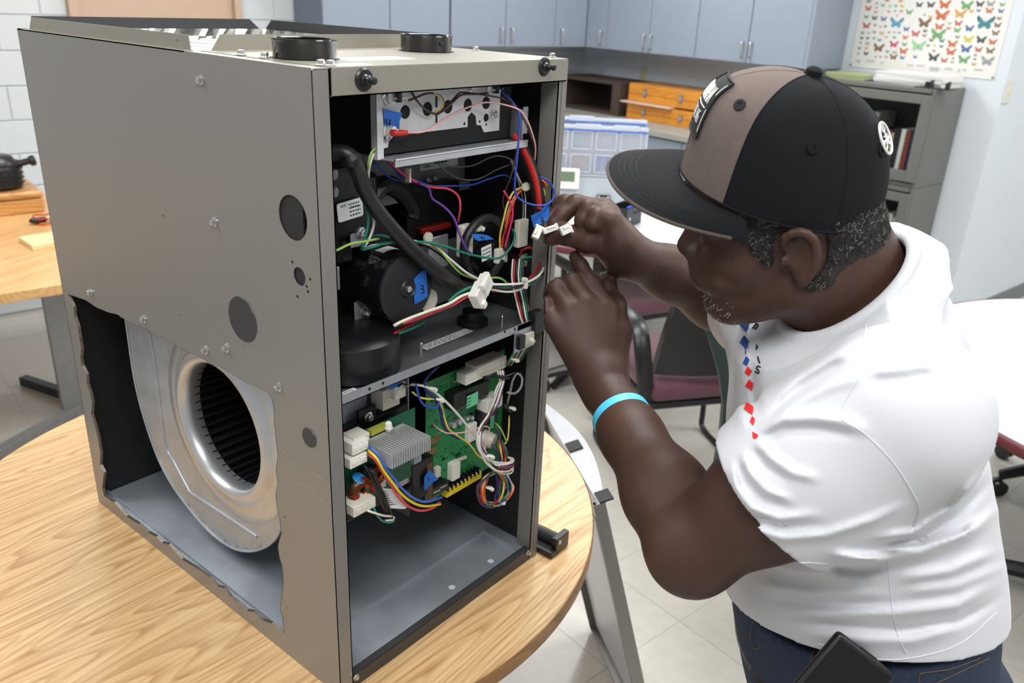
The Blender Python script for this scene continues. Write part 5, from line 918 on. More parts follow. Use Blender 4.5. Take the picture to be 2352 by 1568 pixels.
BF = 'o560 0 90,n318 15 80,a735 8 90,n423 42 45,g503 68 70,l597 78 70,t673 76 55,y755 80 75,k980 62 110,k1130 62 125,o1312 58 180,g1600 70 180,k1775 52 120,w1915 48 120,g2068 60 80,o310 110 115,w417 100 55,r408 158 60,p580 150 55,t664 145 45,o742 146 60,g848 158 110,o1272 200 215,a1515 180 180,a1664 145 75,b1757 138 65,o1897 140 115,b2050 145 85,g285 220 85,k392 235 100,b512 248 105,r690 204 40,g1048 195 50,a1125 222 70,t1840 300 255,n2028 240 70,c680 300 215,r284 335 140,k400 328 50,o470 348 45,k535 345 55,b810 380 100,n1045 300 200,o1240 350 140,l1378 305 70,r1490 305 120,o1365 370 70,g1475 395 110,b1635 372 130,n2005 330 105,n1978 432 110,g235 430 75,t316 432 45,b390 420 60,a485 435 85,t584 424 50,w652 425 50,t716 428 50,r930 440 140,k1056 405 70,r1045 465 70,g1222 450 225,k225 498 65,k303 498 60,g385 500 60,t460 525 70,a545 485 60,g652 490 70,o795 490 95,g1480 485 75,y1620 515 155,k1790 520 150,o1940 550 120,p645 580 150,l965 600 230,n1138 525 80,t1276 532 90,o1412 575 150,t207 560 50,w300 570 80,n445 625 185,g785 580 85,b195 632 60,a284 632 70,k1095 598 55,k1270 608 60,b1590 640 165,r1755 650 115,n1908 665 125,k280 700 90,t180 702 45,t560 675 65,w655 685 75,o770 668 140,k1165 750 175,o1392 680 155,r408 745 45,n470 745 45,w545 745 60,n640 745 130,b755 755 80,b925 745 70,r1305 790 115,k1422 765 45,g1412 815 60,g1560 780 175,k1708 775 50,a1695 842 75,w1870 800 190,k1715 722 45,y1180 595 50,k1170 668 50'
def wing(s): return [(0.0, -.02), (.10, .12), (.34, .34), (.50, .38), (.50, .26), (.42, .06), (.28, -.02), (.36, -.10), (.35, -.26), (.23, -.36), (.08, -.26), (0.0, -.08)]
cols_ = list(PALS); mb = MB(); sx_ = 5.709
for tok in BF.split(','):
    c = tok[0]; x, y, w = map(float, tok[1:].split()); a = RB(1940+x/sx_, y/sx_, WA-.0045); cx, cz = P0_[1]-a[1], a[2]-pzb; W_ = w/sx_/2352*1.0; W_ = w/sx_*0.00238*0.84
    mb.cur = cols_.index(c)
    for sg in (1, -1):
        wp = [(cx+sg*px*W_, -0.0008, cz+pz*W_*.95) for px, pz in wing(0)]
        i0 = (0, 1, 2, 3, 4, 5, 6); i1 = (0, 6, 7, 8, 9, 10, 11); mb.add([wp[i] for i in i0], [tuple(range(7))]); mb.add([wp[i] for i in i1], [tuple(range(7))])
    mb.cur = cols_.index('k'); mb.quad((cx-W_*.02, -.001, cz-W_*.22), (cx+W_*.02, -.001, cz-W_*.22), (cx+W_*.02, -.001, cz+W_*.15), (cx-W_*.02, -.001, cz+W_*.15))
    if w > 140 and c in 'tkc':
        for sg in (1, -1):
            mb.cur = cols_.index('k' if c != 'k' else 'g'); wp = [(cx+sg*px*W_, -0.0010, cz+pz*W_) for px, pz in ((.42, .40), (.5, .3), (.4, .05), (.38, .2))]; mb.add(wp, [(0, 1, 2, 3)])
obj('butterfly_print', mb, [mat('poster_print_'+c, tuple(v*.8+36 for v in PALS[c]), 0.4, coat=0.2) for c in cols_], po)
mb = MB()
for x0, y0, x1, n in ((150, 785, 215, 5), (285, 785, 395, 4), (470, 810, 520, 4), (820, 845, 915, 3), (945, 850, 1060, 3), (1110, 880, 1250, 6), (1310, 890, 1420, 4), (1480, 905, 1525, 5), (1545, 905, 1600, 4), (1690, 905, 1820, 3)):
    for k in range(n):
        a, b = RB(1940+x0/sx_, (y0+k*9)/sx_, WA-.0045), RB(1940+(x1-(k % 3)*9)/sx_, (y0+k*9+ (x1-x0)*.075)/sx_, WA-.0045); mb.quad((P0_[1]-a[1], -.0008, a[2]-pzb), (P0_[1]-b[1], -.0008, b[2]-pzb), (P0_[1]-b[1], -.0008, b[2]-pzb+.002), (P0_[1]-a[1], -.0008, a[2]-pzb+.002))
obj('caption_print', mb, mat('caption_grey', (178, 180, 184), 0.5), po)
for x in (0.008, pw-.006): obj('pin', MB().lathe([(0.005, 0), (0.006, .004), (.003, .008)], (x, -.001, .008), (0, -1, 0), 10), M_GREYM, po)
# ---- white round table in the middle distance
M_WTOP = mat('white_laminate', (226, 228, 234), 0.3, 0, 0.01, 10, coat=0.2)
M_MAR = mat('maroon_edge', (98, 44, 48), 0.45)
M_MARF = mat('maroon_fabric', (88, 46, 60), 0.8, 0, 0.1, 300, 0.2, 600, sheen=0.3)
def white_table(label, a, b, r, legs=False):
    t = rthing('meeting_table', label, 'table', a, b, 0, 0, 'white tables with maroon edges')
    obj('tabletop', MB().lathe([(0.0001, .714), (r-.006, .714), (r-.006, .744), (0.0001, .744)], (0, 0, 0), (0, 0, 1), 72, caps=False), M_WTOP, t, smooth=True, sharp=30)
    obj('edge_band', MB().lathe([(r-.006, .712), (r+.002, .714), (r+.005, .722), (r+.005, .738), (r+.001, .744), (r-.006, .745)], (0, 0, 0), (0, 0, 1), 72, caps=False), M_MAR, t, smooth=True, sharp=60)
    obj('column', MB().cyl((0, 0, .06), (0, 0, .713), .03, 20), M_DKM, t, smooth=True)
    if legs:
        cpt = RM(a, b, 0); nrm = rotz(TH)@np.array([.664, .748, 0])
        for px in (1371, 1407, 1450): p = rotz(-TH)@(on(px, 690, nrm, cpt)-cpt); obj('leg', MB().rbox((p[0]-.022, p[1]-.03, 0.0), (p[0]+.022, p[1]+.03, .713), .004, R=None), M_DKM, t)
    for k in range(4): an = .4+k*PI/2; d = np.array([math.cos(an), math.sin(an), 0]); obj('foot', MB().tube([d*.03+[0, 0, .06], d*.3+[0, 0, .045], d*(r*.75)+[0, 0, .02]], [.03, .026, .018], 8), M_DKM, t, smooth=True)
    return t
ta, tb_ = -1.479, -1.763; white_table('white table with maroon edge carrying the parts organisers, beyond the hands', ta, tb_, 0.755, True)
white_table('white table with maroon edge behind the back of the person', -1.60, -4.16, 0.79)
gp = RZ(1425, 486, 0.7455); gdir = math.atan2(-.664, .748)
gy = rthing('control_box', 'grey metal control box on the white table, carrying the clear organisers', 'box', gp[0], gp[1], 0.7455, gdir)      # local x along its face, y to the back
GH = 0.145
mb = MB(); mb.prism([(0, 0), (0.34, 0), (0.34, GH), (0.035, GH)], (-0.62, 0, 0), (0, 1, 0), (0, 0, 1), 0.78); obj('body', mb, mat('panel_grey', (166, 174, 180), 0.5, 0, 0.03, 40), gy)
for x in (-0.6, 0.14): obj('screw', MB().cyl((x, 0.02, 0.09), (x, 0.012, 0.092), 0.006, 10), M_NICK, gy)
def face_pt(px, py):
    o_ = RM(*gp[:2], 0.7455); nrm = rotz(TH+gdir)@unit([0, -1, 0.24]); p = on(px, py, nrm, o_); return rotz(-(TH+gdir))@(p-o_)
unit = lambda v: np.array(v, float)/np.linalg.norm(v)
Rf = np.array([[1, 0, 0], unit([0, -.24, -1])*-1, unit([0, -1, .24])]).T
c = face_pt(1306, 412); th_ = thing('thermostat', 'white thermostat with green screen against the grey control box', 'thermostat', tuple(RM(*gp[:2], .7455)+rotz(TH+gdir)@(c+Rf[:, 2]*.001)), TH+gdir)
obj('case', MB().rbox((-.075, -.045, 0), (.05, .052, .026), .006, R=Rf), M_WHT, th_); obj('screen', MB().rbox((-.06, -.012, .025), (.028, .036, .0275), .001, R=Rf), mat('lcd_green', (98, 116, 92), .25), th_); obj('button_bar', MB().rbox((-.06, -.03, .025), (.03, -.02, .027), .001, R=Rf), M_IVO, th_)
M_CLR = mat('clear_plastic', (225, 230, 238), 0.12, alpha=0.22, coat=0.3); M_CLRT = mat('clear_plastic_edge', (215, 222, 234), 0.2, alpha=0.62)
og = (gp[0]+.748*-.2+.664*.07, gp[1]-.664*-.2+.748*.07)
for k, (dy, lb) in enumerate(((0.0, 'clear plastic parts organiser standing on the grey box, the nearer of two'), (0.075, 'clear plastic parts organiser standing on the grey box, behind the other'))):
    Hh = 0.235 if k == 0 else 0.262
    t = rthing('parts_organiser', lb, 'organiser', og[0]+dy*.66, og[1]+dy*.75, .7455+GH+.002, gdir, 'clear parts organisers on the grey box')
    obj('tray', MB().box((-.3, 0, 0), (.30, .004, Hh)).box((-.3, .045, 0), (.30, .048, Hh)), M_CLR, t); obj('rim', MB().rbox((-.305, -.004, -.0), (.305, .05, .008), .002).rbox((-.305, -.004, Hh-.012), (.305, .05, Hh), .002).rbox((-.305, -.004, .008), (-.295, .05, Hh-.012), .002).rbox((.295, -.004, .008), (.305, .05, Hh-.012), .002), M_CLRT, t)
    obj('blue_gasket', MB().box((-.305, -.006, Hh-.022), (.305, -.002, Hh-.016)), mat('gasket_blue', (44, 96, 200), 0.4), t)
    for r in range(2):
        for c_ in range(5): x, z = -.285+c_*.115, .018+r*.108; f = obj('compartment', MB().rbox((x, -.005, z), (x+.1, -.003, z+.006), .001).rbox((x, -.005, z+.082), (x+.1, -.003, z+.088), .001).rbox((x, -.005, z), (x+.006, -.003, z+.088), .001).rbox((x+.094, -.005, z), (x+.1, -.003, z+.088), .001), M_CLRT, t)
    for c_ in (0.05, .35, .65) if k == 0 else (0.3,): obj('latch', MB().rbox((-.25+c_*.6, -.008, Hh-.014), (-.13+c_*.6, -.003, Hh+.012), .003), M_CLRT, t)
    if k == 0:
        for x, z, w, cc in ((-.05, .03, .07, (150, 120, 130)), (.075, .035, .022, (60, 76, 170)), (.112, .035, .022, (60, 76, 170)), (-.05, .14, .05, (110, 140, 140)), (-.16, .04, .05, (120, 140, 150))): obj('small_parts', MB().rbox((x, .006, z), (x+w, .04, z+.06), .004), mat('bits_%d' % cc[0], cc, .5), t)
q = RZ(1436, 516, 0.7455); hb_ = rthing('battery_holder', 'black open plastic holder standing on the white table beyond the hand', 'holder', q[0], q[1], 0.7455, gdir+1.0)
obj('tray', MB().rbox((-.06, -.035, 0), (.085, -.03, .085), .001).rbox((-.06, .03, 0), (.085, .035, .10), .001).rbox((-.06, -.03, 0), (.085, .03, .006), .001).rbox((.08, -.03, .006), (.085, .03, .085), .001).rbox((-.06, -.03, .006), (-.055, .03, .085), .001), M_BLK, hb_); obj('lug', MB().rbox((.085, -.02, .01), (.11, .0, .06), .002), M_BLK, hb_); obj('screw', MB().cyl((-.04, -.035, .04), (-.04, -.041, .04), .007, 10), M_CHR, hb_); obj('insert', MB().rbox((-.04, -.029, .05), (.0, -.018, .092), .002), mat('insert_blue', (40, 70, 190), .4), hb_)
for k in range(4): obj('slot', MB().box((0.0+k*.018, -.0362, .055), (.011+k*.018, -.0348, .065)), M_INK, hb_)
c = face_pt(1385, 462); sm = thing('jack_plate', 'small black square plate with white screws by the grey control box', 'fitting', tuple(RM(*gp[:2], .7455)+rotz(TH+gdir)@(c+Rf[:, 2]*.001)), TH+gdir); obj('plate', MB().rbox((-.032, -.025, 0), (.032, .03, .012), .003, R=Rf), M_BLK, sm)
for x in (-.022, .022): obj('screw', MB().cyl(Rf@np.array([x, .02, .012]), Rf@np.array([x, .02, .015]), .004, 10), M_WHT, sm)
# ---- chairs
def guest_chair(label, a, b, rz, group=None):      # local: front is +y, seat 0.45
    t = rthing('office_chair', label, 'chair', a, b, 0, rz, group)
    obj('seat', MB().rbox((-.25, -.23, .40), (.25, .25, .475), .03, 3), M_MARF, t, smooth=True); obj('seat_pan', MB().rbox((-.245, -.225, .375), (.245, .245, .402), .01), M_BLK, t)
    mb = MB(); NX, NZ = 12, 10; P = []
    for j in range(NZ+1):
        for i in range(NX+1):
            u, v = i/NX*2-1, j/NZ; w = .235*(1-.12*v*v)*(1 if v < .85 else 1-.25*((v-.85)/.15)**2); P.append((u*w, -.215-.10*v+.05*u*u, .50+.40*v-.03*(u*u)*(v > .8)))
    n = len(P); P2 = [(p[0], p[1]-.03, p[2]) for p in P]; F = [(j*(NX+1)+i, j*(NX+1)+i+1, (j+1)*(NX+1)+i+1, (j+1)*(NX+1)+i) for j in range(NZ) for i in range(NX)]
    rimq = [i for i in range(NX+1)]+[j*(NX+1)+NX for j in range(1, NZ+1)]+[NZ*(NX+1)+i for i in range(NX-1, -1, -1)]+[j*(NX+1) for j in range(NZ-1, 0, -1)]
    mb.add(P+P2, F+[tuple(n+k for k in f)[::-1] for f in F]+[(rimq[k], rimq[(k+1) % len(rimq)], n+rimq[(k+1) % len(rimq)], n+rimq[k]) for k in range(len(rimq))]); obj('backrest', mb, M_BLK, t, smooth=True)
    obj('back_cushion', MB().add([(p[0]*.94, p[1]+.018, .5+(p[2]-.5)*.95+.01) for p in P]+[(p[0]*.97, p[1]+.002, p[2]) for p in P], F[::1]+[tuple(n+k for k in f)[::-1] for f in F]+[(rimq[k], rimq[(k+1) % len(rimq)], n+rimq[(k+1) % len(rimq)], n+rimq[k]) for k in range(len(rimq))]), M_MARF, t, smooth=True)
    for s in (-1, 1):
        obj('armrest', MB().tube([(s*.255, -.20, .40), (s*.285, -.21, .55), (s*.29, -.14, .665), (s*.29, .06, .675), (s*.285, .16, .64), (s*.265, .12, .50), (s*.25, .06, .40)], .016, 10, flat=1.9, up=(1, 0, 0)), M_BLK, t, smooth=True)
        obj('leg', MB().tube([(s*.22, .18, .38), (s*.235, .24, .30), (s*.24, .25, .08), (s*.24, .22, .014), (s*.24, 0, .012), (s*.24, -.24, .012)], .0115, 10), M_DKM, t, smooth=True)
    obj('cross_tube', MB().tube([(-.24, -.24, .012), (0, -.25, .012), (.24, -.24, .012)], .0115, 8), M_DKM, t, smooth=True)
    return t
def swivel(label, a, b, rz, back=True, group=None, m=M_MARF):
    t = rthing('swivel_chair', label, 'chair', a, b, 0, rz, group)
    obj('seat', MB().rbox((-.24, -.23, .44), (.24, .25, .50), .03, 3), m, t, smooth=True); obj('seat_pan', MB().rbox((-.22, -.2, .41), (.22, .22, .442), .01), M_BLK, t)
    obj('gas_column', MB().cyl((0, 0, .12), (0, 0, .41), .028, 16), M_DKM, t, smooth=True)
    for k in range(5):
        an = k*2*PI/5+.3; d = np.array([math.cos(an), math.sin(an), 0]); lg = obj('leg', MB().tube([d*.02+[0, 0, .13], d*.16+[0, 0, .115], d*.29+[0, 0, .085]], [.03, .025, .02], 8), M_BLK, t, smooth=True); s_ = np.array([-d[1], d[0], 0]); c = d*.29+[0, 0, .032]
        obj('caster', MB().cyl(c-s_*.022, c-s_*.006, .03, 16).cyl(c+s_*.006, c+s_*.022, .03, 16).cyl(c+[0, 0, .02], c+[0, 0, .06], .008, 8), M_BLK, lg)
    if back:
        for x in (-.16, -.055, .055, .16): obj('back_slat', MB().tube([(x, -.23, .46), (x*1.05, -.27, .62), (x*1.05, -.30, .90)], .018, 8, flat=1.3, up=(1, 0, 0)), M_BLK, t, smooth=True)
        obj('top_rail', MB().tube([(-.21, -.30, .90), (0, -.32, .92), (.21, -.30, .90)], .03, 8), M_BLK, t, smooth=True)
    for s in (-1, 1): obj('armrest', MB().tube([(s*.24, -.05, .43), (s*.29, -.06, .5), (s*.29, -.04, .64)], .014, 8).rbox((s*.29-.03, -.16, .64), (s*.29+.03, .12, .668), .012), M_BLK, t, smooth=True)
    return t
guest_chair('black and maroon sled-base chair beside the person, near the white table', -2.06, -2.76, gdir+0.30)
swivel('black swivel armchair with maroon seat behind the left hand', -1.80, -2.12, gdir+.5, False)
swivel('black swivel chair on casters under the right white table', -0.98, -3.80, 2.2, False, m=M_BLK)
# dark green chair half hidden behind the person
M_DGR = mat('dark_green_plastic', (34, 50, 46), 0.5)
gq = AB(DP(1720, 930, 2.0)); gc = rthing('green_chair', 'dark green shell chair half hidden behind the chest of the person', 'chair', gq[0], gq[1], 0, gdir)
P_ = [(x, y) for x, y in ((1614, 745), (1632, 790), (1652, 860), (1662, 930), (1656, 1000), (1640, 1090), (1640, 1120), (1800, 1130), (1830, 930), (1800, 740))]
nrm = rotz(TH+gdir)@np.array([0, 1.0, 0]); o_ = RM(gq[0], gq[1], 0); L_ = [rotz(-(TH+gdir))@(on(x, y, nrm, o_)-o_) for x, y in P_]; L_ = [(p[0], p[2]) for p in L_]
mb = MB(); mb.prism(L_, (0, 0, 0), (1, 0, 0), (0, 0, 1), -0.03); obj('backrest', mb, M_DGR, gc)
zb = min(p[1] for p in L_); xm = sum(p[0] for p in L_)/len(L_)+.40; obj('seat', MB().rbox((xm-.18, .03, max(.40, zb)), (xm+.18, .42, max(.40, zb)+.03), .01), M_DGR, gc)
for x in (xm-.15, xm+.15):
    for y in (.06, .38): obj('leg', MB().cyl((x, y, 0), (x, y, max(.40, zb)), .011, 10), M_DKM, gc, smooth=True)
    obj('back_strut', MB().cyl((x*.6+xm*.4, .02, max(.40, zb)), (x*.6+xm*.4, .008, max(.55, zb+.1)), .01, 8), M_DKM, gc, smooth=True)
# ================================================================ PERSON (sculpted as distance fields, axes: x right, y up, d away from the camera; then moved to the world)
def J(px, py, d): return np.array([(px-1176)/FPX*d, (784-py)/FPX*d, d])
def JW(P): P = np.asarray(P); return CAM+P[..., 0:1]*RGT+P[..., 1:2]*UPV+P[..., 2:3]*FWD
def unit(v): v = np.array(v, float); return v/np.linalg.norm(v)
UW = unit([RGT[2], UPV[2], FWD[2]])
class Field:
    def __init__(s): s.p = []
    def cap(s, a, b, ra, rb=None, k=0.01): s.p.append(('c', np.array(a, float), np.array(b, float), ra, ra if rb is None else rb, k, 1)); return s
    def ell(s, c, r, F=None, k=0.01, sub=0): s.p.append(('e', np.array(c, float), np.array(r, float), np.eye(3) if F is None else np.array(F), None, k, -1 if sub else 1)); return s
    def fun(s, f, k=0.01, sign=1): s.p.append(('f', f, None, None, None, k, sign)); return s
    def chain(s, pts, rs, k=0.008):
        for i in range(len(pts)-1): s.cap(pts[i], pts[i+1], rs[i], rs[i+1], k)
        return s
    @staticmethod
    def d1(q, P):
        if q[0] == 'c':
            a, b = q[1], q[2]; ab = b-a; t = np.clip(((P-a)@ab)/(ab@ab+1e-12), 0, 1); return np.linalg.norm(P-a-t[:, None]*ab, axis=1)-(q[3]+(q[4]-q[3])*t)
        if q[0] == 'e':
            L = (P-q[1])@q[3].T; r = q[2]; k0 = np.linalg.norm(L/r, axis=1); k1 = np.linalg.norm(L/(r*r), axis=1)+1e-9; return k0*(k0-1)/k1
        return q[1](P)
    def __call__(s, P, keep=None):
        d = np.full(len(P), 9.0)
        for q in (s.p if keep is None else keep):
            e = s.d1(q, P); k = q[5]
            if q[6] > 0: h = np.maximum(k-np.abs(d-e), 0)/k; d = np.minimum(d, e)-h*h*k*0.25
            else: h = np.maximum(k-np.abs(d+e), 0)/k; d = np.maximum(d, -e)+h*h*k*0.25
        return d
    def near(s, c, r):
        C1 = c[None, :]; ds = [s.d1(q, C1)[0] for q in s.p]; m = min([d for d, q in zip(ds, s.p) if q[6] > 0]); return [q for d, q in zip(ds, s.p) if d < (m if q[6] > 0 else 0)+2.4*r+q[5]]
def sdf_mesh(f, lo, hi, h, B=14, post=None):
    lo = np.array(lo, float); n = np.ceil((np.array(hi)-lo)/h).astype(int)+1; nb = (n+B-1)//B; n = nb*B; vol = np.full(n, 1.0, np.float32)
    g = np.stack(np.meshgrid(*[np.arange(k) for k in nb], indexing='ij'), -1).reshape(-1, 3); ctr = lo+(g*B+(B-1)/2)*h; rad = h*B*0.87
    ev = (lambda P: f(P)) if post is None else (lambda P: post(f(P), P))
    dc = ev(ctr); off = np.stack(np.meshgrid(*[np.arange(B)]*3, indexing='ij'), -1).reshape(-1, 3)*h
    for i in range(len(g)):
        a = g[i]*B; sl = tuple(slice(x, x+B) for x in a)
        if abs(dc[i]) > rad*1.5+0.004: vol[sl] = 1.0 if dc[i] > 0 else -1.0; continue
        P = lo+a*h+off; keep = f.near(ctr[i], rad) if isinstance(f, Field) else None
        d = f(P, keep) if keep is not None else f(P)
        if post is not None: d = post(d, P)
        vol[sl] = d.reshape(B, B, B)
    neg = vol < 0; c = [neg[i:n[0]-1+i, j:n[1]-1+j, k:n[2]-1+k] for i in (0, 1) for j in (0, 1) for k in (0, 1)]
    sm = sum(x.astype(np.int8) for x in c); act = (sm > 0) & (sm < 8); idx = np.full(act.shape, -1, np.int32); I = np.argwhere(act); idx[act] = np.arange(len(I))
    acc = np.zeros((len(I), 3)); cnt = np.zeros(len(I)); cor = [(i, j, k) for i in (0, 1) for j in (0, 1) for k in (0, 1)]
    val = [vol[I[:, 0]+i, I[:, 1]+j, I[:, 2]+k] for i, j, k in cor]
    for p in range(8):
        for q in range(p+1, 8):
            if sum(abs(cor[p][t]-cor[q][t]) for t in range(3)) != 1: continue
            a, b = val[p], val[q]; m = (a < 0) != (b < 0); t = np.where(m, a/(a-b+1e-12), 0)
            acc += np.where(m[:, None], np.array(cor[p])+t[:, None]*(np.array(cor[q])-np.array(cor[p])), 0); cnt += m
    V = lo+(I+acc/np.maximum(cnt, 1)[:, None])*h; Fs = []
    for ax in range(3):
        o1, o2 = [t for t in range(3) if t != ax]; A = np.moveaxis(neg, ax, 0); s = A[:-1] != A[1:]; s = np.moveaxis(s, 0, ax); E = np.argwhere(s)
        E = E[(E[:, o1] > 0) & (E[:, o2] > 0) & (E[:, o1] < n[o1]-1) & (E[:, o2] < n[o2]-1)]; e1 = np.eye(3, dtype=int)[o1]; e2 = np.eye(3, dtype=int)[o2]
        q = np.stack([idx[tuple((E-e1-e2).T)], idx[tuple((E-e2).T)], idx[tuple(E.T)], idx[tuple((E-e1).T)]], 1); fl_ = neg[tuple(E.T)]
        if ax == 1: fl_ = ~fl_
        q[fl_] = q[fl_][:, ::-1]; Fs.append(q[(q >= 0).all(1)])
    return V, np.vstack(Fs)
def sdf_obj(name, VF, m, parent, origin, smooth_it=0, **kw):
    V, Fq = VF; me = bpy.data.meshes.new(name); me.from_pydata((JW(V)-origin).tolist(), [], Fq.tolist()); me.polygons.foreach_set('use_smooth', [True]*len(Fq)); me.materials.append(m); me.update()
    o = bpy.data.objects.new(name, me); COL.objects.link(o); o.parent = parent; return tag(o, **kw)
M_SKIN = mat('skin', (70, 47, 38), 0.5, 0.0, 0.12, 24, 0.16, 700, spec=0.36)
M_SHIRT = mat('white_cotton', (205, 206, 211), 0.85, 0.0, 0.01, 300, 0.10, 1400, sheen=0.1)
M_JEAN = mat('denim', (30, 44, 68), 0.85, 0.0, 0.22, 160, 0.35, 1200)
M_CAPB = mat('cap_black', (15, 16, 19), 0.9, 0.0, 0.15, 200, 0.22, 1500, spec=0.25)
M_CAPG = mat('cap_taupe', (104, 93, 88), 0.9, 0.0, 0.06, 200, 0.22, 1500, spec=0.3)
M_HAIR = mat('hair_dark', (34, 30, 29), 0.75, 0.0, 0.3, 300, 0.8, 700)
M_HAIRG = mat('hair_grey', (128, 124, 120), 0.5)
# ---- frames
HO = J(1828, 585, 0.85); hl = unit([-.28, -.5, -.82]); hf = unit([-.946, 0, .324]); hf = unit(hf-hl*(hf@hl)); hu = np.cross(hf, hl); hu = hu if hu[1] > 0 else -hu
HO = HO-hl*0.078
def H(f, l, u): return HO+hf*f+hl*l+hu*u
HF = np.array([hf, hl, hu])
cu_ = unit([.08, .80, -.59]); cf = unit([-.99, .12, .03]); cf = unit(cf-cu_*(cf@cu_)); cl_ = np.cross(cf, cu_); cl_ = cl_ if cl_[2] < 0 else -cl_
_a = math.radians(5); cf, cu_ = cf*math.cos(_a)+cu_*math.sin(_a), cu_*math.cos(_a)-cf*math.sin(_a)
CO = J(1790, 428, 0.90)
def K(f, l, u): return CO+cf*f+cl_*l+cu_*u
lt_ = unit([.0, -.38, -.92]); lt_ = unit(lt_-UW*(lt_@UW)); ft_ = np.cross(UW, lt_); ft_ = ft_ if ft_[0] < 0 else -ft_
SP = [(1950, 680, .945, .060, .075), (1930, 760, .955, .104, .145), (1932, 850, .975, .112, .176), (1936, 950, .995, .124, .186), (1946, 1060, 1.015, .132, .188), (1952, 1180, 1.045, .145, .187), (1962, 1310, 1.075, .157, .187), (1970, 1430, 1.105, .157, .184), (1972, 1540, 1.13, .150, .18), (2012, 1700, 1.17, .15, .175)]
SC_ = np.array([J(*q[:3]) for q in SP]); S0 = SC_[0]; tax = unit(SC_[-1]-SC_[0]); SH = (SC_-S0)@tax
hh = np.linspace(SH[0], SH[-1], 80)
def _sm(v): 
    w = np.interp(hh, SH, v); k = np.ones(7)/7; return np.convolve(np.pad(w, 3, mode='edge'), k, 'valid')
CI = np.stack([_sm(SC_[:, i]) for i in range(3)], 1); AI, BI = _sm([q[3] for q in SP]), _sm([q[4] for q in SP])
def torso(P, grow=0.0, pw=2.1):
    h = (P-S0)@tax; c = np.stack([np.interp(h, hh, CI[:, i]) for i in range(3)], 1); a, b = np.interp(h, hh, AI)+grow, np.interp(h, hh, BI)+grow
    q = P-c; x, y = np.abs(q@ft_)/a, np.abs(q@lt_)/b; r = (x**pw+y**pw)**(1/pw); d = (r-1)*np.minimum(a, b)
    return np.maximum(d, -(h-SH[0]))
SL = J(2022, 975, .805); SR = J(1800, 705, 1.08)
EL = J(1590, 1262, .915); WL = J(1388, 885, 1.13); ER = J(1725, 708, 1.30); WR = J(1430, 580, 1.185)
# three points of the neckline
A_, Bp, C_ = J(1835, 768, .930), J(1985, 722, .862), J(2050, 545, .930)      # three points of the neckline
n_ = unit(np.cross(Bp-A_, C_-A_)); n_ = n_ if n_@UW > 0 else -n_
def ccentre(a, b, c):
    ab, ac = b-a, c-a; x = np.cross(ab, ac); return a+(np.cross(x, ab)*(ac@ac)+np.cross(ac, x)*(ab@ab))/(2*(x@x))
NC = ccentre(A_, Bp, C_); NR = np.linalg.norm(A_-NC)
# ---- body: head, neck, arms, hands and trunk in one surface
B = Field()
B.ell(H(.010, 0, .040), (.090, .076, .090), HF, .01).ell(H(.045, 0, -.020), (.060, .064, .080), HF, .03)
for s in (1, -1):
    B.cap(H(.0, s*.055, -.050), H(.068, s*.018, -.088), .026, .022, .03); B.cap(H(.060, s*.050, -.015), H(.075, s*.036, -.022), .026, .022, .025)
    B.cap(H(.098, s*.012, .030), H(.086, s*.045, .030), .013, .012, .02)
B.ell(H(.082, 0, -.091), (.020, .026, .018), HF, .02)
B.ell(H(.085, 0, .05), (.03, .055, .04), HF, .03)
for s in (1, -1): B.ell(H(.100, s*.032, .008), (.015, .018, .011), HF, .015, 1); B.ell(H(.083, s*.033, .008), (.015, .016, .012), HF, .006)
B.cap(H(.100, 0, .020), H(.118, 0, -.018), .008, .013, .012)
for s in (1, -1): B.ell(H(.108, s*.014, -.024), (.012, .010, .010), HF, .008)
B.cap(H(.104, .018, -.044), H(.104, -.018, -.044), .008, None, .010).cap(H(.101, .016, -.057), H(.101, -.016, -.057), .009, None, .008)
B.cap(H(.098, .03, -.050), H(.108, 0, -.042), .010, .008, .02)
# ears
for s in (1, -1):
    e = lambda f, l, u: H(f, s*l, u)
    EF = np.array([unit(hf*.92-hl*s*.38), unit(hl*s*.92+hf*.38), hu])
    B.ell(e(-.004, .082, .002), (.0165, .008, .027), EF, .006)
    B.ell(e(-.001, .096, .004), (.0105, .010, .017), EF, .005, 1)
    P_ = [e(.012, .080, .010), e(.010, .088, .024), e(-.004, .094, .032), e(-.016, .094, .024), e(-.020, .092, .006), e(-.017, .089, -.012), e(-.010, .086, -.024)]
    B.chain([np.array(p) for p in catmull(P_, .006)], [.0042]*60, .003)
    B.ell(e(-.006, .083, -.026), (.008, .006, .009), EF, .006); B.ell(e(.012, .084, -.004), (.005, .004, .006), EF, .004)
# neck
B.chain([H(-.028, 0, -.02), J(1905, 612, .925), J(1955, 735, .96)], [.058, .057, .072], .03)
B.chain([H(-.042, 0, .0), J(1960, 596, .925), J(1996, 700, .95)], [.030, .037, .052], .03)
B.fun(lambda P: np.maximum(torso(P, -.022), (P-NC)@n_+.022), .03)
# arms
def arm(S, E, W, up, sgn, bend):
    m = (S*.45+E*.55); B.chain([S, m, E], [.064, .060, .046], .03)
    B.ell(E, (.043, .043, .043), None, .02); f1 = E+(W-E)*.28+bend; f2 = E+(W-E)*.65; B.chain([E, f1, f2, W], [.044, .048, .037, .029], .025)
arm(SL, EL, WL, None, 1, unit([.5, .5, 0])*.004); arm(SR, ER, WR, None, 1, np.array([0, -.004, 0]))
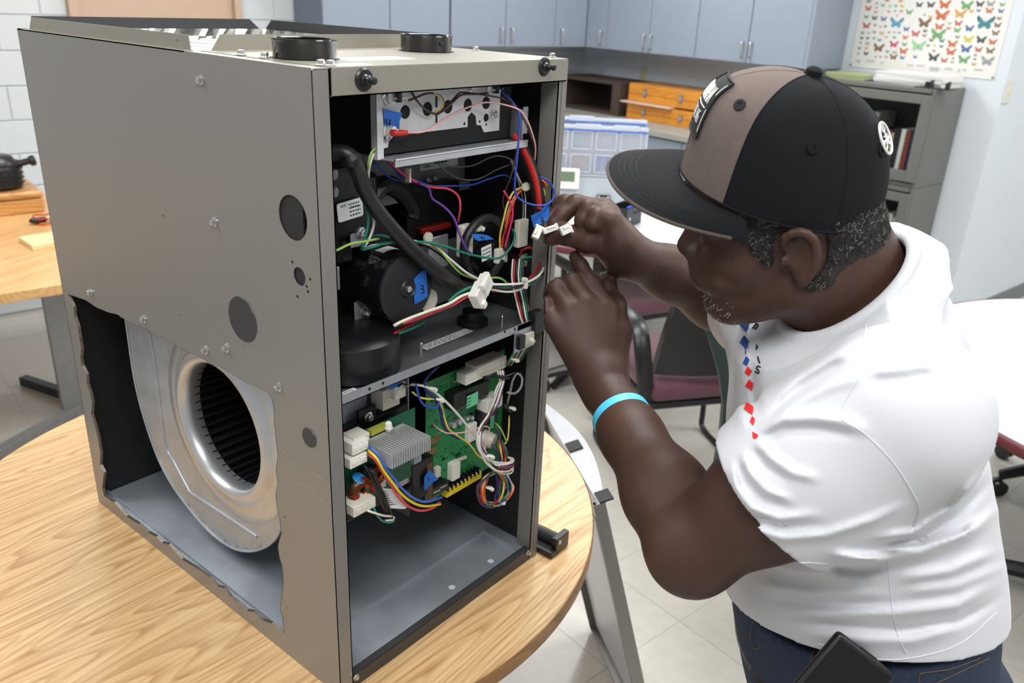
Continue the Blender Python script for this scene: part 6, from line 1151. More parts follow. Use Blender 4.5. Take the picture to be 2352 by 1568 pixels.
# left hand (back towards the camera, index raised)
DL = 0.075
def L(px, py, d): return J(px, py, d+DL)
WLh = L(1386, 870, 1.06)
mcp = [L(1392, 712, 1.088), L(1348, 700, 1.083), L(1305, 712, 1.08), L(1271, 742, 1.078)]
for m_, r, cpt in zip(mcp, (.0165, .0165, .0155, .014), (L(1398, 845, 1.065), L(1385, 850, 1.06), L(1368, 855, 1.06), L(1352, 862, 1.063))): B.cap(cpt, m_, .021, r, .018)
B.cap(L(1392, 905, 1.055), WLh, .030, .029, .02)
B.chain([mcp[0], L(1356, 648, 1.100), L(1333, 610, 1.112), L(1321, 590, 1.118)], [.0148, .0122, .0108, .0092], .006)
B.chain([mcp[1], L(1314, 648, 1.094), L(1298, 655, 1.122), L(1298, 678, 1.135)], [.0148, .0135, .0112, .0098], .006)
B.chain([mcp[2], L(1277, 664, 1.094), L(1264, 672, 1.120), L(1267, 694, 1.132)], [.0140, .0128, .0108, .0094], .006)
B.chain([mcp[3], L(1250, 702, 1.088), L(1240, 713, 1.110), L(1246, 732, 1.120)], [.0128, .0115, .0098, .0086], .006)
B.chain([L(1412, 838, 1.07), L(1424, 765, 1.092), L(1415, 700, 1.112), L(1394, 655, 1.125), L(1386, 640, 1.130)], [.019, .0165, .0135, .0115, .0095], .010)
# right hand pinching the connectors (thumb below, fingers curling down over)
WRh = J(1424, 566, 1.185); mr_ = [J(1378, 482, 1.215), J(1388, 482, 1.195), J(1398, 492, 1.175), J(1404, 508, 1.158)]
for m_, r, cpt in zip(mr_, (.0165, .0165, .0155, .014), (J(1408, 558, 1.205), J(1414, 555, 1.19), J(1420, 556, 1.175), J(1426, 560, 1.165))): B.cap(cpt, m_, .020, r, .018)
B.cap(J(1450, 592, 1.183), WRh, .029, .029, .02)
B.chain([mr_[0], J(1298, 466, 1.225), J(1264, 500, 1.222), J(1246, 522, 1.212)], [.0148, .0125, .0108, .0092], .006)
B.chain([mr_[1], J(1322, 468, 1.192), J(1291, 494, 1.188), J(1272, 512, 1.186)], [.0148, .0135, .0115, .0100], .006)
B.chain([mr_[2], J(1350, 478, 1.165), J(1338, 505, 1.163), J(1352, 522, 1.17)], [.0140, .0125, .0108, .0095], .006)
B.chain([mr_[3], J(1372, 496, 1.150), J(1362, 514, 1.149), J(1376, 526, 1.158)], [.0125, .0112, .0098, .0086], .006)
B.chain([J(1410, 566, 1.18), J(1352, 553, 1.172), J(1302, 540, 1.180), J(1266, 543, 1.196), J(1256, 541, 1.20)], [.019, .0165, .0135, .0112, .0095], .010)
pz = JW(J(2012, 1540, 1.13)); PORG = np.array([pz[0], pz[1], 0.0])
person = thing('person', 'person in white print T-shirt, jeans and black and taupe cap, bending to wire the furnace', 'person', tuple(PORG))
VF = sdf_mesh(B, (.045, -.46, .72), (.60, .25, 1.42), .0026)
# drop the trunk below the waist hidden in the jeans
body = sdf_obj('body', VF, M_SKIN, person, PORG)
# ---- T-shirt
def folds(P):
    u, v = 1176+FPX*P[:, 0]/P[:, 2], 784-FPX*P[:, 1]/P[:, 2]; o = np.zeros(len(P))
    for amp, w, pts in FOLDS:
        dm = np.full(len(P), 1e9); tt_ = np.zeros(len(P)); n = len(pts)-1
        for i in range(n):
            a, b = np.array(pts[i], float), np.array(pts[i+1], float); ab = b-a; t = np.clip(((u-a[0])*ab[0]+(v-a[1])*ab[1])/(ab@ab), 0, 1); dd = np.hypot(u-a[0]-t*ab[0], v-a[1]-t*ab[1]); m = dd < dm; dm = np.where(m, dd, dm); tt_ = np.where(m, (i+t)/n, tt_)
        o += amp*np.exp(-(dm/w)**2)*np.clip(np.minimum(tt_, 1-tt_)*5+.15, 0, 1)
    return o
FOLDS = [(.0075, 13, [(1748, 992), (1800, 962), (1870, 958), (1935, 968), (1990, 992)]), (-.006, 11, [(1745, 1012), (1800, 985), (1880, 985), (1960, 1002)]), (.006, 11, [(1735, 1010), (1770, 1050), (1820, 1085), (1880, 1100)]), (-.004, 10, [(1725, 1030), (1765, 1075), (1815, 1110)]),
 (.006, 10, [(1705, 1040), (1722, 1085), (1760, 1125), (1820, 1150)]), (-.005, 10, [(1694, 1060), (1712, 1110), (1755, 1150), (1820, 1172)]), (.0065, 10, [(1680, 1062), (1690, 1120), (1725, 1165), (1790, 1190), (1880, 1180)]), (-.005, 9, [(1672, 1085), (1685, 1145), (1722, 1190), (1790, 1212), (1890, 1205)]), (.006, 11, [(1668, 1100), (1682, 1165), (1725, 1212), (1800, 1236), (1900, 1228), (2000, 1195), (2070, 1160)]),
 (.005, 12, [(2005, 1238), (2100, 1225), (2190, 1165), (2260, 1080)]), (-.004, 10, [(2010, 1252), (2110, 1240), (2200, 1185), (2270, 1110)]), (.005, 12, [(2010, 1262), (2110, 1258), (2210, 1225), (2250, 1200)]), (.007, 14, [(1930, 1290), (2030, 1285), (2120, 1272), (2220, 1230), (2290, 1170)]), (-.007, 11, [(1900, 1302), (1980, 1312), (2040, 1302)]), (.006, 11, [(1905, 1272), (1985, 1282), (2030, 1282)]),
 (.004, 14, [(1730, 1340), (1850, 1362), (2040, 1368)]), (-.004, 14, [(1760, 1372), (1880, 1385), (2050, 1385)]), (.006, 16, [(1790, 1405), (1920, 1408), (2060, 1408), (2200, 1390), (2300, 1330)]), (-.004, 10, [(1800, 1428), (1960, 1440), (2080, 1448), (2200, 1430), (2300, 1372)]), (.005, 16, [(1840, 1455), (2000, 1470), (2100, 1472), (2220, 1430)]),
 (.005, 14, [(2060, 1330), (2180, 1312), (2290, 1265)]), (.004, 14, [(2070, 1362), (2200, 1345), (2310, 1300)]), (.0035, 16, [(1700, 800), (1690, 900), (1712, 1000)]), (-.004, 12, [(1735, 760), (1728, 860), (1742, 960)]), (.005, 14, [(1960, 800), (1900, 830), (1830, 870), (1770, 930)]), (-.004, 13, [(1950, 820), (1890, 856), (1815, 905), (1765, 960)]), (.004, 12, [(1990, 862), (1900, 890), (1830, 925), (1765, 970)]), (.004, 14, [(2000, 855), (2080, 848), (2160, 838)]), (-.003, 12, [(1990, 876), (2080, 866), (2150, 852)]), (.003, 20, [(2100, 560), (2090, 700)]), (.003, 20, [(2150, 640), (2150, 780)])]
T = Field(); T.fun(lambda P: torso(P, .004), .03)
def neckcone(P):
    q = P-NC; h = q@n_; rr = np.linalg.norm(q-h[:, None]*n_, axis=1); return np.maximum((rr-(NR+.006+np.maximum(-h, 0)*.4)), np.maximum(h-.02, -h-.035))
T.fun(neckcone, .05); T.cap(J(2030, 625, .965), J(2085, 800, 1.0), .045, .06, .06)
sax = unit(EL-SL); T.cap(SL+UW*.0-sax*.02, SL+sax*.10, .084, .083, .055); T.cap(SL+sax*.08, SL+sax*.30, .081, .084, .03)
saxr = unit(ER-SR); T.cap(SR, SR+saxr*.16, .08, .08, .05); T.cap(SL*.55+S0*.45+np.array([0, -.015, .01]), S0+np.array([.0, -.04, .03]), .050, .055, .05); T.cap(SR*.6+S0*.4, S0+np.array([.0, -.04, .03]), .045, .055, .05)
hemn = None
HEM = [(1690, 1340), (1730, 1390), (1780, 1432), (1830, 1470), (1885, 1490), (1960, 1513), (2030, 1530), (2140, 1530), (2230, 1488), (2290, 1425), (2322, 1345)]
HA, HBn, HC = J(1700, 1340, 1.13), J(2020, 1522, .893), J(2300, 1345, 1.10); hn = unit(np.cross(HBn-HA, HC-HA)); hn = hn if hn@UW > 0 else -hn
cuA, cuB = J(1655, 1112, .86), J(1902, 1303, .85)
def cutoff(d, P):
    near = np.clip((SL[2]+.22-P[:, 2])/.08, 0, 1); d = d-folds(P)*near
    q = P-NC; hq = q@n_; rq = np.linalg.norm(q-hq[:, None]*n_, axis=1)
    d2 = np.where((rq < NR+.085) & (hq > -.07), np.maximum(d, np.minimum(NR-.003-rq, hq+.06)), np.maximum(d, -(d+.010)))      # hollow, solid round the neck
    d = np.maximum(d2, np.minimum(hq-.004, NR+.055-rq)); tor_ = np.hypot((rq-NR-.005)*.8, hq-.002)-.0062; d = np.minimum(d, tor_)       # neckline with its ribbed band
    d = np.maximum(d, -((P-HA)@hn))          # hem
    a1 = (P-SL)@sax; inl = np.linalg.norm(P-SL-a1[:, None]*sax, axis=1); slv = np.where((inl < .145) & (a1 > .05), a1-CUFF+0.02*((P-SL)@cud), -1.0); d = np.maximum(d, np.minimum(slv, torso(P, .010)))
    a2 = (P-SR)@saxr; d = np.maximum(d, np.where(a2 > .10, np.minimum(a2-.15, torso(P, .010)), -1.0))
    return d
CUFF = .130; cud = unit(-UW-sax*(-UW@sax))
VFs = sdf_mesh(T, (.17, -.50, .70), (.62, .16, 1.32), .0030, post=cutoff)
shirt = sdf_obj('t_shirt', VFs, M_SHIRT, person, PORG)
e1_ = unit(A_-NC); e2_ = np.cross(n_, e1_); ring = [JW(NC+n_*.003+(e1_*math.cos(t)+e2_*math.sin(t))*(NR+.004))-PORG for t in np.linspace(0, 2*PI, 60)]; 
from mathutils.bvhtree import BVHTree
def bvh_of(*obs):
    vs, fs = [], []
    for o in obs: n0 = len(vs); vs += [tuple(v.co) for v in o.data.vertices]; fs += [tuple(i+n0 for i in p.vertices) for p in o.data.polygons]
    return BVHTree.FromPolygons(vs, fs)
SB = bvh_of(shirt)
def hit(px, py, bv=None, off=0.0012):
    o = Vector(CAM-PORG); d = Vector(ray(px, py)).normalized(); p, n, i, t = (bv or SB).ray_cast(o, d)
    if p is None: return None
    if n.dot(d) > 0: n = -n
    return np.array(p+n*off)
def seam(pts, parent, m=M_SHIRT, r=.0009, name='seam', bv=None, off=.0):
    if len(pts) == 2: pts = [pts[0], ((pts[0][0]+pts[1][0])/2, (pts[0][1]+pts[1][1])/2), pts[1]]
    P = [hit(x, y, bv, off) for x, y in catmull([(*q, 0) for q in pts], 10 if len(pts) > 3 else 3)[:, :2]]; P = [p for p in P if p is not None]
    if len(P) > 3: mb = MB(); mb.tube(P, r, 6, smooth=False); return obj(name, mb, m, parent, smooth=True)
M_SEAM = mat('seam_thread', (206, 208, 216), 0.9)
for pts in ([(1990, 745), (1980, 800), (1976, 858)], [(1976, 858), (1955, 895), (1930, 945), (1928, 960), (1985, 995), (2050, 1060), (2095, 1130), (2110, 1170), (2095, 1220)], [(1668, 1172), (1715, 1238), (1800, 1284), (1900, 1294)], [(2040, 1290), (2048, 1380), (2060, 1450), (2080, 1500)], [(1880, 1478), (1980, 1508), (2080, 1512), (2200, 1480), (2290, 1405)]): seam(pts, shirt, M_SEAM)
# printed checks and letters
BLU, RED_ = mat('print_blue', (34, 70, 150), 0.8), mat('print_red', (220, 34, 36), 0.8)
Z6 = lambda x, y: (1600+x/2.8, 640+y/2.8)
def patch(poly, m, name='print', bv=None, parent=None, off=.0013, sub=4):
    n = len(poly); V = []; Fc = []
    a, b, c, d = [np.array(p, float) for p in poly]
    for j in range(sub+1):
        for i in range(sub+1):
            s, t = i/sub, j/sub; q = (a*(1-s)+b*s)*(1-t)+(d*(1-s)+c*s)*t; h = hit(q[0], q[1], bv, off); V.append(h)
    if any(v is None for v in V): return
    mb = MB(); mb.add(V, [(j*(sub+1)+i, j*(sub+1)+i+1, (j+1)*(sub+1)+i+1, (j+1)*(sub+1)+i) for j in range(sub) for i in range(sub)]); return obj(name, mb, m, parent or shirt, smooth=True)
CH = [(BLU, (288, 185), (324, 205), (303, 248), (272, 232)), (BLU, (303, 252), (336, 296), (316, 336), (282, 300)), (BLU, (306, 368), (338, 408), (318, 455), (282, 412)), (BLU, (318, 455), (322, 500), (318, 490), (308, 440)), (BLU, (322, 502), (344, 522), (328, 562), (302, 545)), (RED_, (332, 564), (362, 592), (342, 628), (314, 605)), (RED_, (342, 645), (370, 672), (362, 722), (318, 690)), (RED_, (324, 796), (370, 832), (360, 880), (306, 842)), (RED_, (360, 886), (380, 906), (368, 946), (344, 922)), (RED_, (362, 985), (402, 1005), (385, 1030), (366, 1026))]
for m, *q in CH: patch([Z6(*p) for p in q], m, 'check_print')
M_BK = mat('print_black', (30, 30, 36), 0.8)
for st in ([(362, 322), (388, 290), (397, 305), (382, 322), (374, 318)], [(388, 430), (396, 445)], [(386, 458), (392, 440)], [(396, 505), (408, 545)], [(412, 572), (398, 564), (390, 578), (402, 588), (406, 604), (392, 606), (382, 598)]): seam([Z6(*p) for p in st], shirt, M_BK, .0009, 'letter_print', off=.0010)
# ---- jeans, belt, shoes
hipL, hipR = J(2012, 1545, 1.13)+lt_*.085, J(2012, 1545, 1.13)-lt_*.085
zof = lambda P: JW(P)[..., 2]
zh = float(zof(hipL[None])[0]); dnv = -UW
JE = Field(); JE.fun(lambda P: np.maximum(torso(P, -.004), np.maximum((P-J(2012, 1700, 1.17))@tax, -((P-J(2000, 1290, 1.08))@tax))), .02)
for hp in (hipL, hipR):
    kn = hp+dnv*(zh-.50)+ft_*.015; ank = hp+dnv*(zh-.07); JE.chain([hp+dnv*.03, kn, ank], [.095, .072, .058], .04)
JE.ell(J(2012, 1600, 1.15)-ft_*.05, (.13, .12, .15), np.array([ft_, UW, lt_]), .05)
lo_ = np.minimum.reduce([hipL+dnv*zh, hipR+dnv*zh, hipL, hipR])-.2; hi_ = np.maximum.reduce([hipL+dnv*zh, hipR+dnv*zh, hipL, hipR])+.2
VFj = sdf_mesh(JE, lo_, hi_, .006); jeans = sdf_obj('jeans', VFj, M_JEAN, person, PORG)
JB = bvh_of(jeans); M_ST = mat('stitch_gold', (104, 84, 54), 0.8)
for pts in ([(1735, 1412), (1725, 1460), (1735, 1490), (1755, 1480)], [(1870, 1490), (1862, 1530), (1872, 1567)], [(2112, 1545), (2180, 1535), (2250, 1510)], [(2112, 1545), (2108, 1567)], [(2150, 1567), (2270, 1510)]): seam(pts, jeans, M_ST, .0005, 'stitching', JB, .001)
mb = MB(); bc0 = J(2011, 1470, 1.115); ringb = []
for t in np.linspace(0, 2*PI, 64):
    h0 = float((bc0-S0)@tax); a, b = np.interp(h0, hh, AI)+.003, np.interp(h0, hh, BI)+.003; c = np.array([np.interp(h0, hh, CI[:, i]) for i in range(3)]); ca, sa = math.cos(t), math.sin(t); q = c+ft_*a*np.sign(ca)*abs(ca)**.95+lt_*b*np.sign(sa)*abs(sa)**.95; ringb.append(JW(q)-PORG)
mb.tube(ringb, .014, 8, smooth=False, flat=.18, up=None if False else JW(ft_)-CAM); 
belt_pts = ringb; mb = MB()
for i in range(63):
    a, b = np.array(belt_pts[i]), np.array(belt_pts[i+1]); u_ = np.array([0, 0, .019]); mb.quad(a-u_, b-u_, b+u_, a+u_)
obj('belt', mb, M_BLK, jeans, smooth=True)
M_SHOE = mat('shoe_black', (34, 34, 36), 0.5)
for hp in (hipL, hipR):
    ank = hp+dnv*(zh-.075); S_ = Field(); S_.ell(ank+dnv*.03+ft_*.05, (.135, .045, .048), np.array([ft_, UW, lt_]), .02).cap(ank, ank+dnv*.03, .05, .052, .03); fl0 = ank+dnv*.0745
    VFo = sdf_mesh(S_, np.minimum(ank, ank+ft_*.2)-.16, np.maximum(ank, ank+ft_*.2)+.16, .007, post=lambda d, P, q=fl0: np.maximum(d, (P-q)@dnv)); sdf_obj('shoe', VFo, M_SHOE, person, PORG)
# ---- cap
cap_ = None
NPH, NT = 96, 26; RL, RWd, CH_ = .109, .0905, .125
def crown(ph, t, off=0.0):
    cph = math.cos(ph); fr = max(0.0, cph); ex = 2.1+0.9*fr; rr = (1-t**ex)**(1/2.25); hgt = CH_*t+.014*fr*math.sin(PI*min(1, t))**2*.9
    n = off; return K((RL+n)*cph*rr+.004*fr*t+.010*t*t, (RWd+n)*math.sin(ph)*rr, hgt+n*t-.003)
def capmesh(ph0, ph1, n, t0=0.0, off=0.0, nt=NT):
    mb = MB(); V = []
    for i in range(n+1):
        for j in range(nt+1): ph = ph0+(ph1-ph0)*i/n; t = t0+(1-t0)*math.sin(j/nt*PI/2); V.append(JW(crown(ph, min(t, .9995), off))-PORG)
    mb.add(V, [(i*(nt+1)+j, (i+1)*(nt+1)+j, (i+1)*(nt+1)+j+1, i*(nt+1)+j+1) for i in range(n) for j in range(nt)]); return mb
FRA = math.radians(50)
cap_ = obj('cap', capmesh(FRA, 2*PI-FRA, 80), M_CAPB, person, smooth=True, label='black back of the cap with white emblem')
for a, b in ((-FRA, 0.0), (0.0, FRA)): obj('front_panel', capmesh(a, b, 24), M_CAPG, cap_, smooth=True, sharp=0, label='taupe front cap panel')
for ph in (-FRA, 0.0, FRA, math.radians(112), math.radians(180), math.radians(-112)):
    mb = MB(); mb.tube([JW(crown(ph, min(.999, math.sin(j/20*PI/2)), -.0002))-PORG for j in range(21)], .0008, 6, smooth=False); obj('panel_seam', mb, M_CAPG if abs(ph) < .1 else M_CAPB, cap_, smooth=True)
mb = MB(); mb.tube([JW(crown(ph, .01, .001))-PORG for ph in np.linspace(0, 2*PI, 80)], .0012, 8, smooth=False); obj('sweatband_edge', mb, M_CAPB, cap_, smooth=True)
mb = MB(); w = lambda v: JW(np.array(v))-PORG; mb.lathe([(.0085, -.002), (.0082, .003), (.005, .0055), (.0001, .006)], w(K(.010, 0, CH_-.001)), (JW(cu_)-CAM), 20); obj('button', mb, M_CAPB, cap_, smooth=True)
def eyelet(ph, t, m):
    p = crown(ph, t, .0008); e = 1e-3; n = np.cross(crown(ph+.01, t)-crown(ph-.01, t), crown(ph, t+.01)-crown(ph, t-.01)); n = unit(n); n = n if n@(p-CO) > 0 else -n
    mb = MB(); mb.lathe([(.0062, 0), (.0058, .0012), (.003, .0014), (.0022, .0004), (.0001, .0004)], w(p), JW(n)-CAM, 16); obj('eyelet', mb, m, cap_, smooth=True)
for ph, t, m in ((35, .70, M_BLK), (-35, .70, M_BLK), (88, .62, M_CAPB), (-88, .62, M_CAPB), (145, .62, M_CAPB), (-145, .62, M_CAPB)): eyelet(math.radians(ph), t, m)
# brim
mb = MB(); NB_, NR_ = 48, 12; BA = math.radians(63); V = []
def brim(a, s): 
    ph = -BA+2*BA*a; th = (a-.5)*PI; o = (.040+.146*max(0, math.cos(th))**.62, .096*math.sin(th)); root = (RL*math.cos(ph), RWd*math.sin(ph)); ff, ll = root[0]+(o[0]-root[0])*s, root[1]+(o[1]-root[1])*s; return K(ff, ll, -.006-.012*s*s-.5*ll*ll*s)
for i in range(NB_+1):
    for j in range(NR_+1): V.append(w(brim(i/NB_, j/NR_)))
n = len(V); F_ = [(i*(NR_+1)+j, (i+1)*(NR_+1)+j, (i+1)*(NR_+1)+j+1, i*(NR_+1)+j+1) for i in range(NB_) for j in range(NR_)]; dv = JW(-cu_*.0032)-CAM
mb.add(V+[v+dv for v in V], F_+[tuple(n+k for k in f)[::-1] for f in F_]+[(i*(NR_+1)+NR_, (i+1)*(NR_+1)+NR_, n+(i+1)*(NR_+1)+NR_, n+i*(NR_+1)+NR_) for i in range(NB_)]); br_o = obj('brim', mb, M_CAPB, cap_, smooth=True)
for s in (.62, .70, .78, .86): mb = MB(); mb.tube([w(brim(a, s)+cu_*.0001) for a in np.linspace(.04, .96, 60)], .00028, 4, smooth=False); obj('brim_stitch', mb, M_BLK, br_o, smooth=True)
mb = MB(); mb.tube([w(brim(a, 1.0)-cu_*.0016) for a in np.linspace(.01, .99, 60)], .0021, 6, smooth=False); obj('brim_edge', mb, mat('brim_edge', (74, 66, 60), 0.9), br_o, smooth=True)
# patch with lettering on the front, emblem on the back
def cpatch(name, ph0, ph1, t0, t1, off, m, parent, n=16):
    mb = MB(); V = [w(crown(ph0+(ph1-ph0)*i/n, t0+(t1-t0)*j/n, off)) for i in range(n+1) for j in range(n+1)]; mb.add(V, [(i*(n+1)+j, (i+1)*(n+1)+j, (i+1)*(n+1)+j+1, i*(n+1)+j+1) for i in range(n) for j in range(n)]); return obj(name, mb, m, parent, smooth=True)
PA = math.radians(15.5); M_PAT = mat('patch_black', (20, 21, 24), 0.8, 0, 0.1, 400, .2, 1500); M_THR = mat('thread_white', (228, 228, 226), 0.7)
ptc = cpatch('patch', -PA, PA, .30, .80, .0022, M_PAT, cap_)
fr_ = [(-PA, .30), (PA, .30), (PA, .80), (-PA, .80), (-PA, .30)]
def cpath(pts, r, m, parent, name, off=.0030, nn_=10, ph0=0):
    P = []
    for (a, b), (c, d) in zip(pts[:-1], pts[1:]): P += [w(crown(a+(c-a)*k/nn_, b+(d-b)*k/nn_, off)) for k in range(nn_)]
    P.append(w(crown(*pts[-1], off))); mb = MB(); mb.tube(P, r, 6, smooth=False); return obj(name, mb, m, parent, smooth=True)
cpath(fr_, .0013, M_PAT, ptc, 'patch_border', .0026)
cpath([(PA*.90, .34), (PA*.90, .50)], .0005, M_THR, ptc, 'stitch_line'); cpath([(PA*.90, .64), (PA*.90, .76)], .0005, M_THR, ptc, 'stitch_line'); cpath([(-PA*.6, .50), (PA*.72, .50)], .0006, M_THR, ptc, 'stitch_line')
GL = {'Y': [[(0, 1), (.5, .5), (1, 1)], [(.5, .5), (.5, 0)]], 'A': [[(0, 0), (.5, 1), (1, 0)], [(.2, .35), (.8, .35)]], 'M': [[(0, 0), (0, 1), (.5, .4), (1, 1), (1, 0)]], 'H': [[(0, 0), (0, 1)], [(1, 0), (1, 1)], [(0, .5), (1, .5)]], 'R': [[(0, 0), (0, 1), (.8, 1), (.8, .55), (0, .55)], [(.4, .55), (.9, 0)]], 'C': [[(.9, 1), (0, 1), (0, 0), (.9, 0)]], 'I': [[(.5, 0), (.5, 1)]], 'N': [[(0, 0), (0, 1), (1, 0), (1, 1)]], 'G': [[(.9, 1), (0, 1), (0, 0), (.9, 0), (.9, .5), (.5, .5)]], 'V': [[(0, 1), (.5, 0), (1, 1)]]}
def cword(s, a0, a1, t0, t1, r):
    n = len(s); wd = (a1-a0)/n
    for k, ch in enumerate(s):
        for st in GL[ch]: cpath([(a0+wd*(k+.12+.72*x), t0+(t1-t0)*y) for x, y in st], r, M_THR, ptc, 'lettering', .0030, 3)
cword('YAMAHA', -PA*.78, PA*.74, .54, .69, .0007); cword('RACING', -PA*.55, PA*.62, .38, .46, .0003)
# emblem: ring with three crossed forks
def cdisc(ph_c, t_c, ang, r): 
    p0 = crown(ph_c, t_c); e1 = unit(crown(ph_c+.02, t_c)-crown(ph_c-.02, t_c)); e2 = unit(crown(ph_c, t_c+.02)-crown(ph_c, t_c-.02)); e3 = np.cross(e1, e2); e3 = e3 if e3@(p0-CO) > 0 else -e3
    return p0+(e1*math.cos(ang)+e2*math.sin(ang))*r+e3*(.0028-2.2*r*r)
ea, et = math.radians(157), .68
mb = MB(); mb.tube([w(cdisc(ea, et, t, .0165)) for t in np.linspace(0, 2*PI, 40)], .0014, 6, smooth=False); em = obj('emblem', mb, M_THR, cap_, smooth=True)
for k in range(3):
    a = PI/2+k*2*PI/3; mb = MB(); mb.tube([w(cdisc(ea, et, a+PI, .006)), w(cdisc(ea, et, a, .0005)), w(cdisc(ea, et, a, .007))], .0010, 6, smooth=False)
    for s in (-1, 1): mb.tube([w(cdisc(ea, et, a, .0065)), w(cdisc(ea, et, a+s*.45, .009)), w(cdisc(ea, et, a+s*.22, .0145))], .0009, 6, smooth=False)
    obj('fork', mb, M_THR, em, smooth=True)
# ---- hair below the cap, whiskers
def hairband(d, P):
    q = P-HO; f, l, u = q@hf, q@hl, q@hu; k = P-CO; ku = k@cu_
    low = np.where(f > -.01, -.012+np.clip((f-.03)*1.3, 0, .05), -.040-np.clip(-f-.03, 0, .06)*.35)
    ear = np.hypot((f+.004)/.027, (u-.002)/.037)-1
    d = d-.0045-.0022*np.sin(P[:, 0]*1300)*np.sin(P[:, 1]*1350)*np.sin(P[:, 2]*1240)
    return np.maximum(np.maximum(d, low-u), np.maximum(np.maximum(u-.075, f-.082), -ear*.03))
HB_ = Field(); HB_.p = [q for q in B.p[:14]]+[q for q in B.p if q[0] == 'c' and abs(q[3]-.058) < 1e-6]+[q for q in B.p if q[0] == 'c' and abs(q[3]-.030) < 1e-6]
VFh = sdf_mesh(HB_, HO-.17, HO+.17, .0026, post=hairband); hair = sdf_obj('hair', VFh, M_HAIR, person, PORG); hair['kind'] = 'stuff'
hv = VFh[0]; sel = hv[np.random.permutation(len(hv))[:16000]]; sel = sel[B(sel) > .0012]; mg, md = MB(), MB(); cnt_ = 0
for p in sel:
    q = p-HO; nrm = unit(q-hu*(q@hu)*.6)
    if abs((q@hl)) < .01 or (p-CO)@cu_ > .02: continue
    e1 = unit(np.cross(nrm, np.random.randn(3))); e2 = np.cross(nrm, e1); r = random.uniform(.0012, .0026); a0 = random.random()*6.28; ln = random.uniform(2.2, 4.6)
    pts = [w(p+nrm*(.0004+.0012*math.sin(k/6*PI))+(e1*math.cos(a0+ln*k/6)+e2*math.sin(a0+ln*k/6))*r) for k in range(7)]
    (mg if random.random() < .22 else md).tube(pts, .00022, 4, smooth=False); cnt_ += 1
    if cnt_ > 2400: break
o = obj('hair_curls', mg, M_HAIRG, hair); o['kind'] = 'stuff'; o = obj('hair_curls', md, M_HAIR, hair); o['kind'] = 'stuff'
mb = MB()
for k in range(110):
    f, l, u = random.uniform(.055, .100), random.uniform(-.035, .05), random.uniform(-.104, -.064); st = H(f, l, u); d0 = float(B(st[None])[0]); 
    g = np.array([float(B((st+e)[None])[0])-d0 for e in np.eye(3)*1e-3])/1e-3; s0 = st-g*d0; g = unit(g+1e-6); t2 = unit(np.random.randn(3)+hf*.6-hu)
    mb.tube([w(s0), w(s0+g*.0015+t2*.002), w(s0+g*.002+t2*.0045)], .00024, 4, smooth=False)
o = obj('whiskers', mb, mat('whisker', (176, 172, 168), .5), person); o['kind'] = 'stuff'
for s in (1, -1): mb = MB(); mb.lathe([(.0115*math.sin(t), -.0115*math.cos(t)) for t in np.linspace(.02, PI-.02, 14)], w(H(.0865, s*.033, .008)), JW(hf)-CAM, 18); obj('eye', mb, mat('eye_white', (200, 190, 180), .2), person, smooth=True)
# ---- wristband
ax_ = unit(WL-EL); wb = J(1404, 962, 1.075); tpar = (wb-EL)@ax_; wb = EL+ax_*tpar; rad = 0.0
r_ = .0385; e1 = unit(np.cross(ax_, [0.2, .1, 1])); e2 = np.cross(ax_, e1); bt = unit(ax_+e1*0)
for _ in range(12):
    if float(np.mean([B((wb+(e1*math.cos(t)+e2*math.sin(t))*r_)[None])[0] for t in np.linspace(0, 6, 9)])) > .0008: r_ -= .0006
mb = MB(); prof = [(-.006, 0), (-.006, .0022), (0, .0028), (.006, .0022), (.006, 0)]; V = []; NS = 48
for k in range(NS):
    t = 2*PI*k/NS; dr = e1*math.cos(t)+e2*math.sin(t); lo2, hi2 = .02, .06
    for _ in range(18):
        mid = (lo2+hi2)/2
        if B((wb+dr*mid)[None])[0] < 0: lo2 = mid
        else: hi2 = mid
    for a, h in prof: V.append(w(wb+dr*(lo2+h-.0004)+ax_*a))
m_ = len(prof); mb.add(V, [(k*m_+j, ((k+1) % NS)*m_+j, ((k+1) % NS)*m_+j+1, k*m_+j+1) for k in range(NS) for j in range(m_-1)]); obj('wristband', mb, mat('band_blue', (86, 196, 236), .45), person, smooth=True, label='light blue rubber wristband')
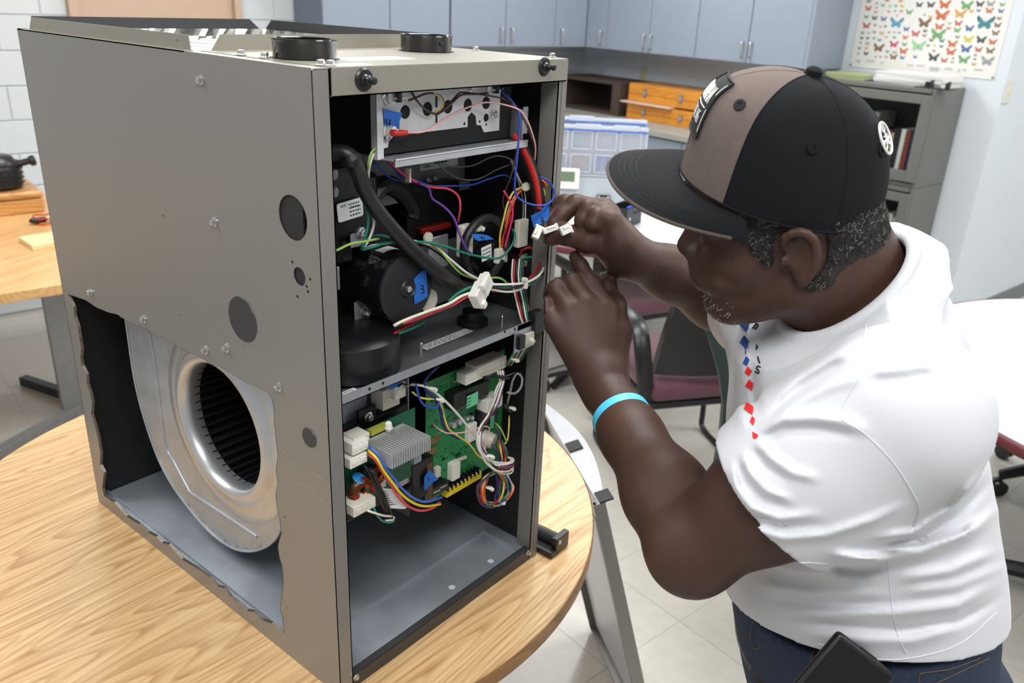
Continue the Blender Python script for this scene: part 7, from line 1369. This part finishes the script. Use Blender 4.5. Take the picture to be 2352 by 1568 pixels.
# ---- phone at the hip
def dh(px, py):
    ds = [((hit(px, py, b, 0)+PORG-CAM)@FWD) for b in (SB, JB) if hit(px, py, b, 0) is not None]; return min(ds) if ds else .95
pd = min(dh(1935, 1470), dh(1985, 1510), dh(1900, 1540), dh(1960, 1550)); pc_ = J(1930, 1452, pd-.016); e1 = unit(J(2042, 1538, pd-.016)-pc_); e2 = unit(J(1872, 1526, pd-.012)-pc_); e2 = unit(e2-e1*(e2@e1)); e3 = np.cross(e1, e2); e3 = e3 if e3[2] > 0 else -e3
Rp = np.array([JW(e1)-CAM, JW(e2)-CAM, JW(e3)-CAM]).T
ph_ = thing('phone', 'black phone in a rugged case tucked at the hip of the jeans', 'phone', tuple(JW(pc_)))
obj('case', MB().rbox((0, 0, 0), (.078, .155, .012), .005, 3, R=Rp), mat('phone_case', (20, 21, 22), .4), ph_, smooth=True); obj('screen', MB().rbox((.005, .006, -.0006), (.073, .149, .001), .0004, 1, R=Rp), mat('phone_glass', (6, 8, 8), .08), ph_); obj('side_button', MB().rbox((.03, -.001, .004), (.052, .001, .008), .0008, 1, R=Rp), M_BLK, ph_)
# ---- connectors held in the fingers
def conn(label, px, py, d, ang, size, tilt=0.4):
    p = JW(J(px, py, d)); t = thing('wire_connector', label, 'connector', tuple(p), group='white wire connectors in the hand')
    ex = unit([math.cos(ang), math.sin(ang), .15]); ey = unit(np.cross([0, 0.2, 1], ex)); ez = np.cross(ex, ey); R_ = np.array([JW(ex)-CAM, JW(ey)-CAM, JW(ez)-CAM]).T; sx, sy, sz = size
    b = obj('housing', MB().rbox((-sx, -sy, -sz), (sx, sy, sz), .0012, 2, R=R_), M_WHT, t); obj('latch', MB().rbox((-sx*.5, sy*.2, -sz-.002), (sx*.6, sy*.9, -sz+.001), .0006, 1, R=R_), M_WHT, t); obj('collar', MB().rbox((sx*.7, -sy*1.25, -sz*1.1), (sx*1.05, sy*1.25, sz*1.1), .0008, 1, R=R_), M_WHT, t); return t
conn('white wire connector held nearest the blue tape', 1234, 534, 1.185, 1.15, (.0095, .0055, .005)); conn('slim white wire connector pinched between thumb and fingers', 1264, 526, 1.175, .36, (.011, .0042, .004)); conn('white wire connector tucked by the base of the fingers', 1299, 527, 1.150, .45, (.008, .0062, .005))
M_TP = [JW(J(*q)) for q in ((1219, 495, 1.22), (1236, 488, 1.215), (1262, 462, 1.21), (1262, 490, 1.205), (1258, 507, 1.205), (1226, 522, 1.21))]
tp = thing('blue_tape_tag', 'torn blue tape tag on the wires held at the fingertips', 'tape', tuple(M_TP[1])); mb = MB(); v = [p-M_TP[1] for p in M_TP]; b_ = FWD*.0006; mb.add(v+[q+b_ for q in v], [tuple(range(6)), tuple(range(6, 12))[::-1]]+[(i, (i+1) % 6, 6+(i+1) % 6, 6+i) for i in range(6)]); obj('tape', mb, M_TAPE, tp)
mb = MB(); mb.tube([JW(J(*q))-M_TP[1] for q in ((1243, 497, 1.205), (1247, 503, 1.204), (1243, 508, 1.204), (1250, 507, 1.204))], .0007, 6, step=.001); obj('handwriting', mb, M_INK, tp)
